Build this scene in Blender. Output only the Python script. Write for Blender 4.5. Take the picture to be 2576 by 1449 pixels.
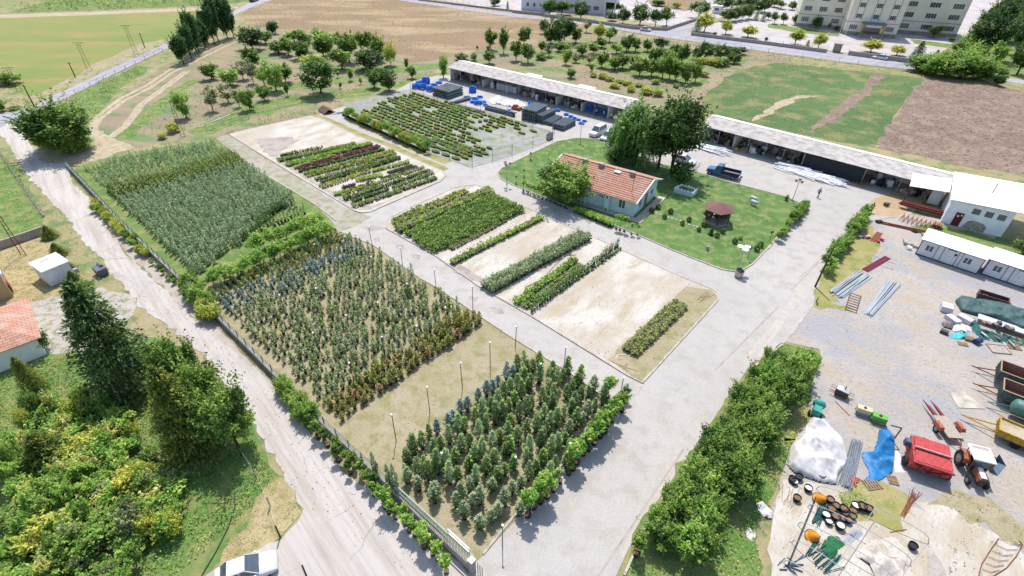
import bpy, math, numpy as np
from mathutils import Vector, Matrix
from mathutils.geometry import tessellate_polygon
from math import radians as rad, sin, cos, pi
for o in list(bpy.data.objects): bpy.data.objects.remove(o)
SC = bpy.context.scene
col = SC.collection
# ---------------------------------------------------------------- camera, sky, sun, exposure
H = 40.0
PITCH, ROLL, FPX, CX, CY = rad(36.9), rad(1.06), 1325.0, 1288.0, 724.5
_F = np.array([0, cos(PITCH), -sin(PITCH)]); _R0 = np.array([1., 0, 0]); _U0 = np.cross(_R0, _F)
_R = cos(ROLL)*_R0 + sin(ROLL)*_U0; _U = -sin(ROLL)*_R0 + cos(ROLL)*_U0
cam = bpy.data.cameras.new('camera'); cam.sensor_width = 36; cam.lens = FPX/2576*36
cam.clip_end = 3000; cam.clip_start = .5
co = bpy.data.objects.new('camera', cam); col.objects.link(co)
co.matrix_world = Matrix(((_R[0], _U[0], -_F[0], 0), (_R[1], _U[1], -_F[1], 0), (_R[2], _U[2], -_F[2], H), (0, 0, 0, 1)))
SC.camera = co
SUN_EL, SUN_AZ = rad(62), rad(-3)          # azimuth measured clockwise from +Y
w = bpy.data.worlds.new('World'); SC.world = w; w.use_nodes = True
sky = w.node_tree.nodes.new('ShaderNodeTexSky'); sky.sky_type = 'NISHITA'; sky.sun_disc = False
sky.sun_elevation = SUN_EL; sky.sun_rotation = SUN_AZ; sky.air_density = 1.2; sky.dust_density = 1.5
w.node_tree.links.new(sky.outputs[0], w.node_tree.nodes['Background'].inputs[0])
w.node_tree.nodes['Background'].inputs[1].default_value = .15
sl = bpy.data.lights.new('sun', 'SUN'); sl.energy = 3.9; sl.angle = rad(.5); sl.color = (1, .955, .9)
so = bpy.data.objects.new('sun', sl); col.objects.link(so)
sd = Vector((sin(SUN_AZ)*cos(SUN_EL), cos(SUN_AZ)*cos(SUN_EL), sin(SUN_EL)))
so.rotation_euler = sd.to_track_quat('Z', 'Y').to_euler()
SC.view_settings.view_transform = 'Standard'; SC.view_settings.look = 'None'
SC.view_settings.exposure = .52; SC.view_settings.gamma = 1
SC.render.engine = 'CYCLES'
rng = np.random.default_rng(7)

def G(u, v, z=0.):                           # a pixel of the photo -> the world point it shows at height z
    d = _F*FPX + _R*(u-CX) - _U*(v-CY); t = (H-z)/-d[2]
    return np.array([d[0]*t, d[1]*t])
def PX(P):                                   # world ground points (n,3) -> photo pixels
    q = P - np.array([0, 0, H]); k = q@_F
    return CX+FPX*(q@_R)/k, CY-FPX*(q@_U)/k
def ang(p, q): return math.atan2(q[1]-p[1], q[0]-p[0])
def T(i, j, *pts):                           # 4x3.98 tiles of the photo, as I zoomed them, -> photo pixels
    return [(644*i+x*.2502, (0, 362.6, 725.2, 1086.4)[j]+y*.2502) for x, y in pts]
AH, BH = rad(40.4), rad(131.6)               # headings of the nursery's two grid directions
A = np.array([sin(AH), cos(AH)]); B = np.array([sin(BH), cos(BH)])
ROTB = math.atan2(B[1], B[0]); ROTA = math.atan2(A[1], A[0])

# ---------------------------------------------------------------- materials
def S(r, g, b):                              # sRGB 0-255 -> linear
    f = lambda c: c/12.92 if c <= .04045 else ((c+.055)/1.055)**2.4
    return np.array([f(r/255), f(g/255), f(b/255)])
K = .60
def C(r, g, b, k=K): return tuple(S(r, g, b)*k)+(1,)
MATS = {}
def nmat(name):
    m = bpy.data.materials.new(name); m.use_nodes = True; MATS[name] = m
    return m, m.node_tree, m.node_tree.nodes['Principled BSDF']
def mat(name, c, rough=.6, metal=0., noise=.12, scale=6., spec=.3, bump=0., alpha=None, dirt=None):
    if name in MATS: return MATS[name]
    m, nt, p = nmat(name); N = nt.nodes; L = nt.links
    tc = N.new('ShaderNodeTexCoord'); n = N.new('ShaderNodeTexNoise'); n.inputs['Scale'].default_value = scale
    n.inputs['Detail'].default_value = 6
    L.new(tc.outputs['Object'], n.inputs['Vector'])
    r = N.new('ShaderNodeValToRGB'); e = r.color_ramp.elements
    d = dirt or tuple(x*(1-noise*2.2) for x in c[:3])+(1,)
    e[0].color = d; e[0].position = .3; e[1].color = tuple(min(1, x*(1+noise*.5)) for x in c[:3])+(1,); e[1].position = .58
    L.new(n.outputs['Fac'], r.inputs['Fac']); L.new(r.outputs['Color'], p.inputs['Base Color'])
    p.inputs['Roughness'].default_value = rough; p.inputs['Metallic'].default_value = metal
    p.inputs['Specular IOR Level'].default_value = spec
    if bump:
        b = N.new('ShaderNodeBump'); b.inputs['Strength'].default_value = bump; b.inputs['Distance'].default_value = .05
        L.new(n.outputs['Fac'], b.inputs['Height']); L.new(b.outputs[0], p.inputs['Normal'])
    return m
def ground(name, cs, big=.08, mid=.6, fine=4., bump=.3, stretch=None, brick=None, contrast=.5, fineamt=.5, crack=None):
    """cs: four colours, mixed by large, middle and fine noise"""
    m, nt, p = nmat(name); N = nt.nodes; L = nt.links
    tc = N.new('ShaderNodeTexCoord'); src = tc.outputs['Object']
    mp = N.new('ShaderNodeMapping'); L.new(src, mp.inputs[0]); 
    if stretch: mp.inputs['Rotation'].default_value = (0, 0, -stretch[0]); mp.vector_type = 'TEXTURE' if 0 else 'POINT'; mp.inputs['Scale'].default_value = (1, 1, 1)
    s2 = N.new('ShaderNodeMapping'); L.new(mp.outputs[0], s2.inputs[0])
    if stretch: s2.inputs['Scale'].default_value = (stretch[1], 1, 1)
    def noise(sc, vec, det=5, ro=.6):
        n = N.new('ShaderNodeTexNoise'); n.inputs['Scale'].default_value = sc; n.inputs['Detail'].default_value = det
        n.inputs['Roughness'].default_value = ro; L.new(vec, n.inputs['Vector']); return n.outputs['Fac']
    def ramp(f, a, b):
        r = N.new('ShaderNodeMapRange'); r.inputs[1].default_value = a; r.inputs[2].default_value = b; L.new(f, r.inputs[0]); return r.outputs[0]
    def mix(f, c1, c2):
        x = N.new('ShaderNodeMix'); x.data_type = 'RGBA'; L.new(f, x.inputs[0])
        for k, c in ((6, c1), (7, c2)):
            if isinstance(c, tuple): x.inputs[k].default_value = c
            else: L.new(c, x.inputs[k])
        return x.outputs[2]
    h = .5-contrast*.5*.4; g = .5+contrast*.5*.4
    a = mix(ramp(noise(big, src), .5-.12/contrast*.5, .5+.12/contrast*.5), cs[0], cs[1])
    b = mix(ramp(noise(mid, s2.outputs[0], 7, .65), .47, .62), a, cs[2])
    fn = noise(fine, s2.outputs[0], 8, .75)
    f2 = ramp(fn, .45, .75)
    mm = N.new('ShaderNodeMath'); mm.operation = 'MULTIPLY'; mm.inputs[1].default_value = fineamt; L.new(f2, mm.inputs[0])
    c = mix(mm.outputs[0], b, cs[3])
    if crack:
        vo = N.new('ShaderNodeTexVoronoi'); vo.feature = 'DISTANCE_TO_EDGE'; vo.inputs['Scale'].default_value = crack[0]
        wn = N.new('ShaderNodeTexNoise'); wn.inputs['Scale'].default_value = crack[0]*3; L.new(src, wn.inputs['Vector']); va = N.new('ShaderNodeMix'); va.data_type = 'RGBA'; va.blend_type = 'ADD'; va.inputs[0].default_value = .8/crack[0]*.35
        L.new(src, va.inputs[6]); L.new(wn.outputs['Color'], va.inputs[7]); L.new(va.outputs[2], vo.inputs['Vector'])
        ms_ = N.new('ShaderNodeMath'); ms_.operation = 'MULTIPLY'; L.new(ramp(vo.outputs['Distance'], crack[1], 0), ms_.inputs[0]); L.new(ramp(noise(.12, src), .5, .6), ms_.inputs[1]); c = mix(ms_.outputs[0], c, cs[3])
    if brick:
        bt = N.new('ShaderNodeTexBrick'); mb = N.new('ShaderNodeMapping'); mb.inputs['Rotation'].default_value = (0, 0, brick[0])
        L.new(src, mb.inputs[0]); L.new(mb.outputs[0], bt.inputs['Vector']); bt.inputs['Scale'].default_value = brick[1]
        bt.inputs['Mortar Size'].default_value = .03; bt.inputs['Color1'].default_value = (1, 1, 1, 1)
        bt.inputs['Color2'].default_value = (.86, .86, .87, 1); bt.inputs['Mortar'].default_value = (.5, .49, .47, 1)
        mu = N.new('ShaderNodeMix'); mu.data_type = 'RGBA'; mu.blend_type = 'MULTIPLY'; mu.inputs[0].default_value = brick[2]
        L.new(c, mu.inputs[6]); L.new(bt.outputs['Color'], mu.inputs[7]); c = mu.outputs[2]
    L.new(c, p.inputs['Base Color']); p.inputs['Roughness'].default_value = .9; p.inputs['Specular IOR Level'].default_value = .15
    if bump:
        bn = N.new('ShaderNodeBump'); bn.inputs['Strength'].default_value = bump; bn.inputs['Distance'].default_value = .15
        L.new(fn, bn.inputs['Height']); L.new(bn.outputs[0], p.inputs['Normal'])
    return m
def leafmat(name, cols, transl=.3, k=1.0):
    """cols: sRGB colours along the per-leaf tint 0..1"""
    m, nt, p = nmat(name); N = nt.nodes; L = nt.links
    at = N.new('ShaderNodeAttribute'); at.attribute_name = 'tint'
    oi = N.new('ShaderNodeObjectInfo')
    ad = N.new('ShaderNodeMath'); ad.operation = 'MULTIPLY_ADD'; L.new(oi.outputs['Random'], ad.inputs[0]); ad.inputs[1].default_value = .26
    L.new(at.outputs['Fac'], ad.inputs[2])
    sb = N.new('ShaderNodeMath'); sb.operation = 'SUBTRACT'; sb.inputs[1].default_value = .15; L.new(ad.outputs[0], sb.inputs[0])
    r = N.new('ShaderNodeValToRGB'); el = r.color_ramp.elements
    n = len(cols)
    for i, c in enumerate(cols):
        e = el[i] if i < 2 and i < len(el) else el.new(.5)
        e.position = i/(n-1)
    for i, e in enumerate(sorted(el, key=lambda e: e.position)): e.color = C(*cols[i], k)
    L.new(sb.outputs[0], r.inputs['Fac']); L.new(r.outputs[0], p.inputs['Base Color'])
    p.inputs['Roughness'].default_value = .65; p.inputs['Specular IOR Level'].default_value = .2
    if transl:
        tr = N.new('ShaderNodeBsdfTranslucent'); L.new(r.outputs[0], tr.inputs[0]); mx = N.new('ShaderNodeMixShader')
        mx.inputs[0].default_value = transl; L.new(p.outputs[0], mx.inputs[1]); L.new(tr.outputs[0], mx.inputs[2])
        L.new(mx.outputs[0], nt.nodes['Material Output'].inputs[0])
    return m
def glass(name='window_glass', c=(.03, .04, .05, 1)):
    if name in MATS: return MATS[name]
    m, nt, p = nmat(name); n = nt.nodes.new('ShaderNodeTexNoise'); n.inputs['Scale'].default_value = 1.3
    r = nt.nodes.new('ShaderNodeValToRGB'); r.color_ramp.elements[0].color = c; r.color_ramp.elements[1].color = tuple(x*2.6 for x in c[:3])+(1,)
    nt.links.new(n.outputs[0], r.inputs[0]); nt.links.new(r.outputs[0], p.inputs['Base Color'])
    p.inputs['Roughness'].default_value = .08; p.inputs['Specular IOR Level'].default_value = .8
    return m

# ---------------------------------------------------------------- mesh helpers
class M:
    def __init__(s): s.v = []; s.f = []; s.m = []
    def add(s, vs, fs, m=0):
        b = len(s.v); s.v += [tuple(map(float, p)) for p in vs]; s.f += [tuple(b+i for i in f) for f in fs]; s.m += [m]*len(fs); return s
    def box(s, x, y, z, sx, sy, sz, rz=0, m=0, tp=(1, 1), off=(0, 0)):
        """centre x,y; bottom z; top face scaled by tp and shifted by off"""
        c, n = cos(rz), sin(rz); vs = []
        for k, (ax, ay, ox, oy) in enumerate(((1, 1, 0, 0), (tp[0], tp[1], off[0], off[1]))):
            for px, py in ((-1, -1), (1, -1), (1, 1), (-1, 1)):
                a, b = px*sx/2*ax+ox, py*sy/2*ay+oy
                vs.append((x+a*c-b*n, y+a*n+b*c, z+sz*k))
        return s.add(vs, [(3, 2, 1, 0), (4, 5, 6, 7), (0, 1, 5, 4), (1, 2, 6, 5), (2, 3, 7, 6), (3, 0, 4, 7)], m)
    def cyl(s, p, q, r, r2=None, n=8, m=0, caps=True):
        p = Vector(p); q = Vector(q); r2 = r if r2 is None else r2; d = (q-p)
        if d.length < 1e-6: return s
        a = d.orthogonal().normalized(); b = d.normalized().cross(a)
        vs = [p+(a*cos(2*pi*i/n)+b*sin(2*pi*i/n))*r for i in range(n)]+[q+(a*cos(2*pi*i/n)+b*sin(2*pi*i/n))*r2 for i in range(n)]
        fs = [(i, (i+1) % n, n+(i+1) % n, n+i) for i in range(n)]
        if caps: fs += [tuple(range(n))[::-1], tuple(range(n, 2*n))]
        return s.add(vs, fs, m)
    def tube(s, pts, r, n=6, m=0):
        for a, b in zip(pts[:-1], pts[1:]): s.cyl(a, b, r, n=n, m=m)
        return s
    def prism(s, poly, z0, z1, m=0):
        n = len(poly); vs = [(x, y, z0) for x, y in poly]+[(x, y, z1) for x, y in poly]
        return s.add(vs, [tuple(range(n))[::-1], tuple(range(n, 2*n))]+[(i, (i+1) % n, n+(i+1) % n, n+i) for i in range(n)], m)
    def xprism(s, prof, y0, y1, m=0):
        """profile in x,z extruded along y"""
        n = len(prof); vs = [(x, y0, z) for x, z in prof]+[(x, y1, z) for x, z in prof]
        return s.add(vs, [tuple(range(n)), tuple(range(n, 2*n))[::-1]]+[(i, n+i, n+(i+1) % n, (i+1) % n) for i in range(n)], m)
    def quad(s, *p, m=0): return s.add(p, [tuple(range(len(p)))], m)
    def slab(s, p, th=.04, m=0):
        """a sheet with thickness from 3d corner points, thickened downwards"""
        n = len(p); vs = list(p)+[(x, y, z-th) for x, y, z in p]
        return s.add(vs, [tuple(range(n)), tuple(range(n, 2*n))[::-1]]+[(i, n+i, n+(i+1) % n, (i+1) % n) for i in range(n)], m)
    def loft(s, rings, m=0, caps=True):
        n = len(rings[0]); vs = [p for r in rings for p in r]; fs = []
        for k in range(len(rings)-1):
            for i in range(n): fs.append((k*n+i, k*n+(i+1) % n, (k+1)*n+(i+1) % n, (k+1)*n+i))
        if caps: fs += [tuple(range(n))[::-1], tuple((len(rings)-1)*n+i for i in range(n))]
        return s.add(vs, fs, m)
    def lathe(s, prof, n=12, c=(0, 0, 0), m=0, caps=True):
        return s.loft([[(c[0]+r*cos(2*pi*i/n), c[1]+r*sin(2*pi*i/n), c[2]+z) for i in range(n)] for r, z in prof], m, caps)
    def torus(s, c, R, r, ax=(0, 0, 1), n=16, k=6, m=0):
        ax = Vector(ax).normalized(); a = ax.orthogonal().normalized(); b = ax.cross(a); c = Vector(c); vs = []
        for i in range(n):
            t = 2*pi*i/n; d = a*cos(t)+b*sin(t)
            for j in range(k):
                q = 2*pi*j/k; vs.append(c+d*(R+r*cos(q))+ax*(r*sin(q)))
        return s.add(vs, [(i*k+j, ((i+1) % n)*k+j, ((i+1) % n)*k+(j+1) % k, i*k+(j+1) % k) for i in range(n) for j in range(k)], m)
    def mesh(s, name, mats, smooth=False):
        me = bpy.data.meshes.new(name); me.from_pydata(s.v, [], s.f)
        for mm in (mats if isinstance(mats, (list, tuple)) else [mats]): me.materials.append(mm)
        if len(me.polygons): me.polygons.foreach_set('material_index', s.m)
        if smooth: me.polygons.foreach_set('use_smooth', [True]*len(me.polygons))
        import bmesh as _b
        bm = _b.new(); bm.from_mesh(me); _b.ops.recalc_face_normals(bm, faces=bm.faces); bm.to_mesh(me); bm.free()
        me.update(); return me
    def build(s, name, mats, parent=None, smooth=False, loc=(0, 0, 0), rz=0, label=None):
        return link(name, s.mesh(name, mats, smooth), parent, loc, rz, label)
def link(name, data, parent=None, loc=(0, 0, 0), rz=0, label=None, s=None):
    o = bpy.data.objects.new(name, data); col.objects.link(o); o.parent = parent; o.location = loc
    o.rotation_euler = (0, 0, rz)
    if s is not None: o.scale = s if isinstance(s, (tuple, list)) else (s, s, s)
    if label: o['label'] = label
    return o
def tag(o, label, cat, group=None):
    o['label'] = label; o['category'] = cat
    if group: o['group'] = group
    return o
def thing(name, label, cat, loc=(0, 0), rz=0, group=None, s=None, z=0.):
    o = link(name, None, None, (float(loc[0]), float(loc[1]), z), rz, s=s); o.empty_display_size = .2
    return tag(o, label, cat, group)
def struct(name, m, mats, z=0.):
    o = m.build(name, mats, loc=(0, 0, z)); o['kind'] = 'structure'; return o
def pmesh(name, V, F, tint, mats, mi=None):
    """numpy quads"""
    me = bpy.data.meshes.new(name); nf = len(F); k = F.shape[1]
    me.vertices.add(len(V)); me.vertices.foreach_set('co', V.astype(np.float32).ravel())
    me.loops.add(nf*k); me.loops.foreach_set('vertex_index', F.astype(np.int32).ravel())
    me.polygons.add(nf); me.polygons.foreach_set('loop_start', np.arange(0, nf*k, k, dtype=np.int32))
    try: me.polygons.foreach_set('loop_total', np.full(nf, k, dtype=np.int32))
    except Exception: pass
    for mm in mats: me.materials.append(mm)
    if mi is not None: me.polygons.foreach_set('material_index', mi.astype(np.int32))
    a = me.attributes.new('tint', 'FLOAT', 'POINT'); a.data.foreach_set('value', tint.astype(np.float32))
    me.update(calc_edges=True); me.validate(); return me
def leafgeo(P, sz, tint, up=.5, asp=1.7, dirs=None, R=None):
    """leaf-sized rhombi at P. returns V,F,tint"""
    R = R or rng; n = len(P); sz = np.broadcast_to(sz, n)[:, None]
    nr = R.normal(size=(n, 3)); nr[:, 2] = np.abs(nr[:, 2])+up; nr /= np.linalg.norm(nr, axis=1)[:, None]
    a = R.normal(size=(n, 3)) if dirs is None else dirs+R.normal(size=(n, 3))*.25
    a -= nr*(a*nr).sum(1)[:, None]; a /= np.linalg.norm(a, axis=1)[:, None]+1e-9
    b = np.cross(nr, a)
    V = np.stack([P-a*sz*asp/2, P-b*sz/2, P+a*sz*asp/2, P+b*sz/2], 1).reshape(-1, 3)
    return V, np.arange(4*n).reshape(n, 4), np.repeat(np.clip(tint, 0, 1), 4)
def inpoly(P, poly):
    x, y = P[:, 0], P[:, 1]; c = np.zeros(len(P), bool); n = len(poly); j = n-1
    for i in range(n):
        xi, yi = poly[i]; xj, yj = poly[j]
        c ^= ((yi > y) != (yj > y)) & (x < (xj-xi)*(y-yi)/(yj-yi+1e-12)+xi); j = i
    return c
def gp(pts): return [tuple(G(*p)) for p in pts]
def sample(poly, dens, R=rng, n=None):
    q = np.array(poly); lo, hi = q.min(0), q.max(0); a = np.prod(hi-lo)
    P = R.uniform(lo, hi, (int(n or a*dens), 2)); return P[inpoly(P, poly)]
def rough(poly, amp, step=1.5, R=rng):
    out = []
    for p, q in zip(poly, poly[1:]+poly[:1]):
        p = np.array(p); q = np.array(q); L = np.hypot(*(q-p)); n = max(1, int(L/step)); nn = np.array([q[1]-p[1], p[0]-q[0]])/max(L, 1e-6)
        for i in range(n):
            out.append(tuple(p+(q-p)*i/n+nn*(R.normal()*amp if i else 0)))
    return out
_z = [0]
def sheet(name, pts, m, z, amp=0., step=2., world=False, hole=None):
    poly = pts if world else gp(pts)
    if amp: poly = rough([tuple(p) for p in poly], amp, step)
    tris = tessellate_polygon([[Vector((x, y, 0)) for x, y in poly]])
    me = M(); me.add([(x, y, 0) for x, y in poly], [tuple(t) for t in tris])
    _z[0] += 1; return struct(name, me, m, z*.004+_z[0]*.00003)
# ---------------------------------------------------------------- ground
def c4(*cs): return [C(*c) for c in cs]
g_base = ground('dry_meadow', c4((196,178,140),(168,168,112),(120,150,92),(150,130,104)), .03, .35, 3, .6, fineamt=.7)
g_pave = ground('grey_paving_blocks', c4((226,220,214),(217,212,207),(210,203,193),(184,177,168)), .06, .5, 6, .15, brick=(-ROTA, 2.4, .6), fineamt=.5)
g_pave2 = ground('weedy_paving_blocks', c4((214,206,194),(196,190,170),(176,174,130),(168,158,140)), .15, .8, 6, .2, brick=(-ROTA, 2.4, .6), fineamt=.6)
g_road = ground('worn_concrete_road', c4((216,208,202),(226,218,210),(202,192,180),(170,160,152)), .08, .9, 3, .35, stretch=(math.atan2(-1, .9)+.0, .06), fineamt=.6, crack=(.22, .012))
g_lane = ground('pale_dirt_lane', c4((216,205,194),(206,194,180),(192,180,162),(168,156,140)), .1, .6, 4, .4, fineamt=.5)
g_tar = ground('grey_asphalt', c4((188,184,192),(200,196,202),(176,170,176),(158,154,160)), .05, .5, 4, .15, stretch=(rad(40), .08), fineamt=.4)
g_yard = ground('yard_gravel', c4((214,204,194),(194,191,192),(210,196,176),(154,148,144)), .09, .3, 4, .9, stretch=(ROTB, .5), contrast=1.1, fineamt=.75)
g_conc = ground('pale_concrete', c4((232,226,216),(214,204,188),(206,192,168),(180,168,150)), .1, .45, 5, .12, stretch=(ROTA, .35), fineamt=.65, contrast=1.0, crack=(.3, .006))
g_tyre = ground('faint_tyre_dirt', c4((214,204,192),(206,196,186),(220,212,204),(190,180,168)), .4, 1.5, 5, .1, fineamt=.4)
g_concd = ground('damp_concrete', c4((196,184,176),(206,194,180),(176,164,158),(158,148,144)), .15, .6, 5, .15, fineamt=.5)
g_kerb = ground('kerb_concrete', c4((222,214,206),(210,200,190),(190,178,166),(170,158,148)), .3, 1.5, 6, .2, fineamt=.4)
g_lawn = ground('mown_lawn', c4((98,138,72),(118,152,84),(160,168,108),(76,112,58)), .22, .7, 6, .7, fineamt=.7, contrast=.9)
g_straw = ground('straw_ground', c4((202,188,158),(188,176,140),(168,164,114),(142,126,104)), .15, .7, 5, .55, fineamt=.7)
g_strip = ground('trampled_moss_strip', c4((176,172,104),(196,180,130),(150,160,84),(140,130,92)), .12, .5, 5, .4, fineamt=.5)
g_weed = ground('weedy_grass', c4((108,148,76),(138,160,92),(176,170,112),(80,116,58)), .12, .5, 4, .7, fineamt=.6)
g_field = ground('green_meadow', c4((140,158,86),(160,164,96),(178,160,104),(122,142,80)), .03, .12, 1.8, .3, stretch=(rad(5), .3), fineamt=.6)
g_alf = ground('alfalfa_field', c4((108,138,84),(98,128,78),(158,154,104),(82,108,64)), .04, .16, 2.2, .8, fineamt=.6, contrast=.8)
g_brown = ground('dry_brown_field', c4((170,144,114),(160,138,108),(196,174,136),(140,118,92)), .03, .09, 1.6, .6, stretch=(rad(0), .35), fineamt=.6)
g_plough = ground('ploughed_soil', c4((168,146,130),(156,134,120),(182,160,140),(92,72,64)), .05, .25, 1.1, 1., fineamt=.9)
g_orch = ground('orchard_soil', c4((170,152,130),(184,166,134),(122,152,96),(150,128,112)), .05, .2, 2, .5, stretch=(rad(-18), .3), fineamt=.5)
g_track = ground('bare_track', c4((216,200,172),(204,188,158),(186,170,140),(170,150,126)), .2, .8, 4, .3, fineamt=.5)
g_corn = ground('corn_field_soil', c4((120,150,80),(140,160,90),(170,150,120),(90,120,60)), .1, .5, 3, .5)
g_patio = ground('weedy_patio_blocks', c4((226,216,208),(214,206,196),(166,168,124),(176,162,146)), .2, .9, 6, .2, brick=(-ROTA, 2.4, .6), fineamt=.6)
g_schl = ground('school_forecourt', c4((226,218,216),(216,208,208),(206,196,190),(190,182,180)), .05, .2, 2, .1, brick=(-ROTA, .5, .25), fineamt=.3)
g_hay = ground('dry_hay_grass', c4((212,194,150),(198,180,136),(166,160,104),(160,138,104)), .2, .8, 4, .6, fineamt=.6)
g_red = ground('sandy_yellow_soil', c4((206,178,140),(214,190,158),(196,168,130),(180,152,120)), .2, .8, 5, .3)

X = 900
bm_ = M(); bm_.add([(-X, -120, 0), (X, -120, 0), (X, 1500, 0), (-X, 1500, 0)], [(0, 1, 2, 3)]); struct('ground', bm_, g_base)
# --- beyond the compound
sheet('meadow', [(-260,60),(0,44),(180,38),(330,31),(520,26),(420,104),(380,122),(262,176),(120,238),(60,240),(0,215),(-200,280)], g_field, 1, .6, 8)
sheet('path', [(-200,46),(0,37),(180,31),(330,26),(530,18),(600,17),(600,21),(520,27),(330,33),(180,40),(0,45),(-200,58)], g_track, 2, .25, 6)
sheet('corn_ground', [(20,33),(100,8),(200,-30),(700,-60),(640,2),(560,12),(330,22),(120,30)], g_corn, 1, .5, 6)
sheet('dry_field', [(625,62),(600,40),(640,12),(700,-12),(1000,-30),(1060,2),(1290,30),(1480,58),(1470,75),(1300,110),(1150,140),(1020,165),(980,130),(900,95),(760,85),(660,70)], g_brown, 1, .8, 6)
sheet('orchard_ground', [(240,330),(290,260),(400,170),(580,100),(640,70),(760,85),(900,95),(985,130),(1020,165),(1150,140),(1300,110),(1500,80),(1650,100),(1932,132),(2000,150),(1900,170),(1800,235),(1760,275),(1600,262),(1288,178),(1150,150),(1030,215),(860,250),(800,285),(560,350),(400,360),(300,385)], g_orch, 1, .8, 5)
for pts in (  # weedy green swathes between the orchard rows
  [(290,345),(330,300),(420,240),(470,205),(500,200),(430,262),(380,300),(330,350)],
  [(470,330),(560,290),(700,250),(860,232),(1000,205),(1060,190),(1130,180),(1120,192),(1020,214),(870,248),(700,275),(560,325),(500,345)],
  [(600,240),(700,232),(780,218),(860,212),(960,190),(880,195),(760,205),(640,225)],
  [(760,150),(830,165),(900,170),(1000,165),(1120,160),(1120,170),(990,185),(880,180),(790,170)],
  [(1288,135),(1400,150),(1600,190),(1760,220),(1780,200),(1600,165),(1450,140),(1330,125)],
  [(1480,100),(1600,118),(1760,135),(1900,150),(1860,165),(1700,155),(1560,135),(1470,118)]):
    sheet('grass_swathe', pts, g_weed, 2, .7, 2.5)
sheet('asphalt_road', [(-120,340),(0,285),(87,270),(117,250),(262,180),(410,112),(500,75),(590,27),(625,8),(650,-14),(720,-30),(700,-6),(630,19),(592,37),(500,88),(410,127),(262,198),(150,254),(87,281),(30,304),(0,330),(-60,380)], g_tar, 3, .12, 4)
sheet('verge', [(87,268),(117,249),(262,179),(410,111),(410,98),(330,118),(262,150),(120,225),(70,250)], g_straw, 2, .5, 3)
sheet('reed_bank', [(95,290),(150,258),(262,204),(360,160),(372,178),(300,222),(245,290),(228,335),(180,330),(110,330)], g_weed, 2, .5, 2)
sheet('alfalfa_field', [(1765,245),(1850,178),(1950,158),(2150,178),(2325,195),(2290,240),(2200,372),(1980,330),(1770,282)], g_alf, 2, .5, 3)
sheet('ploughed_field', [(2325,195),(2480,212),(2640,240),(2700,470),(2576,440),(2430,420),(2200,372),(2290,240)], g_plough, 3, .5, 2)
sheet('bare_strip', [(2200,182),(2232,185),(2190,235),(2100,300),(2050,335),(2036,333),(2100,275),(2160,228)], g_plough, 4, .5, 2)
sheet('bare_strip', [(1932,290),(1890,305),(1895,296),(1960,255),(2005,240),(2075,240),(2010,248)], g_track, 4, .3, 2)
for pts in ([(2440,190),(2500,205),(2560,190),(2640,215),(2640,190),(2500,165),(2450,130),(2430,140)], [(2300,20),(2700,20),(2700,190),(2560,180),(2490,160)]):
    sheet('roadside_grass', pts, g_weed, 2, .6, 4)
sheet('school_road', [(980,-12),(1049,0),(1288,33),(1495,60),(1600,73),(1680,78),(1722,62),(1760,48),(1790,58),(1760,72),(1738,87),(1932,112),(2132,137),(2300,160),(2420,180),(2576,202),(2700,215),(2700,232),(2576,212),(2475,196),(2295,175),(2157,160),(1932,130),(1725,101),(1610,84),(1495,64),(1288,42),(1040,6),(950,-8)], g_tar, 5, .1, 5)
sheet('school_forecourt', [(1748,82),(1770,68),(1800,58),(1900,30),(2000,-20),(2700,-40),(2500,10),(2440,90),(2320,158),(2140,134),(1935,109)], g_schl, 4)
sheet('school_forecourt', [(1060,-6),(1300,-45),(1900,-45),(1830,40),(1800,48),(1700,74),(1600,70),(1500,55),(1290,27)], g_schl, 4)
sheet('planted_ground', [(1400,30),(1520,42),(1600,52),(1690,68),(1700,72),(1590,67),(1495,56),(1400,42)], g_straw, 6, .2)
sheet('planted_ground', [(1600,-30),(1790,-20),(1760,22),(1720,28),(1640,15)], g_brown, 6, .3)
sheet('planted_ground', [(1932,60),(2030,72),(2110,86),(2110,92),(2020,84),(1932,70)], g_weed, 6, .2)
sheet('planted_ground', [(2290,98),(2400,112),(2395,122),(2300,110)], g_weed, 6, .2)
# --- the left side
sheet('worn_road', [(-60,380),(0,322),(30,306),(70,345),(75,362),(107,410),(163,412),(170,418),(182,458),(225,503),(240,535),(325,648),(405,720),(430,745),(475,790),(560,862),(655,930),(705,978),(778,1085),(872,1195),(932,1226),(1000,1294),(1069,1380),(1135,1400),(1230,1490),(1300,1600),(1150,1700),(600,1700),(520,1500),(560,1440),(644,1387),(706,1359),(751,1311),(764,1281),(744,1236),(694,1161),(625,1050),(563,965),(533,910),(458,845),(390,800),(345,762),(330,748),(250,645),(215,613),(160,538),(75,450),(22,363),(0,340)], g_road, 8, .14, .7)
sheet('dirt_shoulder', [(644,930),(760,1088),(859,1194),(919,1226),(1069,1380),(1210,1500),(1150,1500),(1060,1410),(900,1250),(780,1130),(670,990),(560,880),(430,740),(320,640),(240,535),(252,525),(300,575),(480,735),(560,830)], g_lane, 7, .15, 1.2)
sheet('dirt_lane', [(764,1281),(751,1311),(706,1359),(644,1387),(560,1420),(400,1560),(700,1700),(900,1600),(900,1449),(860,1400),(810,1340)], g_lane, 7, .25, 1)
sheet('dirt_track', [(75,366),(107,412),(163,412),(250,405),(300,382),(340,372),(270,340),(262,330),(232,330),(225,345),(245,372),(180,390),(140,380)], g_track, 6, .2, 1.2)
trk = [(236,335),(230,315),(240,296),(300,250),(370,215),(420,180),(480,150),(540,120),(575,104),(600,95)]
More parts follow.
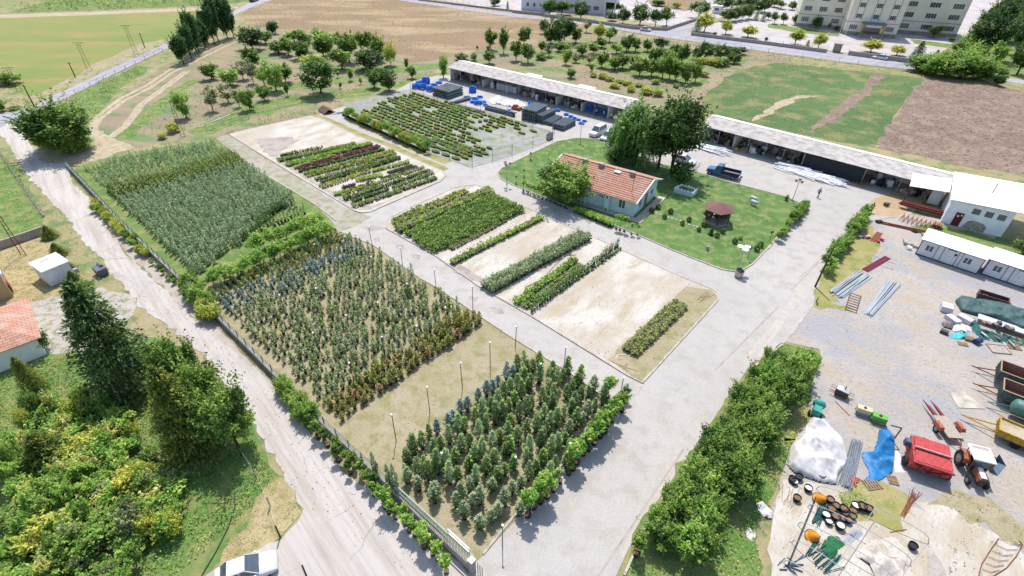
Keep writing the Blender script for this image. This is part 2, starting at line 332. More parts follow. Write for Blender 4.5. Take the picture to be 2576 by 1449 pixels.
def strip(name, pts, wd, m, z, amp=.1):
    P = [G(*p) for p in pts]; l = []; r = []
    for i, p in enumerate(P):
        d = P[min(i+1, len(P)-1)]-P[max(i-1, 0)]; d = d/np.hypot(*d); n = np.array([-d[1], d[0]])*wd/2
        l.append(tuple(p+n)); r.append(tuple(p-n))
    return sheet(name, l+r[::-1], m, z, amp, 2, True)
for k, (dx, dy) in enumerate(((0, 0), (10, 5))): strip('wheel_track', [(x+dx*(1 if i > 1 else .9), y+dy) for i, (x, y) in enumerate(trk)], 1.1, g_track, 7)
for k in (0, 10): strip('wheel_track', [(275+k,345),(310+k,318),(340+k,280),(352+k,262),(390+k,235),(430+k,205),(465+k,180)], .9, g_track, 7)
sheet('side_meadow', [(-300,620),(-60,560),(-20,380),(20,400),(60,440),(110,540),(118,580),(60,600),(0,625)], g_weed, 2, .3, 2)
sheet('hay_ground', [(-200,660),(0,632),(115,590),(160,660),(185,715),(150,745),(60,780),(-200,800)], g_hay, 3, .4, 1.5)
sheet('patio', [(60,762),(150,738),(215,722),(330,742),(345,765),(300,850),(240,880),(120,890),(70,820)], g_patio, 4, .3, 1)
sheet('thicket_ground', [(-200,950),(110,890),(250,870),(400,850),(600,1030),(744,1236),(760,1290),(700,1356),(540,1420),(500,1560),(-300,1700)], g_weed, 3, .3, 1.2)
sheet('hay_ground', [(545,1449),(560,1390),(620,1330),(640,1260),(700,1200),(744,1240),(760,1290),(700,1356),(600,1405),(540,1480),(480,1480)], g_hay, 5, .3, 1)
sheet('bare_patch', [(205,1395),(260,1370),(300,1400),(290,1500),(215,1500)], g_lane, 5, .2, 1)
# --- the compound
sheet('paving', [(545,345),(800,288),(1000,226),(1035,205),(1100,190),(1140,190),(1560,302),(1800,360),(2330,505),(2290,540),(2160,560),(2075,660),(2055,760),(1975,862),(1890,915),(1600,1340),(1480,1600),(1190,1600),(1178,1430),(880,590),(846,582)], g_pave, 8)
sheet('paving_joint', [(545,345),(580,338),(750,448),(870,524),(935,545),(890,572),(846,585),(735,480),(644,427)], g_pave2, 9, .1, 1)
sheet('yellow_soil', [(2250,480),(2335,505),(2300,525),(2250,545),(2185,540),(2200,500)], g_red, 9, .3, 1.5)
sheet('yard', [(2075,660),(2160,560),(2290,540),(2420,560),(2640,640),(3000,700),(3000,1700),(1930,1700),(1940,1400),(1960,1180),(2040,990),(2062,880),(1975,860),(2045,765)], g_yard, 9, .15, 2)
sheet('grass_patch', [(2290,570),(2370,565),(2500,600),(2640,560),(2900,600),(2900,720),(2640,655),(2480,635),(2340,600)], g_weed, 10, .3, 1.5)
sheet('grass_patch', [(2520,470),(2700,470),(2900,640),(2560,610),(2500,590)], g_straw, 11, .3, 1.5)
sheet('grass_patch', [(2180,560),(2200,575),(2215,620),(2170,700),(2110,760),(2052,765),(2060,700),(2130,600)], g_strip, 10, .3, 1)
sheet('grass_verge', [(1965,862),(2062,880),(2040,990),(1975,1170),(1935,1260),(1900,1330),(1930,1700),(1540,1700),(1590,1345),(1888,925)], g_weed, 11, .2, 1)
sheet('greenhouse_floor', [(1968,1205),(2050,1215),(2350,1300),(2320,1600),(1935,1600),(1945,1300)], g_conc, 11, .2, 1)
sheet('concrete_slab', [(2300,1262),(2400,1275),(2560,1380),(2700,1500),(2400,1600),(2380,1449)], g_conc, 12, .3, 1)
sheet('weedy_strip', [(2110,1240),(2200,1205),(2290,1250),(2290,1290),(2275,1340),(2200,1310),(2120,1280)], g_strip, 12, .3, 1)
sheet('weedy_strip', [(2330,1270),(2400,1230),(2530,1290),(2640,1360),(2640,1440),(2560,1370),(2440,1320),(2400,1280)], g_straw, 13, .4, 1)
for pts in ([(1990,1015),(2030,1005),(2080,1090),(2060,1110),(2000,1080),(1975,1130)], [(2050,750),(2130,770),(2150,778),(2120,782),(2045,772)]):
    sheet('weedy_strip', pts, g_strip, 13, .4, .8)
# --- beds (raised 10 cm inside their kerbs)
P1 = [(190,425),(250,402),(400,372),(545,350),(644,427),(735,480),(800,520),(838,560),(846,590),(880,598),(901,602)]
P2b = [(1056,700),(1101,725),(1156,762),(1288,850),(1428,935),(1513,995),(1585,1012),(1560,1030),(1212,1400),(1185,1425)]
sheet('nursery_ground', [(190,425),(250,402),(400,372),(545,350),(644,427),(735,480),(800,520),(838,560),(846,590),(700,640),(560,760),(480,735),(330,590),(246,501)], g_weed, 12, .1, 2)
sheet('nursery_ground', [(846,590),(901,602),(939,617)]+P2b+[(1000,1232),(700,955),(480,735),(600,690)], g_straw, 13)
BED3 = [(575,338),(644,321),(784,291),(824,305),(894,340),(969,367),(1060,408),(1112,430),(1121,443),(1108,457),(931,534),(911,536),(894,532),(811,482),(749,445),(694,412),(644,381)]
BED4 = [(864,262),(985,232),(1034,225),(1100,245),(1288,298),(1395,333),(1390,352),(1288,392),(1196,420),(1180,421),(1077,382),(900,303)]
BED5 = [(971,575),(974,556),(990,545),(1044,518),(1144,473),(1194,466),(1220,474),(1244,488),(1288,510),(1328,525),(1388,552),(1453,581),(1520,610),(1596,645),(1713,697),(1790,728),(1806,740),(1806,755),(1615,965),(1578,945),(1338,797),(1206,722),(1089,640),(1019,602)]
LAWN = [(1252,436),(1262,424),(1330,390),(1400,357),(1450,348),(1512,352),(1560,395),(1736,428),(1830,458),(1932,484),(1982,498),(2012,512),(2000,545),(1932,624),(1893,665),(1873,678),(1848,684),(1813,678),(1698,633),(1611,595),(1551,570),(1288,465),(1258,450)]
def bed(name, pts, m, kerb=True, h=.1):
    P = np.array(gp(pts)); me = M(); tris = tessellate_polygon([[Vector((x, y, 0)) for x, y in P]])
    me.add([(x, y, 0) for x, y in P], [tuple(t) for t in tris]); struct(name, me, m, h)
    if kerb:
        c = P.mean(0); km = M(); n = len(P)
        N_ = []
        for i in range(n):
            d = P[(i+1) % n]-P[i-1]; d /= np.hypot(*d); N_.append(np.array([-d[1], d[0]])*.09)
        N_ = np.array(N_); a = P+N_; b = P-N_
        for i in range(n):
            j = (i+1) % n
            km.add([(*a[i], 0), (*a[j], 0), (*a[j], h+.05), (*a[i], h+.05), (*b[i], 0), (*b[j], 0), (*b[j], h+.05), (*b[i], h+.05)], [(0, 1, 2, 3), (5, 4, 7, 6), (3, 2, 6, 7)])
        struct('kerb', km, g_kerb)
bed('plant_bed', BED3, g_conc); bed('gravel_bed', BED4, ground('bed_gravel', c4((176,176,174),(188,187,182),(146,162,104),(142,140,136)), .15, .5, 5, .4, contrast=.8, fineamt=.7), kerb=False, h=.06)
bed('plant_bed', BED5, g_conc); bed('lawn', LAWN, g_lawn)
Z1 = .1
def on(name, pts, m, k, amp=.1, step=1): 
    o = sheet(name, pts, m, 0, amp, step); o.location.z += .1+.004*k; return o
on('trampled_strip', [(1528,907),(1725,722),(1788,730),(1804,745),(1804,755),(1614,962),(1578,943)], g_straw, 1)
on('damp_patch', [(644,352),(720,345),(760,352),(720,375),(700,400),(660,384)], g_concd, 1, .3)
on('damp_patch', [(1120,665),(1150,660),(1215,700),(1215,716),(1180,705)], g_concd, 1, .2)
on('damp_patch', [(700,395),(830,480),(935,520),(1000,498),(930,530),(895,528),(800,470),(710,415)], g_concd, 2, .15)
for d, wd in ((0, 1.2),): strip('mossy_strip', [(792,289),(828,303),(900,336),(975,364),(1065,403),(1122,428)], 1.5, g_strip, 10)
strip('mossy_strip', [(880,300),(930,322),(1000,352),(1080,388),(1130,408)], 2.2, g_strip, 10, .3)
sheet('puddle_patch', T(1,1,(1040,830),(1220,815),(1300,850),(1150,880)), g_concd, 10, .1)
for pp in (T(1,1,(1180,950),(1240,945),(1250,975),(1190,985)), T(1,1,(1400,1010),(1490,1010),(1500,1050),(1430,1055)), T(1,2,(2150,80),(2240,90),(2210,140),(2130,110)), T(1,2,(2340,190),(2470,200),(2500,260),(2400,260)), T(1,1,(1550,1100),(1660,1120),(1640,1160),(1570,1140)), T(2,2,(1010,950),(1060,950),(1065,975),(1015,975))):
    sheet('damp_patch', pp, g_concd, 10, .1, .5)
# kerb strips beside the fields
def kerbline(pts, h=.14, wd=.18, m=None):
    P = [G(*p) for p in pts]; km = M()
    for a, b in zip(P[:-1], P[1:]):
        L = np.hypot(*(b-a)); mid = (a+b)/2; km.box(mid[0], mid[1], 0, L+.02, wd, h, ang(a, b))
    return struct('kerb', km, m or g_kerb)
kerbline([(545,350),(644,427),(735,480),(800,520),(845,556)])
kerbline([(901,602),(939,617),(1056,700),(1101,725),(1156,762),(1288,850),(1428,935),(1513,995),(1570,1020)])
kerbline([(1330,1255),(1215,1395)]); kerbline([(1585,1000),(1480,1100),(1335,1250)], .1)
kerbline([(1618,966),(1570,1018)], .05, .35)
kerbline([(1932,627),(1957,594)]); kerbline([(2045,768),(1985,848)], .08); kerbline([(1968,868),(1890,930)], .2); kerbline([(1640,1290),(1570,1449)], .2)
joint = M()
for a, b in (((1505,1449),(1720,1130)),((1800,930),(1960,770)),((1990,730),(2060,660))):
    p, q = G(*a), G(*b); mid = (p+q)/2; joint.box(mid[0], mid[1], 0, np.hypot(*(q-p)), .14, .045, ang(p, q))
struct('drain_joint', joint, g_concd)
jm = M()   # expansion joints across the old road
for a, b in (((97,422),(125,418)),((115,485),(182,458)),((186,558),(225,540)),((270,652),(330,650)),((515,912),(563,890))):
    p, q = G(*a), G(*b); mid = (p+q)/2; jm.box(mid[0], mid[1], 0, np.hypot(*(q-p)), .12, .036, ang(p, q))
struct('road_joint', jm, g_concd)
# ---------------------------------------------------------------- foliage materials and plant templates
LM = dict(
 broad=leafmat('broad_leaves', [(46,74,32),(76,114,46),(112,152,62),(166,186,90)]),
 dark=leafmat('dark_leaves', [(30,54,28),(48,84,40),(80,122,56),(130,158,80)]),
 fresh=leafmat('fresh_leaves', [(66,106,42),(108,156,60),(146,188,82),(194,212,110)]),
 yellow=leafmat('yellow_green_leaves', [(92,118,42),(142,160,58),(186,192,78),(222,212,106)]),
 gold=leafmat('yellow_blossom', [(110,134,54),(166,172,74),(208,202,104),(228,220,150)]),
 cedar=leafmat('cedar_needles', [(24,50,30),(42,76,42),(70,108,58),(120,140,72)]),
 cedary=leafmat('golden_cedar_needles', [(50,66,24),(90,104,36),(140,146,52),(180,178,74)]),
 jun=leafmat('grey_green_needles', [(92,110,72),(128,152,104),(162,180,134),(196,208,168)]),
 spruce=leafmat('blue_needles', [(88,108,96),(120,142,130),(152,172,158),(182,196,184)]),
 thuja=leafmat('golden_thuja_leaves', [(74,80,34),(120,120,52),(168,156,72),(208,186,96)]),
 green=leafmat('green_needles', [(46,74,42),(78,114,60),(114,148,82),(160,180,108)]),
 dry=leafmat('dry_brown_leaves', [(96,70,50),(140,104,76),(170,132,100),(190,160,120)]),
 purple=leafmat('purple_leaves', [(60,30,44),(96,48,68),(128,66,90),(150,84,104)]),
 straw=leafmat('straw_blades', [(150,128,84),(186,164,110),(210,190,134),(228,210,160)]),
 poplar=leafmat('poplar_leaves', [(30,58,32),(48,84,44),(72,110,58),(104,140,76)]),
 willow=leafmat('willow_leaves', [(50,86,38),(82,124,54),(116,154,76),(150,180,100)]),
 olive=leafmat('olive_leaves', [(70,84,54),(104,118,76),(140,150,98),(182,182,130)]),
)
bark = mat('bark', C(104,86,70), .9, noise=.3, scale=9); barkp = mat('pale_bark', C(170,160,146), .9, noise=.2, scale=9)
potm = mat('black_plastic_pot', C(40,42,46), .5); soil = mat('potting_soil', C(150,120,90), .95)
def blobs(R, n, rx, rz, cz, br, flat=.0):
    d = R.normal(size=(n, 3)); d /= np.linalg.norm(d, axis=1)[:, None]; r = R.uniform(.25, 1, n)**.5*(1-br*.75)
    c = d*r[:, None]*np.array([rx, rx, rz]); c[:, 2] += cz; return c, R.uniform(.7, 1.25, n)*br*rx
def crown(seed, rx, rz, cz, nb, n, ls, br=.45, up=.5, shape=None):
    R = np.random.default_rng(seed); c, rr = blobs(R, nb, rx, rz, cz, br)
    if shape: c = shape(c, R)
    w_ = rr**2; k = R.choice(nb, n, p=w_/w_.sum()); d = R.normal(size=(n, 3)); d /= np.linalg.norm(d, axis=1)[:, None]
    P = c[k]+d*(rr[k]*np.clip(R.normal(.82, .26, n), .2, 1.6))[:, None]*np.array([1, 1, .85])
    t = R.uniform(.1, .8, nb)[k]*.6+R.uniform(0, 1, n)**1.3*.55
    ns = max(10, n//90); q = R.choice(nb, ns); dd = (c[q]-[0, 0, cz-rz*.5]); dd /= np.linalg.norm(dd, axis=1)[:, None]; dd = dd*.7+R.normal(size=(ns, 3))*.3+[0, 0, .45]; LL = R.uniform(.5, 1.15, ns)*rx*.6
    f = np.linspace(.3, 1, 13)[None, :, None]; S_ = (c[q][:, None]+dd[:, None]*LL[:, None, None]*f).reshape(-1, 3)+R.normal(size=(ns*13, 3))*ls*.45
    P = np.concatenate([P, S_]); t = np.concatenate([t, np.repeat(R.uniform(.4, .95, ns), 13)]); n = len(P)
    return leafgeo(P, ls*R.uniform(.7, 1.4, n), t, up, R=R), c
def trunk(m, h, r, cs, R, lim=7, lean=0, mi=0):
    """tapered trunk with limbs running to crown clumps"""
    p = (0, 0, 0); q = (lean*.5, R.normal()*.04*h, h*.5); q2 = (lean, R.normal()*.05*h, h)
    m.cyl(p, q, r, r*.78, 8, mi); m.cyl(q, q2, r*.78, r*.55, 8, mi)
    for c in list(cs)[:lim]:
        mid = [(q2[i]*.6+c[i]*.4)+R.normal()*.05*h for i in range(3)]
        m.cyl(q2 if R.random() > .3 else q, mid, r*.42, r*.28, 5, mi); m.cyl(mid, c, r*.28, r*.08, 5, mi)
def tmpl(*parts): return list(parts)                  # [(part name, mesh)...]
def join(gs):
    V = []; F = []; t = []; b = 0
    for v, f, tt in gs: V.append(v); F.append(f+b); t.append(tt); b += len(v)
    return np.concatenate(V), np.concatenate(F), np.concatenate(t)
def mk_tree(name, seed, h, rx, rz, cz, nb, n, ls, leaf, br=.45, th=None, tr=None, bk=None, shape=None, lim=7, mix=None):
    R = np.random.default_rng(seed+99); (V, F, t), c = crown(seed, rx, rz, cz, nb, n, ls, br, shape=shape)
    mi = None; ms = [LM[leaf]]
    if mix: ms.append(LM[mix[0]]); mi = (np.random.default_rng(seed).random(nb) < mix[1]).astype(int); mi = mi[np.random.default_rng(seed).integers(0, nb, len(F))] if 0 else (np.sin(V[::4, 0]*1.9/rx+seed)*np.cos(V[::4, 1]*2.3/rx)+R.normal(size=len(F))*.15 > 1-mix[1]*1.6).astype(int)
    cm = pmesh(name+'_crown', V, F, t, ms, mi)
    m = M(); trunk(m, th or (cz-rz*.6), tr or h*.025, sorted(c.tolist(), key=lambda a: a[2]), R, lim)
    return tmpl(('trunk', m.mesh(name+'_trunk', bk or bark, True)), ('crown', cm))
def mk_conifer(name, seed, h, r, n, ls, leaf, base=.08, tiers=14, droop=.25, tr=None, mix=None, narrow=1.):
    """tiers of drooping boughs on a straight trunk"""
    R = np.random.default_rng(seed); P = []; D = []; tn = []
    per = n//(tiers*9)+1
    for k in range(tiers):
        f = k/(tiers-1); z = h*(base+(1-base)*f*.97); rr = r*(1-f)**(.62*narrow)*(.9+.2*R.random())+r*.05
        nb = int(10-4*f); a0 = R.random()*6
        for b in range(nb):
            a = a0+b*2*pi/nb+R.normal()*.2; L = rr*R.uniform(.75, 1.15); q = R.random((per, 1))**.7
            d = np.array([cos(a), sin(a), -droop*.5]); s = np.array([-sin(a), cos(a), 0])
            pt = np.array([0, 0, z])+d*(q*L)+s*(R.normal(size=(per, 1))*(.28*L*(1.1-q)+.04*r))+R.normal(size=(per, 3))*np.array([.02, .02, .05])*r
            pt[:, 2] -= droop*(q[:, 0]**2)*L*.6; pt[:, 2] = np.maximum(pt[:, 2], .03*h)
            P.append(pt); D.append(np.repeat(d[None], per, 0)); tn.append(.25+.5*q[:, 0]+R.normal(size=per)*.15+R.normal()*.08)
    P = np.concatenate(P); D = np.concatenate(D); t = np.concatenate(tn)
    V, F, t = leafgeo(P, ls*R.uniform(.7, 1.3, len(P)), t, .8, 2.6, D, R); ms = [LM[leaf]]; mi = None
    if mix: ms.append(LM[mix[0]]); mi = (R.random(len(F)) < mix[1]).astype(int)
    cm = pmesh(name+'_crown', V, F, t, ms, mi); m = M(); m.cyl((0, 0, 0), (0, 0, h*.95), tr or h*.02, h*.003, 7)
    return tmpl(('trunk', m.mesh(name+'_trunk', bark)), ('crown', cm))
def solidmesh(name, m, V, F, t, mats, leafmi=1):
    """a small plant in one mesh: solids (pot, stem) from M plus quads of leaves"""
    sv = np.array(m.v)
    smi = []; sf2 = []
    for f, k in zip(m.f, m.m):
        if len(f) == 4: sf2.append(f); smi.append(k)
        else:
            g = list(f)
            if len(g) % 2: g = g[:1]+g[1:]
            for i in range(1, len(g)-2, 2): sf2.append((g[0], g[i], g[i+1], g[i+2])); smi.append(k)
    sf2 = np.array(sf2, int)
    return (np.concatenate([sv, V]), np.concatenate([sf2, F+len(sv)]), np.concatenate([np.full(len(sv), .5), t]), np.concatenate([np.array(smi, int), np.full(len(F), leafmi)]), mats)
def cone_pts(R, n, r, h, z0, p=.8, body=.35):
    f = R.random(n)**1.25; a = R.uniform(0, 2*pi, n); rr = (r*(1-f)**p*(1-.25*(f < .08))+.02)*R.uniform(body, 1.08, n)*(1+.18*np.sin(a*3+f*14))
    return np.stack([rr*np.cos(a), rr*np.sin(a), z0+f*h], 1), f
def potm_(m, r=.17, h=.28, mi=0): m.lathe([(r*.82, 0), (r, h), (r*.9, h-.01)], 8, m=mi)
def sapling(name, seed, kind, h, r, n, ls, leaf, pot=.17, stem=0., mix=None, p=.8, up=.3):
    """kind: cone, column, ball, tuft"""
    R = np.random.default_rng(seed); m = M(); z0 = 0
    if pot: potm_(m, pot, pot*1.55); z0 = pot*1.45; m.cyl((0, 0, z0-.02), (0, 0, z0+.004), pot*.88, n=8, m=2, caps=True)
    if stem: m.cyl((0, 0, z0), (R.normal()*.02, R.normal()*.02, z0+stem+h*.4), .02, .01, 5, 2)
    if not m.v: m.cyl((0, 0, 0), (0, 0, h*.6), .02, .01, 4, 2)
    if kind == 'cone': P, f = cone_pts(R, n, r, h, z0+stem, p)
    elif kind == 'column': P, f = cone_pts(R, n, r, h, z0+stem, .35)
    elif kind == 'ball':
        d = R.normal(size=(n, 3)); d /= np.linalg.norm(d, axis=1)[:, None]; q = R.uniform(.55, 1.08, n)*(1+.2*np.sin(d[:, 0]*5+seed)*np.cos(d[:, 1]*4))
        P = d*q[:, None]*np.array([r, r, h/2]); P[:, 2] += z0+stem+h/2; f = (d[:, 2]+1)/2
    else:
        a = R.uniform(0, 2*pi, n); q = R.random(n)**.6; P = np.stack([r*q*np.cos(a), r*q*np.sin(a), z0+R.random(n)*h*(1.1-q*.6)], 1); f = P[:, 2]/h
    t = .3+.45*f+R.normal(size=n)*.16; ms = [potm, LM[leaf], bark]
    dirs = None
    if kind in ('cone', 'column', 'tuft'):
        dirs = P*np.array([1, 1, 0])+np.array([0, 0, .6*r]); dirs = dirs/np.linalg.norm(dirs, axis=1)[:, None]
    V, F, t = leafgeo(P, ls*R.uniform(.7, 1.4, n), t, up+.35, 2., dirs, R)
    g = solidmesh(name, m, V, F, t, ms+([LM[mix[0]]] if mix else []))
    if mix:
        mi = g[3]; mi[-len(F):][R.random(len(F)) < mix[1]] = 3
    return g
def gmesh(name, g): return pmesh(name, g[0], g[1], g[2], g[4], g[3])
def family(name, n, fn):
    gs = [fn(i) for i in range(n)]; return [(gmesh(name, g), g) for g in gs]
FAM = dict(
 juniper=family('juniper', 4, lambda i: sapling('j', 10+i, 'cone', 1.5+.15*i, .3, 85, .13, 'jun', 0, p=.6)),
 djun=family('dark_juniper', 3, lambda i: sapling('j', 20+i, 'column', 1.6, .3, 85, .13, 'green', 0, mix=('thuja', .25))),
 col=family('column_cypress', 3, lambda i: sapling('c', 30+i, 'column', 1.35, .2, 70, .11, 'green', .16)),
 sap=family('conifer_sapling', 5, lambda i: sapling('s', 40+i, 'cone', 1.05+.1*i, .3, 70, .12, 'fresh' if i == 1 else 'green' if i % 2 else 'jun', .16, .1, mix=('olive', .45), p=.6)),
 blue=family('blue_spruce', 3, lambda i: sapling('b', 50+i, 'cone', 1.0, .36, 80, .13, 'spruce', .18, .05)),
 gold=family('golden_thuja', 4, lambda i: sapling('g', 60+i, 'cone', 1.15, .36, 90, .13, 'thuja', .18, 0, p=.5, mix=('green', .25))),
 dead=family('dead_thuja', 2, lambda i: sapling('g', 70+i, 'cone', 1.1, .34, 80, .13, 'dry', .18, 0, p=.5)),
 pine=family('nursery_spruce', 5, lambda i: sapling('p', 80+i, 'cone', 1.8+.2*i, .54, 300, .13, 'green' if i != 3 else 'jun', .22, .22, p=.5, mix=('fresh' if i % 2 else 'olive', .3))),
 bpine=family('tall_blue_spruce', 3, lambda i: sapling('p', 90+i, 'cone', 2.0, .58, 240, .15, 'spruce', .22, .4, p=.6)),
 ppine=family('grey_pine', 3, lambda i: sapling('p', 95+i, 'cone', 1.9, .6, 280, .14, 'jun', .26, .35, p=.6, mix=('olive', .3))),
 shrub=family('potted_shrub', 3, lambda i: sapling('h', 100+i, 'ball', .38, .26, 34, .13, 'broad', .13)),
 bright=family('potted_bright_shrub', 2, lambda i: sapling('h', 110+i, 'ball', .42, .28, 34, .13, 'fresh', .13)),
 ylw=family('potted_yellow_shrub', 2, lambda i: sapling('h', 120+i, 'ball', .34, .24, 30, .12, 'yellow', .12)),
 purp=family('potted_purple_shrub', 2, lambda i: sapling('h', 130+i, 'ball', .46, .28, 36, .13, 'purple', .13)),
 dusk=family('potted_dark_shrub', 2, lambda i: sapling('h', 140+i, 'ball', .36, .25, 34, .13, 'dark', .13)),
 grey=family('potted_grey_shrub', 2, lambda i: sapling('h', 150+i, 'tuft', .35, .2, 26, .11, 'olive', .13)),
 sprd=family('potted_spreading_juniper', 3, lambda i: sapling('h', 160+i, 'tuft', .6, .5, 60, .15, 'dark', .15, mix=('broad', .5), up=.6)),
 rose=family('potted_rose', 3, lambda i: sapling('h', 170+i, 'ball', .45, .3, 36, .13, 'olive', .14, mix=('yellow', .15))),
 rosem=family('tall_grass_shrub', 3, lambda i: sapling('h', 180+i, 'tuft', 1.05, .28, 75, .1, 'jun', .15, up=0, mix=('olive', .5))),
)
CNT = {}; STUFF = {}
def plant(fam, x, y, z, s, rz, name, label, cat, group, key=None, cap=300):
    """one individual of a family; past the cap it joins the family's single stuff object"""
    key = key or name; R = rng; CNT.setdefault(key, []).append((fam, x, y, z, s, rz, name, label, cat, group))
def flush(cap=300):
    for key, L in CNT.items():
        L.sort(key=lambda a: a[1]**2+a[2]**2)
        for fam, x, y, z, s, rz, name, label, cat, group in L[:cap]:
            mesh = FAM[fam][rng.integers(len(FAM[fam]))][0]
            o = link(name, mesh, None, (x, y, z), rz, s=(s*rng.uniform(.9, 1.1), s*rng.uniform(.9, 1.1), s*rng.uniform(.85, 1.15))); tag(o, label, cat, group)
        rest = L[cap:]
        if rest:
            V = []; F = []; Tn = []; MI = []; b = 0; mats = []; 
            for fam, x, y, z, s, rz, *_ in rest:
                g = FAM[fam][rng.integers(len(FAM[fam]))][1]; ix = []
                for mm in g[4]:
                    if mm not in mats: mats.append(mm)
                    ix.append(mats.index(mm))
                c, n = cos(rz), sin(rz); v = g[0]*s; v = v@np.array([[c, n, 0], [-n, c, 0], [0, 0, 1]])+np.array([x, y, z])
                V.append(v); F.append(g[1]+b); Tn.append(np.clip(g[2]+rng.uniform(-.13, .13), 0, 1)); MI.append(np.array(ix)[g[3]]); b += len(v)
            o = link(rest[0][6]+'_mass', pmesh(key+'_mass', np.concatenate(V), np.concatenate(F), np.concatenate(Tn), mats, np.concatenate(MI)))
            o['kind'] = 'stuff'; tag(o, 'farther mass of '+rest[0][9], rest[0][8])
    CNT.clear()
def inst(name, tm, p, s, label, cat, group=None, z=0., rz=None):
    rz = rng.uniform(0, 2*pi) if rz is None else rz
    r = thing(name, label, cat, p, rz, group, s=s, z=z)
    for pn, me in tm: link(pn, me, r)
    return r
def tuftmass(name, poly, dens, h, ls, leaf, label, cat='grass', z=0., world=False, spread=.5, lean=.3, mix=None, clump=.5):
    """uncountable grass or weeds: one object of standing blades"""
    poly = poly if world else gp(poly); P = sample(poly, dens); n = len(P)
    nz = np.sin(P[:, 0]*clump*1.7)*np.cos(P[:, 1]*clump*1.3+1)+.6*np.sin(P[:, 0]*clump*4.1+P[:, 1]*clump*3.3); P = P[rng.uniform(-1.6, 1.6, n) < nz+.5]; n = len(P)
    if not n: return
    hh = h*rng.uniform(.1, 1., n)**1.3; Q = np.column_stack([P, z+hh])
    t = np.clip(.55+.2*np.sin(P[:, 0]*.6)*np.cos(P[:, 1]*.5)+rng.normal(size=n)*.18, 0, 1)
    dd = np.column_stack([rng.normal(size=(n, 2)), rng.uniform(.2, 1.6, n)]); dd /= np.linalg.norm(dd, axis=1)[:, None]
    V, F_, t = leafgeo(Q, ls*rng.uniform(.6, 1.5, n), t, .9, 2.4, dd); V[:, 2] = np.maximum(V[:, 2], z+.01)
    ms = [LM[leaf]]; mi = None
    if mix: ms.append(LM[mix[0]]); mi = (rng.random(n) < mix[1]).astype(int)
    o = link(name, pmesh(name, V, np.arange(4*n).reshape(n, 4), t, ms, mi)); o['kind'] = 'stuff'; tag(o, label, cat); return o
# ---------------------------------------------------------------- buildings
white = mat('white_paint', C(232,232,234,.95), .6, noise=.05, scale=1.2); wall_l = mat('pale_mint_render', C(198,222,222,.85), .8, noise=.06, scale=1)
metal = mat('galvanised_steel', C(196,202,208), .45, metal=.4, noise=.12); dkmetal = mat('dark_steel', C(70,70,74), .6); gpost = mat('green_steel_post', C(66,124,116), .5)
roofw = mat('white_roof_sheet', C(246,244,244,.95), .5, noise=.05, scale=.6); fibre = mat('fibre_cement_sheet', C(216,208,202,.6), .9, noise=.16, scale=.8)
rust = mat('rusty_steel', C(150,84,60), .85, noise=.3, scale=7); wood = mat('weathered_wood', C(176,150,118), .9, noise=.2, scale=8)
conc = mat('raw_concrete', C(196,186,178), .9, noise=.12, scale=2); black = mat('black_plastic', C(44,46,52), .45, noise=.2); rubber = mat('tyre_rubber', C(46,46,50), .8)
upvc = mat('white_window_frame', C(236,236,238,.95), .4, noise=.02); cream = mat('cream_render', C(232,222,200), .85, noise=.05, scale=.5)
GL = glass()
def tilemat(name, cs, rot=0.):
    m, nt, p = nmat(name); N = nt.nodes; L = nt.links; tc = N.new('ShaderNodeTexCoord')
    bt = N.new('ShaderNodeTexBrick'); bt.inputs['Scale'].default_value = 1.5; L.new(tc.outputs['Object'], bt.inputs['Vector'])
    bt.inputs['Color1'].default_value = C(*cs[0]); bt.inputs['Color2'].default_value = C(*cs[1]); bt.inputs['Mortar'].default_value = C(*cs[2]); bt.inputs['Mortar Size'].default_value = .035
    bt.inputs['Row Height'].default_value = .5; bt.inputs['Brick Width'].default_value = .9
    n = N.new('ShaderNodeTexNoise'); n.inputs['Scale'].default_value = .7; n.inputs['Detail'].default_value = 6; L.new(tc.outputs['Object'], n.inputs['Vector'])
    r = N.new('ShaderNodeMapRange'); r.inputs[1].default_value = .5; r.inputs[2].default_value = .72; L.new(n.outputs[0], r.inputs[0])
    x = N.new('ShaderNodeMix'); x.data_type = 'RGBA'; L.new(r.outputs[0], x.inputs[0]); L.new(bt.outputs[0], x.inputs[6]); x.inputs[7].default_value = C(*cs[3])
    L.new(x.outputs[2], p.inputs['Base Color']); p.inputs['Roughness'].default_value = .85
    b = N.new('ShaderNodeBump'); b.inputs['Strength'].default_value = .5; b.inputs['Distance'].default_value = .06; L.new(bt.outputs['Fac'], b.inputs['Height']); b.invert = True; L.new(b.outputs[0], p.inputs['Normal'])
    return m
tile = tilemat('clay_roof_tiles', ((226,172,146),(210,150,126),(148,102,86),(208,184,168)))
def frame(a, b): p, q = G(*a), G(*b); return p, ang(p, q), float(np.hypot(*(q-p)))
def window(par, x, y, z, w_, h, face='y', panes=2, name='window', fm=None, d=-1):
    """frame with glass; face y: lies in the xz plane looking to -y (d=-1)"""
    fr = M(); t = .06
    def bx(m_, a, zz, sa, sz, th, o):
        if face == 'y': m_.box(x+a, y+d*o, zz, sa, th, sz)
        else: m_.box(x+d*o, y+a, zz, th, sa, sz)
    bx(fr, 0, z, w_, t, .08, .02); bx(fr, 0, z+h-t, w_, t, .08, .02)
    for k in range(panes+1): bx(fr, -w_/2+t/2+(w_-t)*k/panes, z+t, t, h-2*t, .08, .02)
    f = fr.build(name, fm or upvc, par); g = M(); bx(g, 0, z+t, w_-2*t, h-2*t, .03, .02); g.build('pane', GL, f); return f
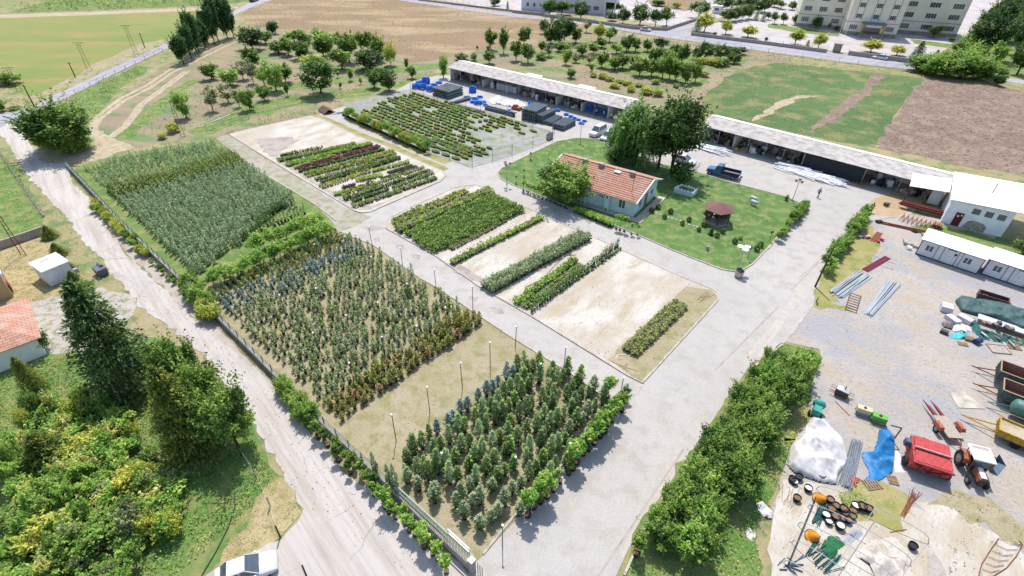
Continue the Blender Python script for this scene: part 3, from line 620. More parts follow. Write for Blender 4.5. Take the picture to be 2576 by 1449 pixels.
def corr(m, P00, P10, P11, P01, n, amp=.05, mi=0, th=.03):
    """corrugated sheet: ribs run from the P00-P10 edge to the P01-P11 edge"""
    P00, P10, P11, P01 = map(np.array, (P00, P10, P11, P01)); vs = []
    for i in range(2*n+1):
        f = i/(2*n); dz = np.array([0, 0, amp*(i % 2)]); vs += [P00+(P10-P00)*f+dz, P01+(P11-P01)*f+dz]
    fs = [(2*i, 2*i+2, 2*i+3, 2*i+1) for i in range(2*n)]; m.add(vs, fs, mi)
    e = np.array([0, 0, -th]); m.quad(P00+e, P10+e, P11+e, P01+e, m=mi); return m
# open storage shed, one long range whose middle the trees hide
def shed(a, b, d, he, hb, bays, label, nrib):
    p, rz, L = frame(a, b); t = thing('storage_shed', label, 'shed', p, rz); w_ = M()
    w_.box(L/2, d-.1, 0, L, .2, hb-.05); w_.box(.1, d/2-.1, 0, .2, d-.2, he-.06); w_.box(L-.1, d/2-.1, 0, .2, d-.2, he-.06); w_.build('wall', white, t)
    fl = M(); fl.box(L/2, d/2, 0, L-.44, d-.4, .06); fl.build('floor', g_concd, t)
    for k, q in enumerate(bays):
        if q[1]:
            m = M(); m.box(q[0]*L, d/2, .062, .16, d-.42, q[1]); m.build('partition', white, t)
        m = M(); m.cyl((q[0]*L, -.1, 0), (q[0]*L, -.1, he-.05), .06); m.build('post', metal, t)
    bm2 = M(); bm2.box(L/2, -.1, he-.14, L, .12, .13); bm2.build('beam', dkmetal, t)
    rf = M(); ov = 1.0; yr = d*.72; zr = hb+.25
    corr(rf, (-.4, -ov, he), (L+.4, -ov, he), (L+.4, yr, zr), (-.4, yr, zr), nrib)
    r_ = rf.build('roof', fibre, t)
    bk = M(); corr(bk, (-.4, yr+.02, zr), (L+.4, yr+.02, zr), (L+.4, d+.9, zr-.5), (-.4, d+.9, zr-.5), nrib); bk.build('rear_roof', roofw, t)  # rear slope coloured white to paint in the sun glare on it
    rd = M(); rd.box(L/2, yr, zr+.02, L+.8, .3, .07); rd.build('ridge_cap', roofw, r_)
    sm = M()
    for k in range(1, int(L/1.2)):      # overlapping sheet edges
        for yy, o in ((-.1+d*.22, 0), (d*.45, .5)):
            zz = he+(zr-he)*(yy+ov)/(yr+ov)
            if (k*7+int(yy)) % 3 and k % 3 == 0: M().box(k*1.2+o, yy, zz+.03, 2.3, .06, .035).build('sheet_lap', roofw, r_)
    return t, L
SH1, L1 = shed((1133,200), (1566,308), 5.6, 3.2, 3.7, [(f, q) for f, q in ((.075,0),(.14,0),(.215,1.7),(.285,0),(.365,1.8),(.445,0),(.52,0),(.6,0),(.655,1.9),(.725,0),(.79,1.9),(.86,0),(.925,2.6))], 'long white open-front shed with a corrugated roof, behind the blue coils and black pipes', 200)
SH2, L2 = shed((1762,352), (2360,516), 5.6, 3.2, 3.7, [(f, q) for f, q in ((.01,2.2),(.085,0),(.16,2.4),(.23,0),(.31,0),(.39,0),(.475,2.6),(.72,0),(.85,0))], 'second long open-front storage shed, between the tall dark pine and the white workshop', 190)
def onshed(S_, L, f, y): return S_.matrix_basis @ Vector((f*L, y, 0))
bpy.context.view_layer.update()
for f, n_ in ((.42, 1), (.72, 1)):     # low rooms behind the first shed
    P_ = onshed(SH1, L1, f, 7.3); t = thing('rear_annex', 'small white flat-roofed annex behind the shed, '+('nearer the open end' if f < .5 else 'nearer the tall trees'), 'annex', P_, SH1.rotation_euler[2])
    m = M(); m.box(0, 0, 0, 4, 2.6, 3.1); m.build('wall', white, t); m = M(); m.box(0, 0, 3.103, 4.4, 3, .12); m.build('roof', roofw, t)
# curtain and end infill of the second shed
def sag(name, mats, par, x0, x1, y, z0, z1, n=14, dip=.5, wav=.12):
    m = M(); vs = []
    for i in range(n+1):
        f = i/n; x = x0+(x1-x0)*f; yy = y+wav*sin(i*1.9); vs += [(x, yy, z0), (x, yy-.03*cos(i), (z0+z1)/2), (x, yy, z1-dip*4*f*(1-f))]
    m.add(vs, [(3*i+k, 3*i+3+k, 3*i+4+k, 3*i+1+k) for i in range(n) for k in (0, 1)]); m.add([(a, b+.02, c) for a, b, c in vs], [(3*i+k, 3*i+3+k, 3*i+4+k, 3*i+1+k) for i in range(n) for k in (0, 1)])
    return m.build(name, mats, par)
sag('dark_curtain', mat('dark_shade_net', C(58,66,72), .9, noise=.1), SH2, L2*.48, L2*.715, -.25, .05, 2.95, dip=.35)
# plain office house
p, rz, L = frame((1405,489), (1590.7,547.8)); L = 15.6; p = G(1590.7,547.8)-L*np.array([cos(rz), sin(rz)]); D_ = 8.9
HS = thing('house', 'single-storey pale mint house with a red clay tile roof, on the lawn', 'house', p, rz, z=.1); hw = 2.95; hr = 4.35
m = M(); m.add([(0, 0, 0), (L, 0, 0), (L, D_, 0), (0, D_, 0), (0, 0, hw), (L, 0, hw), (L, D_, hw), (0, D_, hw), (0, D_*.62, hr-.12), (L, D_*.62, hr-.12)], [(0, 1, 5, 4), (2, 3, 7, 6), (0, 4, 8, 7, 3), (1, 2, 6, 9, 5)]); m.build('wall', wall_l, HS)
m = M(); rp = [(-.5, -.75, hw-.12), (L+.5, -.75, hw-.12), (L+.5, D_*.62, hr+.06), (-.5, D_*.62, hr+.06)]; m.slab(rp, .1)
m.slab([(-.5, D_*.62+.01, hr+.06), (L+.5, D_*.62+.01, hr+.06), (L+.5, D_+.6, hw+.02), (-.5, D_+.6, hw+.02)], .1); RF = m.build('roof', tile, HS)
m = M()
for k in range(13):
    f = (k+.5)/13; m.box(L/2, -.75+(D_*.62+.75)*f, hw-.115+(hr-hw+.18)*f, L+.96, .07, .05)
m.build('tile_course', mat('dark_tile_course', C(180,124,104), .9), RF)
m = M(); m.box(L/2, D_*.62, hr+.07, L+1, .26, .08); m.build('ridge_tiles', tile, RF)
for x0, x1 in ((-.62, -.5), (L+.5, L+.62)):
    m = M(); m.slab([(x0, -.8, hw-.1), (x1, -.8, hw-.1), (x1, D_*.62, hr+.1), (x0, D_*.62, hr+.1)], .18); m.slab([(x0, D_*.62+.003, hr+.1), (x1, D_*.62+.003, hr+.1), (x1, D_+.6, hw+.06), (x0, D_+.6, hw+.06)], .18); m.build('barge_board', white, RF)
for x, s_, kk in ((4.1, .75, 0), (7.1, .75, 0), (10.2, .8, 1), (12.6, .7, 2)):
    m = M(); yy = D_*.62-.5
    if kk == 1: m.box(x, yy-.3, hr-.1, 1.0, .7, .18)
    else: m.box(x, yy, hr-.25, s_, s_*.8, .75); m.box(x, yy, hr+.5, s_+.16, s_*.8+.16, .08, m=1)
    m.build('chimney' if kk != 1 else 'roof_hatch', [(conc, white, tile)[kk], conc], RF)
for x in (7.2, 11.3): 
    m = M(); m.box(x, -.35, 0, .75, .7, hw-.16); b_ = m.build('flue_pier', wall_l, HS); m = M(); m.box(x, -.71, hw-.75, .3, .06, .4); m.box(x, -.71, .15, .34, .06, .34); m.build('flue_vent', GL, b_)
for x in (5.2, 8.6, 10.0): window(HS, x, -.02, 1.75, .9, .4)
window(HS, 13.6, -.02, .95, 1.15, 1.4); window(HS, 6.2, -.02, .5, .7, 1.5, panes=1)
window(HS, L+.02, 2.2, .9, 1.2, 1.3, 'x', d=1); window(HS, L+.02, 6.7, .9, 1.2, 1.3, 'x', d=1)
m = M(); m.box(L+.03, 4.6, .02, .08, 1.0, 2.15); d_ = m.build('door', mat('taupe_door', C(150,136,124), .6), HS); m = M(); m.box(L+.09, 4.95, 1.0, .05, .16, .04); m.build('handle', metal, d_)
m = M(); m.box(L/2+.5, -.6, -.02, L+2.6, 1.19, .12); m.box(L+1.15, D_/2+.1, -.02, 1.2, D_+.2, .12); m.build('plinth_walk', g_conc, HS)
m = M(); m.cyl((L-1.2, 1.2, 3.1), (L-1.2, 1.2, 6.0), .03); m.cyl((L-1.6, 1.2, 5.9), (L-.8, 1.2, 5.95), .02); m.cyl((L-1.5, 1.2, 5.6), (L-.9, 1.2, 5.62), .02); m.build('aerial', dkmetal, RF)
# two site cabins
ribw = mat('white_cabin_panel', C(226,226,230,.85), .5, noise=.05, scale=.8)
def cabin(a, rz, label, door=True):
    p = G(*a); L, D, h = 7.2, 2.9, 2.45
    t = thing('site_cabin', label, 'cabin', p, rz); m = M(); m.box(L/2, D/2, .18, L-.04, D-.04, h-.2); m.build('wall', ribw, t)
    f = M(); f.box(L/2, D/2, .06, L, D, .14)
    for x in (0.04, L-.04):
        for y in (0.04, D-.04): f.box(x, y, .2, .1, .1, h-.2)
    f.box(L/2, 0, h-.1, L, .1, .14); f.build('frame', mat('navy_frame', C(74,66,110), .6), t)
    r = M(); corr(r, (-.15, -.25, h+.08), (L+.15, -.25, h+.08), (L+.15, D+.2, h+.42), (-.15, D+.2, h+.42), 30, .04); r.build('roof', roofw, t)
    for x in (1.2, 5.6): window(t, x, 0, 1.0, .95, .95, fm=upvc)
    s_ = M()
    for x in (2.05, 2.75, 4.45, 4.9): s_.box(x, -.005, .2, .05, .04, h-.32)
    s_.build('panel_joint', dkmetal, t)
    m = M(); m.box(3.6, -.015, .22, .85, .06, 1.95); d_ = m.build('door', ribw, t); m = M(); m.box(3.6, -.03, 2.2, 1.0, .06, .05); m.box(3.6, -.05, 1.2, .05, .05, .1); m.build('door_trim', dkmetal, d_)
    m = M(); m.cyl((4.15, -.02, 1.75), (4.15, -.12, 1.75), .16); m.build('vent', dkmetal, t)
    b_ = M()
    for x in (.4, 2.4, 4.6, 6.6): b_.box(x, .3, 0, .4, .3, .07); b_.box(x, D-.3, 0, .4, .3, .07)
    b_.build('footing_block', conc, t); return t
p, rz, _ = frame((2301,639), (2459.6,693)); cabin((2301,639), rz, 'white site cabin with corrugated roof, nearest the white workshop'); cabin((2466,690), rz, 'white site cabin with corrugated roof, cut off by the right edge of the photo')
# white workshop with canopy
p, rz, _ = frame((2365,559), (2496,592)); Lw = 7.6
WK = thing('workshop', 'tall white workshop with a dazzling white sheet roof and three square windows', 'building', p, rz); h0, h1 = 4.1, 4.6; Dw = 9.5; wwall = mat('patched_white_render', C(232,234,240,.95), .85, noise=.07, scale=.8)
m = M(); m.add([(0, 0, 0), (Lw, 0, 0), (Lw, Dw, 0), (0, Dw, 0), (0, 0, h0), (Lw, 0, h0+.35), (Lw, Dw, h1+.35), (0, Dw, h1)], [(0, 1, 5, 4), (1, 2, 6, 5), (2, 3, 7, 6), (3, 0, 4, 7)]); m.build('wall', wwall, WK)
m = M(); corr(m, (-.35, -.7, h0+.02), (Lw+1.9, -.7, h0+.45), (Lw+1.9, Dw+.6, h1+.5), (-.35, Dw+.6, h1+.06), 22, .025, th=.09); m.build('roof', roofw, WK)
for x in (3.35, 4.9, 6.4):
    m = M(); m.box(x, -.02, 2.5, .95, .07, .85); m.build('window', GL, WK)
m = M(); m.box(1.75, -.03, .05, 1.0, .08, 2.15); d_ = m.build('door', mat('dark_red_door', C(124,44,48), .5), WK); m = M(); m.box(1.6, -.09, 1.55, .26, .03, .22); m.box(2.0, -.09, 1.75, .2, .03, .2); m.build('door_sticker', white, d_)
stain = mat('bare_render_patch', C(196,190,172), .9, noise=.3, scale=3)
m = M(); m.add([(2.6, -.012, .05), (5.4, -.012, .05), (5.5, -.012, .8), (5.0, -.012, 1.35), (3.6, -.012, 1.5), (3.0, -.012, 1.2), (2.8, -.012, .7)], [tuple(range(7))]); m.build('render_patch', stain, WK)
m = M(); m.cyl((4.6, 4.5, 4.4), (4.6, 4.5, 6.2), .07); m.build('roof_pipe', rust, WK)
# canopy left of the workshop
CN = thing('canopy', 'flat white sheet canopy on posts, left of the tall white workshop', 'canopy', p, rz); m = M()
corr(m, (-5.6, 3.2, 3.3), (-.4, 3.2, 3.7), (-.4, 8.1, 4.1), (-5.6, 8.1, 3.7), 16, .025, th=.08); m.build('roof', roofw, CN)
for x, y in ((-5.4, 3.4), (-2.9, 3.4), (-.6, 3.4), (-5.4, 7.8), (-2.9, 7.8)):
    m = M(); m.box(x, y, 0, .12, .12, 3.25); m.build('post', rust, CN)
m = M(); m.box(-1.4, 6.5, 0, 1.5, .12, 2.4); m.build('back_wall', white, CN)
# hexagonal gazebo
p = G(1801,557); GZ = thing('gazebo', 'hexagonal garden gazebo with a brown shingle roof, on the lawn', 'gazebo', p, .3, z=.1); br = mat('brown_shingle', C(142,102,98), .8, noise=.12); bw = mat('brown_wood', C(110,76,56), .8)
for k in range(6):
    a0, a1 = k*pi/3, (k+1)*pi/3; m = M(); R_ = 2.35; m.slab([(0, 0, 3.1), (R_*cos(a0), R_*sin(a0), 2.25), (R_*cos(a1), R_*sin(a1), 2.25)], .05); m.build('roof_panel', br, GZ)
    m = M(); m.cyl((1.8*cos(a0), 1.8*sin(a0), 0), (1.8*cos(a0), 1.8*sin(a0), 2.35), .07); m.build('post', bw, GZ)
    if k != 4: m = M(); m.tube([(1.8*cos(a0), 1.8*sin(a0), .9), (1.8*cos(a1), 1.8*sin(a1), .9)], .05); m.tube([(1.8*cos(a0), 1.8*sin(a0), .5), (1.8*cos(a1), 1.8*sin(a1), .5)], .03); m.build('rail', bw, GZ)
m = M(); m.lathe([(2.1, 0), (2.1, .1)], 6); m.build('floor', g_concd, GZ); m = M(); m.cyl((0, 0, .1), (0, 0, .75), .08); m.box(0, 0, .75, 1.1, 1.1, .06); m.build('table', bw, GZ)
# school behind
p, rz, _ = frame((2119,86), (2250,98)); beige = mat('beige_school_render', C(230,220,202,.95), .85, noise=.05, scale=.15); sockel = mat('stone_plinth', C(190,178,164), .9, noise=.15, scale=1.2)
rz = rad(-19); SCH = thing('school', 'large beige four-storey school with rows of white windows, behind the forecourt', 'school', p, rz)
blocks = [(-15.5, .2, 9, 15), (0, 17, 0, 16), (16.9, 38.5, 10.5, 16)]
m = M(); k_ = M(); lm = M()
for a, b, y, d in blocks:
    m.box((a+b)/2, y+d/2, 1.2, b-a, d, 16.8); k_.box((a+b)/2, y+d/2, 0, b-a+.2, d+.2, 1.2); lm.box((a+b)/2, y+d/2, 4.3, b-a+.12, d+.12, .18)
m.build('wall', beige, SCH); k_.build('plinth', sockel, SCH); lm.build('string_course', mat('course_band', C(190,170,140), .9), SCH)
for z in (1.9, 5.6, 9.1, 12.6, 15.6):
    for a, b, y, n_, w_ in ((-15.5, .2, 9, 3, 2.7), (16.9, 38.5, 10.5, 3, 3.4)):
        for k in range(n_): window(SCH, a+(b-a)*(k+.5)/n_+(.4 if a > 0 else 0), y-.02, z, w_, 1.7, panes=4)
    for x in (3.2, 8.6, 13.9):
        if z > 2: window(SCH, x, -.02, z, 1.9, 1.5, panes=3)
    if z < 2:
        for x in (2.6, 14.4): window(SCH, x, -.02, z, 2.6, 1.6, panes=4)
m = M(); 
for x in (3.2, 8.6, 13.9):
    for s_ in (-1.15, 1.15): m.box(x+s_, -.03, 5.0, .1, .1, 13)
m.build('wall_strip', mat('brown_strip', C(120,100,88), .8), SCH)
m = M(); m.box(8.6, -1.6, 4.2, 7.2, 3.2, .5); m.box(8.6, -3.15, 3.2, 7.0, .2, 1.0, m=1); m.box(5.2, -3.0, 1.0, .4, .4, 2.3, m=1); m.box(12, -3.0, 1.0, .4, .4, 2.3, m=1); EN = m.build('entrance_porch', [mat('blue_grey_roof', C(120,140,170), .6), mat('ochre_fascia', C(214,168,84), .7)], SCH)
m = M(); m.box(8.6, -3.28, 3.42, 4.6, .06, .6); m.build('name_board', white, EN)
m = M()
for k in range(16): m.box(6.6+k*.27, -3.33, 3.6, .14, .03, .22)
m.build('lettering', mat('dark_lettering', C(90,70,80), .8), EN)
for k in range(6):
    m = M(); m.box(8.6, -2.6-.34*k, .0, 8, .34, 1.0-.165*k); m.build('step', sockel, EN)
m = M(); m.box(8.6, -1.2, 1.0, 6.4, 2.3, .04); m.box(8.6, -.04, 1.2, 5.6, .06, 2.2, m=1); m.build('entrance_doors', [sockel, GL], EN)
for x in (-1.6, .4):
    m = M(); m.cyl((x, -3.4, .3), (x, -3.4, 8.5), .07); fp = m.build('flag_pole', white); fp.parent = SCH
# second school block at the top edge
p, rz, _ = frame((1313,22), (1520,44)); t = thing('school_annex', 'pale two-winged school annex cut off by the top edge, behind a row of trees', 'building', G(1311,22), rad(-22)); m = M(); m.box(6, 4, 0, 12, 8, 12); m.box(24, 9, 0, 24, 10, 12); m.box(38.4, 3.4, 5, 5, 5, 6.5); m.build('wall', mat('pale_lilac_render', C(226,220,222,.9), .85), t)
for z in (1.2, 5.0, 8.4):
    for x in (3, 6, 9): window(t, x, -.02, z, 1.2, 1.5, panes=1)
    for x in (14.5, 18, 21.5, 25, 28.5, 32): window(t, x, 3.98, z, 2.4, 1.6, panes=3)
for x in (36.3, 40.5): m = M(); m.box(x, 1.2, 0, .4, .4, 5); m.build('column', white, t)
# gate kiosk and bus shelter beside the school road
t = thing('gate_kiosk', 'small open kiosk with a pale lid at the school wall, right of the yellow tree', 'kiosk', G(2103,132), rad(-28)); m = M(); m.box(0, 1.1, 0, 2.4, .15, 2.5); m.box(-1.12, .5, 0, .15, 1.0, 2.5); m.box(1.12, .5, 0, .15, 1.0, 2.5); m.build('wall', cream, t); m = M(); m.box(0, .55, 2.5, 2.9, 1.7, .14); m.build('roof', mat('dusty_rose_roof', C(200,172,166), .8), t)
t = thing('guard_hut', 'tiny white guard hut with a pale roof among trees, far at the top', 'hut', G(1803,33), rad(-30)); m = M(); m.box(0, 0, 0, 3.2, 3, 2.8); m.build('wall', white, t); m = M(); m.box(0, 0, 2.8, 4, 3.8, .25); m.build('roof', roofw, t); window(t, 0, -1.52, 1.1, 1.8, 1.1)
# left edge: white hut with sheet roof, tiled houses
p = G(130,722); t = thing('metal_hut', 'white windowless hut with a ribbed white roof, by the left edge', 'hut', p, ang(p, G(183,699))); Lh, Dh, hh = 2.75, 3.3, 2.3
m = M(); m.box(Lh/2, Dh/2, .05, Lh, Dh, hh-.05); m.build('wall', ribw, t); m = M(); m.box(Lh/2, Dh/2, hh+.002, Lh+.3, Dh+.4, .06); RFh = m.build('roof', roofw, t)
m = M()
for k in range(13): m.box(Lh/2, -.1+k*.29, hh+.06, Lh+.3, .05, .04)
m.build('roof_rib', metal, RFh)
m = M()
for k in range(3):
    for j in range(5): m.box(.75+j*.18+k*.03, 2.8-k*.24, hh+.065, .13, .07, .03)
m.build('roof_marking', mat('faded_purple_print', C(150,120,150), .8), RFh)
m = M(); m.box(Lh+.35, .25, .35, .45, .4, .55); m.build('air_unit', metal, t)
p = G(118,892); t = thing('tiled_house', 'white-walled house with a salmon tile roof, cut off by the left edge', 'house', p, ang(p, G(-20,945))-pi, z=0)
# local x runs from far left to the corner
m = M(); m.box(-7, 4, 0, 14, 8, 2.5); m.build('wall', white, t); m = M()
m.add([(.5, -.5, 2.5), (.5, 8.5, 2.5), (-14.5, 8.5, 2.5), (-14.5, -.5, 2.5), (-4.2, 4, 4.1), (-10, 4, 4.1), (.5, -.5, 2.4), (.5, 8.5, 2.4), (-14.5, 8.5, 2.4), (-14.5, -.5, 2.4)], [(0, 1, 4), (1, 2, 5, 4), (2, 3, 5), (3, 0, 4, 5), (0, 1, 7, 6), (1, 2, 8, 7), (2, 3, 9, 8), (3, 0, 6, 9)]); r_ = m.build('roof', tile, t)
m = M(); m.cyl((-4, 2.2, 3.3), (-4, 2.2, 3.9), .3, n=12); m.cyl((-4, 2.2, 3.9), (-4, 2.2, 3.95), .34, n=12, m=1); m.build('roof_tank', [mat('blue_tank', C(70,70,150), .5), white], r_)
p = G(38,745); t = thing('ochre_house', 'ochre and white house corner with a balcony, at the left edge', 'house', p, ang(p, G(-10,640)), z=0); m = M(); m.box(3.5, 4.1, 0, 7, 8, 3.2); m.build('wall', mat('ochre_render', C(222,186,140), .85), t); m = M(); m.box(3.5, 4.1, 3.2, 7.5, 8.6, .25); m.build('roof_slab', white, t)
m = M(); m.box(1.6, -.02, .2, 1.6, .1, 1.1); m.build('red_panel', mat('crimson_panel', C(160,50,70), .6), t); window(t, 4.6, 0, 1, 1.2, 1.2)
# kiosk under the round tree
p = G(118,380); t = thing('tiled_kiosk', 'small white kiosk with clay roof tiles, half hidden under the round tree', 'kiosk', G(127,356), ROTB+.1); m = M(); m.box(0, 0, 0, 2.6, 2.4, 2.3); m.build('wall', white, t); m = M(); m.slab([(-1.6, -1.5, 2.3), (1.6, -1.5, 2.3), (1.6, 0, 3.0), (-1.6, 0, 3.0)], .08); m.slab([(-1.6, 0, 3.0), (1.6, 0, 3.0), (1.6, 1.5, 2.3), (-1.6, 1.5, 2.3)], .08); m.build('roof', tile, t); window(t, 0, -1.22, .9, .8, .8)
# low walls, fences
def wall(name, pts, h, wd, m_, label, cap=None, posts=None, pm=None, rail=0, group=None):
    P = [G(*q) for q in pts]; t = thing(name, label, 'wall' if not rail or wd > .12 else 'fence', P[0], 0, group); o = P[0]; w_ = M(); c_ = M(); p_ = M(); r_ = M()
    for a, b in zip(P[:-1], P[1:]):
        L = float(np.hypot(*(b-a))); mid = (a+b)/2-o; an = ang(a, b); w_.box(mid[0], mid[1], 0, L, wd, h, an)
        if cap: c_.box(mid[0], mid[1], h+.002, L, wd+.1, .07, an)
        n = max(1, int(L/(posts or 1e9)))
        if posts:
            for k in range(n+1): q = a+(b-a)*k/n-o; M().box(q[0], q[1], h, .07, .07, pm).build('post', cap if cap and not isinstance(cap, bool) else gpost, t)
            for j in range(rail): zz = h+pm*(j+1)/rail-.06; r_.cyl((*(a-o), zz), (*(b-o), zz), .018, n=4)
    w_.build('wall_body' if h > .05 else 'base', m_, t)
    if cap: c_.build('coping', conc, t)
    if rail: r_.build('rails', gpost, t)
    return t
wall('boundary_wall', [(168,418),(246,501),(330,590)], .75, .2, conc, 'low concrete boundary wall with green mesh fence, at the top of the old road', posts=1.6, pm=1.0, rail=4, cap=gpost)
wall('boundary_wall', [(330,590),(480,735),(690,948),(820,1080),(985,1235)], .75, .2, conc, 'long low boundary wall half hidden by potted trees, along the old road', posts=1.8, pm=1.0, rail=4, cap=gpost)
wall('boundary_wall', [(985,1235),(1179,1431)], .7, .22, conc, 'low boundary wall beneath the pale green sliding gate rail', cap=True)
wall('garden_wall', [(-60,655),(0,628),(115,588)], 1.2, .25, conc, 'short grey concrete wall at the left edge by the lattice pole')
wall('school_wall', [(1738,89),(1932,113),(2078,133)], 1.0, .3, conc, 'long low school wall with stone pillars, left of the gate kiosk', cap=True, posts=4, pm=.9)
wall('school_wall', [(2132,138),(2300,160)], 1.2, .3, conc, 'school wall behind the parked white car, right of the gate kiosk', cap=True, posts=4, pm=.7)
wall('school_wall', [(1289,32),(1370,40)], 1.0, .3, conc, 'short low wall at the annex gateway, leftmost school wall', cap=True)
wall('school_wall', [(1372,42),(1495,58),(1590,73),(1675,77),(1758,50)], 1.0, .3, conc, 'low wall with pillars wrapping the tree corner of the school grounds', cap=True, posts=5, pm=.8)
wall('field_fence', [(1052,1),(1288,29)], .6, .25, conc, 'dark low wall with a wire fence along the far edge of the dry field', posts=3, pm=1.4, rail=2, cap=dkmetal)
wall('meadow_fence', [(0,383),(60,470),(112,545)], .15, .12, conc, 'low kerb with mesh fence beside the green patch at the left edge', posts=2, pm=1.2, rail=2, cap=metal)
wall('nursery_fence', [(1034,232),(1288,300),(1394,334),(1389,352),(1288,392),(1188,421),(1077,384)], .02, .06, conc, 'tall green post and wire fence round the gravel plot of low plants', posts=4.2, pm=2.3, rail=2, cap=gpost)
wall('roadside_fence', [(150,256),(262,200),(410,129)], .02, .05, conc, 'line of short fence stakes beside the asphalt road', posts=4.5, pm=.9, rail=1, cap=dkmetal)
wall('field_edge_fence', [(1500,66),(1610,86),(1725,104),(1932,133),(2157,163),(2295,178)], .02, .05, conc, 'long wire fence with stakes between the school road and the fields', posts=5, pm=1.3, rail=1, cap=metal)
wall('orchard_fence', [(520,330),(640,285),(760,258),(860,246)], .02, .05, conc, 'thin fence posts along the reeds north of the empty concrete plot', posts=4, pm=1.4, rail=1, cap=metal)
# ---------------------------------------------------------------- vehicles
def paint(name, c): return mat(name, C(*c), .3, noise=.03, spec=.6)
hl = mat('headlamp', C(230,230,235), .2); tl = mat('tail_lamp', C(170,30,30), .3)
def wheel(par, x, y, r, w_, rimc=None, name='wheel'):
    m = M(); m.torus((x, y, r), r*.72, r*.28, (0, 1, 0), 18, 8); m.cyl((x, y-w_*.3, r), (x, y+w_*.3, r), r*.72, n=14); t = m.build(name, rubber, par, True)
    s = 1 if y > 0 else -1; m = M(); m.cyl((x, y+s*w_*.3, r), (x, y+s*w_*.36, r), r*.52, r*.44, 12); m.cyl((x, y+s*w_*.36, r), (x, y+s*w_*.4, r), r*.16, n=8); m.build('rim', rimc or metal, t)
def car(name, label, p, rz, L, W, Hh, col_, kind='sedan', cat='car', z=0.):
    """x forward. body lofted over stations, glasshouse above"""
    t = thing(name, label, cat, p, rz, z=z); pm = paint(col_[0], col_[1]); b = []
    belt = {'sedan': .62, 'van': .58}[kind]*Hh/1.45*1.45/1.45
    hb = Hh*.6; fr = L/2
    prof = [(-fr, hb*.55, hb*.86, .80), (-fr+.12, .22, hb*.95, .93), (-fr+.7, .2, hb*1.0, 1), (-.2*L, .2, hb, 1), (.12*L, .2, hb*.98, 1), (.27*L, .2, hb*.88, .99), (fr-.35, .22, hb*.78, .95), (fr-.08, .28, hb*.66, .84), (fr, .34, hb*.5, .74)]
    if kind == 'van': prof[-4:] = [(.3*L, .2, hb*.93, .99), (fr-.35, .22, hb*.82, .95), (fr-.06, .28, hb*.7, .86), (fr, .34, hb*.5, .78)]
    for x, z0, z1, s in prof:
        h_ = W/2*s; b.append([(x, -h_*.92, z0), (x, h_*.92, z0), (x, h_, z0+(z1-z0)*.35), (x, h_*.98, z1-.1), (x, h_*.86, z1), (x, -h_*.86, z1), (x, -h_*.98, z1-.1), (x, -h_, z0+(z1-z0)*.35)])
    m = M(); m.loft(b); m.build('body', pm, t, True)
    if kind == 'sedan': xs = (-.4*L, -.26*L, .03*L, .22*L)
    else: xs = (-.475*L, -.42*L, .1*L, .27*L)
    zb, zt = hb*.95, Hh; w0, w1 = W/2*.87, W/2*.7
    m = M(); m.box((xs[1]+xs[2])/2, 0, zt-.05, xs[2]-xs[1], w1*2, .06, tp=(.94, .9)); m.build('roof', pm, t)
    q = lambda x, y, zz: (x, y, zz)
    m = M(); m.slab([q(xs[3], -w0, zb), q(xs[3], w0, zb), q(xs[2], w1, zt-.04), q(xs[2], -w1, zt-.04)], .03); m.build('windscreen', GL, t)
    m = M(); m.slab([q(xs[0], w0, zb), q(xs[0], -w0, zb), q(xs[1], -w1, zt-.04), q(xs[1], w1, zt-.04)], .03); m.build('rear_window', GL, t)
    for s in (1, -1):
        m = M(); m.add([q(xs[0], s*w0, zb), q(xs[3], s*w0, zb), q(xs[2], s*w1, zt-.04), q(xs[1], s*w1, zt-.04)], [(0, 1, 2, 3)]); g_ = m.build('side_window', GL, t); m = M()
        for f in (0, .33, .62, 1):
            a = xs[0]+(xs[3]-xs[0])*f; c = xs[1]+(xs[2]-xs[1])*f; m.cyl((a, s*w0*1.004, zb), (c, s*w1*1.01, zt-.02), .035, n=4)
        m.build('pillar', pm, g_)
        m = M(); m.box(fr-.12, s*W*.33, hb*.5, .16, .3, .14); m.build('headlight', hl, t); m = M(); m.box(-fr+.06, s*W*.36, hb*.62, .12, .22, .16); m.build('tail_light', tl, t)
        m = M(); m.box(xs[3]-.25, s*(W/2+.06), zb-.02, .14, .16, .12); m.build('wing_mirror', pm, t)
        for x in (-fr+.78, fr-.82): wheel(t, x, s*(W/2-.12), .31, .22)
    return t
W_ = ('white_car_paint', (240,240,244))
def carpx(name, label, a, b, W, Hh, kind='sedan', L=None, cp=W_, z=0., cat='car'):
    p, q = G(*a), G(*b); L = L or float(np.hypot(*(q-p))); return car(name, label, (p+q)/2, ang(p, q), L, W, Hh, cp, kind, cat, z)
# rear -> front in the photo
carpx('parked_hatchback', 'white hatchback cut off by the bottom edge, on the dirt lane', (560,1466), (688,1420), 1.78, 1.48, 'sedan', 4.2)
carpx('parked_van', 'white passenger van in front of the tall trees, by the lawn corner', (1523,328), (1482,350), 1.85, 1.9, 'van', 4.7, cat='van')
carpx('parked_car', 'white car mostly hidden behind the willow, beside the white van', (1545,338), (1510,360), 1.75, 1.5, L=4.2)
carpx('parked_sedan', 'white sedan half under the tall dark pine, left of the blue pickup', (1690,400), (1752,418), 1.78, 1.45, L=4.4)
carpx('parked_car', 'white sedan parked by the school wall, near the dense dark hedge', (2233,152), (2190,145), 1.78, 1.45, L=4.5)
carpx('parked_car', 'small white hatchback at the tree corner of the school wall', (1602,76), (1646,80), 1.7, 1.5, L=4.0)
t = carpx('dark_lorry', 'dark lorry far off on the asphalt road at the top edge', (628,8), (652,-2), 2.3, 2.8, 'van', 6.5, ('slate_paint', (90,100,116)), cat='lorry')
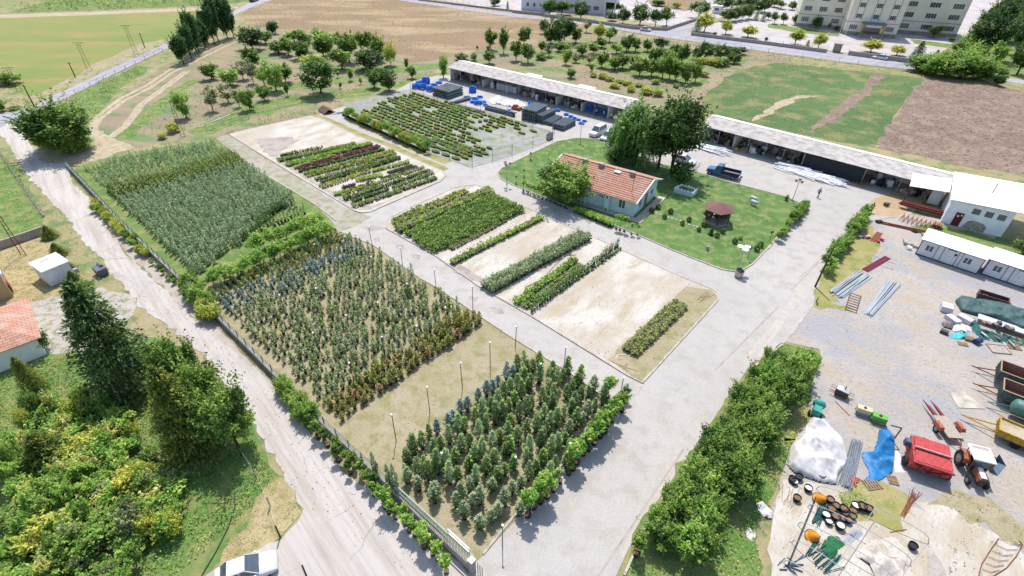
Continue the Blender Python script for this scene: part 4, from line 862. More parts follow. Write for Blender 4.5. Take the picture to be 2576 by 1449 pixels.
# blue pickup lorry, x forward = to the left in the photo
p, q = G(1858,452), G(1775,432); bl = paint('blue_truck_paint', (58,120,170)); nv = mat('navy_steel_side', C(48,62,96), .6); t = thing('pickup_lorry', 'old blue pickup lorry with a dark open load bed, beside the lawn', 'pickup', (p+q)/2, ang(p, q))
m = M(); m.loft([[(x, -w_, z0), (x, w_, z0), (x, w_, z1), (x, w_*.9, z1+.06), (x, -w_*.9, z1+.06), (x, -w_, z1)] for x, z0, z1, w_ in ((1.25, .45, 1.15, .86), (1.9, .45, 1.1, .85), (2.6, .45, 1.0, .8), (2.72, .5, .85, .76))]); m.build('bonnet', bl, t)
m = M(); m.loft([[(x, -w_, z0), (x, w_, z0), (x, w_, z1*.62), (x, w_*.86, z1), (x, -w_*.86, z1), (x, -w_, z1*.62)] for x, z0, z1, w_ in ((.15, .45, 1.9, .86), (.35, .45, 1.98, .88), (1.0, .45, 1.95, .88), (1.28, .45, 1.4, .87))]); cb = m.build('cab', bl, t)
m = M(); m.slab([(1.32, -.68, 1.32), (1.32, .68, 1.32), (1.05, .64, 1.9), (1.05, -.64, 1.9)], .03); m.build('windscreen', GL, cb)
for s in (1, -1): m = M(); m.box(.7, s*.87, 1.28, .62, .03, .42); m.build('side_window', GL, cb); m = M(); m.box(2.66, s*.6, .72, .12, .24, .2); m.build('headlight', hl, t)
m = M(); m.box(-1.4, 0, .75, 3.0, 1.86, .1); m.build('load_floor', mat('scratched_bed', C(140,140,140), .7, noise=.3), t); m = M()
for s in (1, -1): m.box(-1.4, s*.96, .7, 3.0, .06, .62)
m.box(.13, 0, .7, .06, 1.86, .85); m.box(-2.92, 0, .7, .06, 1.86, .6); m.build('bed_side', nv, t); m = M(); m.box(-.6, 0, .45, 4.2, .8, .25); m.build('chassis', dkmetal, t)
m = M(); m.tube([(.1, -.9, .9), (.1, -.9, 2.1), (.1, .9, 2.1), (.1, .9, .9)], .035); m.build('headboard_frame', dkmetal, t)
for s in (1, -1):
    for x in (-2.0, 2.0): wheel(t, x, s*.82, .36, .24)
# tractor, x forward
p, q = G(2428,1163), G(2450,1219); org = mat('orange_faded_paint', C(196,116,90), .75, noise=.3); t = thing('tractor', 'orange tractor with a flat white cab roof, between the red spreader and the yellow trailer', 'tractor', (p+q)/2, ang(p, q))
for s in (1, -1):
    wheel(t, -.75, s*.82, .78, .5, barkp); wheel(t, 1.25, s*.66, .42, .3, barkp)
    m = M(); m.loft([[(x, s*.55, z), (x, s*1.05, z), (x, s*1.05, z+.06), (x, s*.55, z+.06)] for x, z in ((-1.5, 1.2), (-1.15, 1.6), (-.6, 1.68), (-.1, 1.45), (.05, 1.1))]); m.build('mudguard', org, t)
    m = M(); m.cyl((.35, s*.55, .9), (.35, s*.7, 2.25), .035); m.build('cab_pillar', org, t); m = M(); m.cyl((-1.05, s*.6, 1.5), (-1.0, s*.7, 2.25), .035); m.build('cab_pillar', org, t)
m = M(); m.box(-.2, 0, .55, 2.0, .55, .5); m.box(1.1, 0, .5, 1.2, .4, .35); m.build('chassis', dkmetal, t)
m = M(); m.loft([[(x, -w_, .8), (x, w_, .8), (x, w_, z1-.08), (x, w_*.8, z1), (x, -w_*.8, z1), (x, -w_, z1-.08)] for x, z1, w_ in ((.4, 1.45, .3), (1.1, 1.4, .29), (1.65, 1.3, .27))]); bn = m.build('bonnet', org, t); m = M(); m.box(1.0, 0, 1.4, 1.15, .42, .05, tp=(1, .9)); m.build('bonnet_top', white, bn)
m = M(); m.box(1.68, 0, .82, .06, .46, .42); m.build('grille', dkmetal, bn)
m = M(); m.box(-.35, 0, 2.25, 1.75, 1.65, .1, tp=(.96, .94)); m.build('cab_roof', white, t); m = M(); m.box(-.95, 0, 2.351, .3, 1.2, .02); m.build('roof_stain', mat('pinkish_stain', C(214,180,174), .9), t)
m = M(); m.slab([(.38, -.55, 1.45), (.38, .55, 1.45), (.36, .62, 2.2), (.36, -.62, 2.2)], .03); m.build('windscreen', GL, t)
m = M(); m.box(-.6, 0, 1.0, .5, .5, .15); m.box(-.82, 0, 1.1, .1, .5, .45); m.build('seat', black, t)
m = M(); m.tube([(-1.1, -.3, .6), (-1.9, 0, .6), (-1.1, .3, .6)], .05); m.build('hitch', org, t)
# red box spreader
p, q = G(2345,1110), G(2330,1180); red = mat('red_machine_paint', C(214,84,84), .6, noise=.16); t = thing('manure_spreader', 'big red box spreader on two tyres, left of the tractor', 'machine', G(2322,1178), ang(G(2290,1180), G(2365,1205)))
m = M(); m.loft([[(x, -.9, z0), (x, 1.5, z0), (x, 1.75, z0+1.25), (x, -1.15, z0+1.05)] for x, z0 in ((-1.45, .55), (1.45, .55))]); m.build('hopper', red, t)
m = M(); m.slab([(-1.3, -1.0, 1.66), (1.3, -1.0, 1.66), (1.3, .2, 1.82), (-1.3, .2, 1.82)], .06); m.slab([(-1.3, .35, 1.86), (1.3, .35, 1.86), (1.3, 1.6, 2.0), (-1.3, 1.6, 2.0)], .06); m.build('lid', red, t)
m = M(); m.box(0, .28, 1.9, 2.8, .1, .16); m.build('lid_hinge', mat('pale_pink_metal', C(240,180,180), .5), t)
m = M(); 
for k in range(-1, 2): m.box(k*.8, -1.12, .6, .07, .08, .95)
m.box(0, -1.2, 1.5, 3.0, .12, .12); m.cyl((-1.3, -1.2, 1.45), (0, -1.0, .65), .05, n=4); m.cyl((1.3, -1.2, 1.45), (0, -1.0, .65), .05, n=4); m.build('rib', mat('dark_red_rib', C(150,50,54), .7), t)
for s in (1, -1): wheel(t, s*1.75, 0, .5, .35)
for o in [c for c in t.children if c.name.startswith('wheel')]: o.rotation_euler[2] = pi/2; 
# wheels were laid out along x: re-lay them across
for o, s in zip([c for c in t.children if c.name.startswith('wheel')], (1, -1)): o.location = (s*1.75, -s*1.75*1, 0); o.location = (s*1.62, -.3-s*1.75, 0)
m = M(); m.box(-1.75, .9, 1.3, .4, .5, .6); m.build('fuel_tank', mat('slate_tank', C(110,110,136), .5), t)
m = M(); m.tube([(.2, 1.6, .7), (.2, 2.6, .6)], .07); m.tube([(-.2, 1.7, 1.2), (-.3, 2.3, 1.4), (.5, 2.6, 1.0)], .05); m.build('drawbar', dkmetal, t)
# trailers at the right edge; x runs from the drawbar to the right
dkg = mat('green_black_trailer_side', C(92,120,118), .7, noise=.25, scale=2); brn = mat('brown_trailer_bed', C(170,128,112), .85, noise=.25)
def trailer(name, label, a, rz, L, W, h, cs, ci, z0=.75, load=None, bar=1.6, rimc=None):
    p = G(*a); t = thing(name, label, 'trailer', p, rz)
    m = M(); m.box(L/2, W/2, z0, L, W, .1); m.build('bed', ci, t)
    for nm, (x, y, sx, sy) in zip(('side_board', 'side_board', 'head_board', 'tail_board'), ((L/2, .03, L, .06), (L/2, W-.03, L, .06), (.03, W/2, .06, W-.12), (L-.03, W/2, .06, W-.12))):
        m = M(); m.box(x, y, z0+.1, sx, sy, h); 
        if sx > sy:
            for k in range(int(L/.6)+1): m.box(.05+k*.6 if .05+k*.6 < L else L-.05, y+(-.05 if y < 1 else .05), z0+.1, .07, .05, h-.02)
        else:
            for k in range(5): m.box(x-.05, W*(k+.5)/5, z0+.1, .06, .1, h-.02)
        sb = m.build(nm, cs, t); m = M(); m.box(x+(.05 if x < 1 and sx < sy else -.05 if sx < sy else 0), y+(0 if sx < sy else .05 if y < 1 else -.05), z0+.12, sx-.12 if sx > sy else .03, sy-.02 if sx < sy else .03, h-.03); m.build('liner', ci, sb); m = M(); m.box(x, y, z0+.1+h, sx+.04, sy+.04, .05); m.build('top_rail', mat('orange_rail', C(214,170,130), .8) if cs is dkg else cs, sb)
    m = M(); m.tube([(0, W*.25, .7), (-bar, W/2, .55), (0, W*.75, .7)], .06); m.cyl((-bar, W/2, .55), (-bar-.35, W/2, .55), .06); m.build('drawbar', rust if cs is dkg else cs, t)
    m = M(); m.box(L/2, W/2, .5, L-.4, .7, .24); m.build('chassis', dkmetal, t)
    for x in (L*.25, L*.8):
        for y in (.12, W-.12): wheel(t, x, y-0, .42, .25)
    if load: m = M(); m.box(L/2, W/2, z0+.1, L-.14, W-.14, h*.75); m.build('load', load, t)
    return t
r_ = ang(G(2485,955), G(2576,990))
trailer('tipping_trailer', 'dark green high-sided trailer with a brown bed, farther of the two alike', (2492,965), r_, 6.5, 2.1, 1.0, dkg, brn)
trailer('tipping_trailer', 'dark green high-sided trailer with a tan strip of floor showing, nearer of the two alike', (2498,1012), r_, 6.5, 2.1, .95, dkg, brn)
yel = mat('yellow_trailer_paint', C(218,174,60), .6, noise=.25); trailer('yellow_trailer', 'yellow trailer heaped with pale rubble, at the right edge', (2492,1105), ang(G(2485,1090), G(2576,1130)), 6.5, 2.0, .6, yel, yel, .7, g_track, 2.3)
t = thing('tank_trailer', 'green cylindrical tank trailer between the dark trailers and the yellow one', 'trailer', G(2528,1056), r_); tg = mat('bottle_green_tank', C(96,146,134), .45)
m = M(); m.loft([[(x, .9+r*cos(2*pi*i/14), 1.35+r*sin(2*pi*i/14)) for i in range(14)] for x, r in ((-.15, .3), (0, .62), (.2, .75), (4.5, .75), (4.7, .6))]); m.build('tank', tg, t, True); m = M(); m.lathe([(.3, 0), (.3, .2), (.2, .25)], 12, (1.6, .9, 2.05)); m.build('manhole', white, t)
m = M(); m.tube([(0, .4, .7), (-1.7, .9, .6), (0, 1.4, .7)], .05); m.box(2.2, .9, .5, 4.2, .6, .2); m.build('chassis', tg, t); wheel(t, 2.4, .1, .45, .28); wheel(t, 2.4, 1.7, .45, .28)
# orange flat harrow trailer with two long blades
t = thing('fork_trailer', 'rusty orange low trailer with two long pointed forks, above the tractor', 'trailer', G(2375,1085), ang(G(2400,1120), G(2350,1050))); m = M(); m.box(0, 0, .6, 2.6, 1.3, .1); m.build('deck', mat('dusty_deck', C(200,186,172), .9), t)
for s in (1, -1):
    m = M(); m.loft([[(x, s*.35+y, z) for y, z in ((-.12*k, .5), (.12*k, .5), (.12*k, .5+.2*k), (-.12*k, .5+.2*k))] for x, k in ((1.2, 1), (2.4, .8), (3.4, .12))]); m.build('fork', mat('dark_red_blade', C(150,60,70), .6), t)
    m = M(); m.box(-.1, s*.95, .75, 1.1, .45, .35, tp=(.8, .8)); m.build('mudguard', org, t); wheel(t, -.1, s*.95, .38, .25)
m = M(); m.tube([(-1.3, -.5, .6), (-2.1, 0, .6), (-1.3, .5, .6), (-1.3, -.5, .6)], .05); m.build('drawbar', rust, t)
# loader bucket
t = thing('loader_bucket', 'blue-grey steel loader bucket lying beside the tractor', 'bucket', G(2508,1178), ang(G(2495,1185), G(2525,1150))); bg = mat('blue_grey_steel', C(110,130,150), .5)
m = M(); m.slab([(-.9, -.35, .05), (.9, -.35, .05), (.9, .35, .05), (-.9, .35, .05)], .05); m.slab([(-.9, .35, .05), (.9, .35, .05), (.9, .5, .75), (-.9, .5, .75)], .05); m.build('shell', bg, t)
for s in (1, -1): m = M(); m.add([(s*.9, -.35, .05), (s*.9, .35, .05), (s*.9, .5, .75), (s*.93, -.35, .05), (s*.93, .35, .05), (s*.93, .5, .75)], [(0, 1, 2), (3, 4, 5), (0, 3, 5, 2)]); m.build('side_plate', bg, t)
m = M(); m.tube([(-.4, .55, .6), (0, .75, .7), (.4, .55, .6)], .06); m.build('bracket', dkmetal, t)
# sprayers, cart, mixer
def sprayer(label, a, rz, c, frc):
    t = thing('tank_sprayer', label, 'sprayer', G(*a), rz, s=.8); m = M()
    m.loft([[(x, -w_, .55), (x, w_, .55), (x, w_*1.05, .85), (x, w_*.8, 1.15), (x, -w_*.8, 1.15), (x, -w_*1.05, .85)] for x, w_ in ((-.78, .38), (-.66, .48), (.66, .48), (.78, .38))]); m.build('tank', c, t, False)
    m = M(); m.lathe([(.16, 0), (.16, .1), (.1, .12)], 12, (0, 0, 1.15)); m.build('filler_cap', black, t); m = M(); m.tube([(-.7, -.45, .1), (-.7, -.45, .6), (.7, -.45, .6), (.7, -.45, .1)], .04); m.tube([(-.7, .45, .1), (-.7, .45, .6), (.7, .45, .6), (.7, .45, .1)], .04); m.tube([(-.9, -.7, .35), (.9, -.7, .35)], .03); m.tube([(-.9, -.78, .5), (.9, -.78, .5)], .03); m.build('frame', frc, t)
sprayer('cream tank sprayer on a blue frame, left of the green one', (2167,1042), ang(G(2155,1030), G(2185,1040)), mat('cream_tank', C(238,226,180), .45), mat('blue_frame', C(50,110,160), .5))
sprayer('lime green tank sprayer with a black cap, above the blue tarpaulin', (2205,1062), ang(G(2190,1050), G(2225,1062)), mat('lime_tank', C(120,196,84), .45), dkmetal)
t = thing('tar_cart', 'dark steel handcart with four carrying bars, alone on the gravel', 'cart', G(2113,996), ang(G(2098,985), G(2130,1000))); dk2 = mat('sooty_steel', C(92,92,98), .6, noise=.3); m = M(); m.box(0, 0, .25, 1.15, .7, .65, tp=(1.05, 1.08)); m.build('tub', dk2, t)
m = M(); m.box(0, 0, .9, 1.12, .66, .04); m.box(-.28, 0, .94, .5, .6, .04, m=1); m.build('contents', [metal, white], t)
for s in (1, -1):
    for z in (.35, .6): m = M(); m.cyl((-1.1, s*.38, z), (1.1, s*.38, z), .025); m.build('carrying_bar', rust, t)
m = M(); m.cyl((.1, .2, .9), (.1, .2, 1.3), .05); m.build('stub_pipe', dkmetal, t)
for s in (1, -1):
    for x in (-.4, .4): m = M(); m.box(x, s*.25, 0, .08, .08, .25); m.build('leg', dkmetal, t)
teal = mat('teal_machine_paint', C(70,176,164), .5, noise=.12); t = thing('concrete_mixer', 'small teal two-wheeled concrete mixer, above the white tarpaulin heap', 'mixer', G(2050,1040), ang(G(2043,1050), G(2058,1005)))
m = M(); m.box(-.35, 0, .35, .95, .75, .75, tp=(.9, .9)); m.build('engine_box', teal, t); m = M(); m.loft([[(.55+z*.5+0, 0, 0) for _ in range(1)]*0 or [(.45+r*cos(2*pi*i/14)*.55+z*.35, r*sin(2*pi*i/14), .95+z*.9+r*cos(2*pi*i/14)*-.3) for i in range(14)] for z, r in ((-.5, .3), (-.3, .52), (0, .62), (.35, .45), (.4, .35))]); m.build('drum', teal, t, True)
wheel(t, -.5, .52, .3, .2, dkmetal); wheel(t, -.5, -.52, .3, .2, dkmetal); m = M(); m.torus((.9, .2, 1.0), .35, .02, (0, 1, .2)); m.build('hand_wheel', dkmetal, t)
m = M(); m.tube([(-.3, .3, .4), (1.0, .25, .05)], .04); m.tube([(-.3, -.3, .4), (1.0, -.25, .05)], .04); m.build('stand', dkmetal, t)
# ---------------------------------------------------------------- tarpaulins and heaps
from mathutils import noise as mnoise
def heap(name, label, poly, h, mats, cat, seed, peaks=5, res=.1, fold=.2, group=None, drop=.35):
    """a draped cloth: its outline on the ground, peaks where it covers things, folds between"""
    P = np.array(gp(poly)); R = np.random.default_rng(seed); lo, hi = P.min(0), P.max(0); nx, ny = [max(6, int(v)) for v in (hi-lo)/res]
    pk = sample([tuple(a) for a in P], 0, R, n=60)[:peaks]; c = P.mean(0); pk = c+(pk-c)*.72; ph = R.uniform(.65, 1, len(pk))*h; me = M(); idx = {}
    def dist(q):
        d = 1e9
        for a, b in zip(P, np.roll(P, -1, 0)):
            t = np.clip(((q-a)@(b-a))/max((b-a)@(b-a), 1e-9), 0, 1); d = min(d, np.hypot(*(a+(b-a)*t-q)))
        return d
    g = [lo+(hi-lo)*np.array([i/nx, j/ny]) for i in range(nx+1) for j in range(ny+1)]; ins = inpoly(np.array(g), [tuple(a) for a in P]); vs = []
    for k, q in enumerate(g):
        if ins[k]:
            e = dist(q); z = max([hh-(np.hypot(*(q-a))**.8)*drop*1.9 for a, hh in zip(pk, ph)]+[.12*h]); z = min(z, e*2.2+.06)
            z += fold*h*(.7-2.2*abs(mnoise.noise(Vector((q[0]*.6, q[1]*.6, seed))))-.7*abs(mnoise.noise(Vector((q[0]*1.5+7, q[1]*1.5, seed)))))*min(1, e*1.5); z = max(z, .04)
            idx[k] = len(vs); vs.append((q[0]-c[0], q[1]-c[1], z))
    fs = []
    for i in range(nx):
        for j in range(ny):
            a = [i*(ny+1)+j, (i+1)*(ny+1)+j, (i+1)*(ny+1)+j+1, i*(ny+1)+j+1]
            if all(x in idx for x in a): fs.append(tuple(idx[x] for x in a))
            else:
                b = [x for x in a if x in idx]
                if len(b) == 3: fs.append(tuple(idx[x] for x in b))
    me.add(vs, fs); me.add([(x, y, max(z-.03, .005)) for x, y, z in vs], fs); o = me.build(name, mats, None, True, (c[0], c[1], 0)); return tag(o, label, cat, group)
wt = mat('white_tarpaulin', C(226,222,222,.7), .8, noise=.1, scale=1.5); bt_ = mat('blue_tarpaulin', C(44,138,206), .5, noise=.1, scale=2); gb = mat('faded_blue_tarpaulin', C(96,128,156), .6, noise=.1); gt = mat('dark_green_tarpaulin', C(74,106,106), .6, noise=.12); ct = mat('cream_sacking', C(226,216,204), .85, noise=.1)
heap('tarpaulin_heap', 'big white tarpaulin draped over a pile, below the teal mixer', [(2040,1050),(2062,1046),(2085,1070),(2118,1105),(2132,1160),(2108,1200),(2104,1222),(2060,1215),(2000,1195),(1980,1175),(1984,1130),(2005,1100),(2022,1075)], 1.5, wt, 'tarpaulin', 3, 6)
heap('tarpaulin', 'bright and faded blue tarpaulin over a narrow pile, between the poles and the red spreader', [(2210,1082),(2232,1078),(2250,1100),(2250,1150),(2245,1190),(2215,1210),(2180,1220),(2176,1205),(2185,1190),(2165,1150),(2168,1138),(2195,1140),(2205,1110)], 1.1, bt_, 'tarpaulin', 5, 4)
heap('tarpaulin', 'dark green tarpaulin over a long stack, behind the white panels', [(2400,758),(2412,748),(2470,758),(2530,775),(2620,810),(2660,860),(2560,840),(2500,810),(2450,795),(2415,785)], 1.3, gt, 'tarpaulin', 6, 9, drop=.15)
heap('tarpaulin', 'crumpled teal net among pallets and boards, lower right of the white panel', [(2440,805),(2450,800),(2470,830),(2540,850),(2600,860),(2620,880),(2540,868),(2470,855),(2445,835)], .6, mat('teal_shade_net', C(50,110,104), .8, noise=.2), 'net', 7, 6)
heap('sack_pile', 'pile of cream sacking inside the hoop frame', [(2155,1385),(2190,1360),(2250,1350),(2285,1390),(2275,1430),(2270,1470),(2210,1470),(2180,1420),(2150,1400)], .8, ct, 'sacking', 8, 6)
heap('grey_bag', 'stuffed pale grey bag lying inside the hoop frame', [(2118,1355),(2150,1330),(2170,1335),(2172,1350),(2140,1368),(2120,1368)], .45, mat('grey_sack', C(180,186,196), .7), 'bag', 9, 2, .12)
heap('white_sack', 'white plastic sack in the grass, right of the big tree hedge', [(1898,1268),(1915,1262),(1945,1290),(1942,1310),(1925,1305),(1905,1290)], .5, wt, 'sack', 10, 3, .12)
heap('white_sack', 'white sack half sunk in tall grass, below the other grass sack', [(1868,1335),(1885,1325),(1905,1345),(1895,1365),(1875,1355)], .35, wt, 'sack', 11, 3, .12)
heap('green_net', 'bundle of bright green netting inside the hoop frame', [(2085,1345),(2105,1345),(2130,1372),(2110,1385),(2097,1412),(2070,1400),(2062,1375),(2072,1360)], .5, mat('green_netting', C(44,120,74), .8, noise=.2), 'net', 12, 4, .14)
heap('white_sacks', 'mound of white plastic bags in front of the first shed, between the two black pipe stacks', T(2,0,(-180,1010),(-60,1000),(0,1010),(110,1040),(160,1070),(20,1085),(-60,1070),(-200,1040)), 1.1, wt, 'sacks', 13, 8, .35)
heap('white_sacks', 'smaller mound of white wrapped bales, right beside the blue coils', [(1228,252),(1250,243),(1270,250),(1262,262),(1236,264)], 1.2, wt, 'sacks', 14, 3, .3)
heap('blue_cloth', 'turquoise plastic sheet on the junk heap, at its lower left', [(2387,842),(2410,836),(2436,840),(2440,852),(2405,856),(2390,852)], .6, mat('turquoise_sheet', C(70,200,214), .5), 'sheet', 15, 3, .12)
heap('white_sheet', 'crumpled white sheeting in the junk heap, above the turquoise plastic', [(2392,822),(2415,815),(2440,820),(2444,836),(2410,840),(2392,834)], .6, wt, 'sheet', 18, 3, .2)
heap('white_cloth', 'ragged white cloth lying between the blue tarpaulin and the red spreader', [(2250,1130),(2262,1135),(2275,1175),(2280,1192),(2250,1190),(2245,1160)], .2, wt, 'cloth', 16, 2, .12)
heap('rubbish_bag', 'torn grey bag of rubbish, left part of the junk heap', [(2366,812),(2385,805),(2400,818),(2395,832),(2370,824)], .8, mat('grey_torn_bag', C(150,140,140), .7, noise=.3), 'bag', 17, 2, .12)
def boxthing(name, label, a, b, W, h, m_, cat, z=0., group=None, n=1, th=None):
    p, q = G(*a), G(*b); t = thing(name, label, cat, p, ang(p, q), group, z=z); L = float(np.hypot(*(q-p)))
    for k in range(n):
        mm = M(); mm.box(L/2, W*(k+.5)/n, 0, L, W/n-.05, h, tp=(.98, .96)); mm.build('block' if n > 1 else 'slab', m_, t)
    return t
lil = mat('white_foam_panel', C(232,230,240), .6, noise=.04)
boxthing('foam_stack', 'stack of two long white foam packs, top left of the junk heap', (2363,784), (2392,792), 1.3, .8, lil, 'foam', n=2)
boxthing('foam_pack', 'white foam pack tilted under the green tarpaulin, left one of two', (2372,800), (2400,820), .95, .55, lil, 'foam')
boxthing('foam_pack', 'white foam pack tilted under the green tarpaulin, right one of two', (2402,802), (2436,820), .95, .6, lil, 'foam')
t = boxthing('foam_board', 'long flat white panel lying across the junk heap', (2453,812), (2600,862), 1.25, .12, lil, 'panel'); t.location.z = .55
m = M(); m.box(3, .6, -.55, 4, .5, .545); m.build('prop_block', wood, t)
t = thing('skip_box', 'long open dark steel skip with a white rim, below the site cabins', 'skip', G(2455,752), ang(G(2455,752), G(2500,766))); m = M(); L = 3.0
for x, y, sx, sy in ((L/2, 0, L, .08), (L/2, 1.1, L, .08), (0, .55, .08, 1.1), (L, .55, .08, 1.1)): m.box(x, y, .1, sx, sy, .75)
m.box(L/2, .55, .1, L, 1.1, .06); m.build('tub', dk2, t); m = M()
for x, y, sx, sy in ((L/2, 0, L+.1, .1), (L/2, 1.1, L+.1, .1), (0, .55, .1, 1.0), (L, .55, .1, 1.0)): m.box(x, y, .852, sx, sy, .05)
m.build('rim', rust, t); m = M(); m.tube([(L, .2, .4), (L+.35, .55, .5), (L, .9, .4)], .05); m.build('drawbar', dkmetal, t); m = M(); m.box(.7, .55, .18, 1.0, .8, .4, tp=(.5, .5)); m.build('rubble', wood, t)
def pallet(label, a, b, W=.9, group=None, z=0., th=.14, tilt=0):
    p, q = G(*a), G(*b); t = thing('pallet', label, 'pallet', p, ang(p, q), group, z=z); L = max(.8, float(np.hypot(*(q-p)))); m = M()
    for k in range(6): m.box(L*(k+.5)/6, W/2, th-.03, L/6*.6, W, .03)
    for k in range(3): m.box(L/2, W*(k*.45+.05), 0, L, .09, th-.033)
    m.build('slats', wood, t); t.rotation_euler[0] = tilt; return t
pallet('wooden pallet on end of the junk heap, rightmost, under the loose boards', (2538,878), (2572,884), 1.1); pallet('wooden pallet leaning above the rightmost one', (2548,862), (2568,868), .8)
pallet('wooden pallet with blue sheet below the blue tarpaulin, left one', (2185,1236), (2222,1230), 1.0); pallet('wooden pallet beside the foot of the blue tarpaulin, right one', (2236,1218), (2256,1222), .9)
pallet('small white-slatted pallet at the foot of the turquoise sheet', (2410,868), (2436,874), .6)
t = thing('wooden_frame', 'square wooden cart frame lying on the gravel, below the junk heap', 'frame', G(2497,888), ang(G(2497,888), G(2535,892))); m = M(); m.tube([(0, 0, .1), (1.9, 0, .1), (1.9, 1.4, .1), (0, 1.4, .1), (0, 0, .1)], .05); m.build('border', wood, t); m = M(); m.box(.95, .7, .05, 1.8, 1.3, .04); m.build('panel', conc, t)
t = thing('barrel', 'dark blue barrel lying in front of the junk heap', 'barrel', G(2450,866), .4); m = M(); m.cyl((0, 0, .35), (.8, 0, .35), .34, n=14); m.build('shell', mat('navy_barrel', C(50,70,120), .5), t)
t = thing('junk_chair_pile', 'tangle of broken chairs and boxes on the white panel', 'junk', G(2500,832), 0, z=.68); m = M(); R = np.random.default_rng(4)
for k in range(10): m.box(R.normal()*.7, R.normal()*.35, R.random()*.2, .5, .4, .3, R.random()*3, m=k % 2)
m.build('boxes', [wood, dk2], t)
for k in range(7):
    boxthing('loose_board', 'loose pale board in the junk heap between the white panel and the pallets', (2445+k*17,836+k*5), (2457+k*18,842+k*6+(k % 3)*3), .25, .08, (wood, lil, conc)[k % 3], 'board', .3*(k % 2), 'loose boards of the junk heap')
boxthing('grey_case', 'grey metal case at the far left tip of the junk heap', (2362,838), (2382,846), .6, .45, dk2, 'case')
t = thing('crate', 'slatted brown crate by the dark blue barrel', 'crate', G(2428,858), -.4); m = M()
for k in range(6): m.box(k*.16, .35, 0, .1, .7, .35)
m.build('slats', wood, t)
o = sheet('dirty_board', [(2387,990),(2425,987),(2440,1000),(2478,1030),(2410,1027)], mat('grimy_white_board', C(222,212,196), .85, noise=.15, scale=1), 18); o.location.z = .095; del o['kind']; tag(o, 'large grimy cream sheet lying flat on the gravel, left of the trailers', 'sheet')
# blocks near the first cabin
for k, (a, b, W, h, lb) in enumerate((((2272,617),(2296,622),1.3,.5,'grey concrete slab stack beside the first site cabin, left one'),((2290,622),(2310,627),1.5,.35,'flat grey slab against the corner of the first site cabin'),((2320,598),(2338,600),.7,.5,'small grey cube block behind the slab stack'))): boxthing('concrete_block', lb, a, b, W, h, conc, 'block')
t = thing('broken_chair', 'broken white plastic chair frame by the concrete slabs', 'chair', G(2285,630), .3); m = M(); m.tube([(0, 0, 0), (0, 0, .45), (.5, 0, .45), (.5, 0, 0)], .05); m.tube([(0, .5, 0), (0, .5, .9), (.5, .5, .9), (.5, .5, 0)], .05); m.box(.25, .25, .43, .5, .5, .05); m.build('frame', white, t)
# ---------------------------------------------------------------- long things in piles
def bundle(name, label, cat, a, b, n, wid, r, m_, lay=1, fan=0., jit=.05, z=0., group=None, L=None, seed=0, sl=None):
    R = np.random.default_rng(seed+5); p, q = G(*a), G(*b); t = thing(name, label, cat, p, ang(p, q), group, z=z); L = L or float(np.hypot(*(q-p)))
    for k in range(n):
        ly = k % lay; y = (R.random()-.5)*wid if jit > .02 else wid*((k//lay)/(max(1, n//lay-1))-.5); zz = r+ly*r*1.9; y2 = y*(1+fan)+R.normal()*jit*3
        x0, x1 = R.normal()*jit*3, L+R.normal()*jit*4
        if sl: x0 = R.random()*(L-sl); x1 = x0+sl*R.uniform(.6, 1.1); an = R.normal()*.13; y2 = y+(x1-x0)*an; zz = r+R.random()**1.5*.75*(1-abs(y/wid)*1.4)
        mm = M(); mm.cyl((x0, y, zz), (x1, y2, max(r, zz+(R.normal()*.12 if sl else 0))), r, n=8); mm.build('pole' if r < .08 else 'pipe', m_, t)
    return t
galv = mat('galvanised_pole', C(206,216,224), .4, metal=.25, noise=.08)
bundle('pole_bundle', 'left fan of long galvanised poles on the yard grass', 'poles', (2100,742), (2172,690), 20, 1.9, .07, galv, 2, -.2, .06, seed=1)
bundle('pole_bundle', 'right fan of long galvanised poles, over the rusty ladder', 'poles', (2184,792), (2250,712), 16, .7, .07, galv, 2, 1.2, .05, seed=2)
t = thing('rusty_ladder', 'rusty welded ladder frame between the two galvanised pole fans', 'ladder', G(2153,790), ang(G(2180,795), G(2200,718))); m = M()
m.tube([(0, 0, .08), (4.3, 0, .08)], .05); m.tube([(0, 1.2, .08), (4.3, 1.2, .08)], .05)
for k in range(8): m.cyl((k*.58+.1, 0, .1), (k*.58+.1, 1.2, .1), .035)
m.build('frame', rust, t)
bundle('pole_pile', 'large jumbled pile of white lamp poles in front of the dark curtain', 'poles', (1948,415), (2140,470), 110, 3.2, .1, white, 4, .2, .2, seed=3, sl=5.5)
bundle('pole_pile', 'smaller jumbled pile of white poles, between the pine and the second shed', 'poles', (1752,368), (1840,392), 70, 2.6, .1, white, 4, .1, .2, seed=4, sl=4.6)
bundle('post_bundle', 'bundle of grey posts with orange ends, between the white and the blue tarpaulins', 'posts', (2125,1225), (2152,1110), 34, 1.1, .035, mat('dull_grey_post', C(140,150,162), .5, metal=.2), 4, -.3, .05, seed=5)
bundle('orange_clamp_pile', 'row of orange fittings beside the grey post bundle', 'fittings', (2145,1205), (2155,1240), 12, .5, .06, mat('orange_plastic', C(236,92,50), .5), 2, 0, .15, L=.5, seed=6)
bundle('timber_pile', 'thin weathered sticks on the concrete, left of the hoop frame', 'timber', (1978,1270), (1992,1235), 9, .9, .03, wood, 1, .4, .1, seed=7)
bundle('green_post_pile', 'lower stack of dark green fence posts inside the hoop frame', 'posts', (2050,1418), (2085,1385), 26, 1.6, .035, mat('dark_green_steel', C(34,94,92), .5), 3, .2, .06, seed=8)
bundle('green_post_pile', 'upper stack of dark green fence posts, between the two orange cones', 'posts', (2052,1318), (2075,1270), 16, .6, .035, MATS['dark_green_steel'], 3, .1, .05, seed=9)
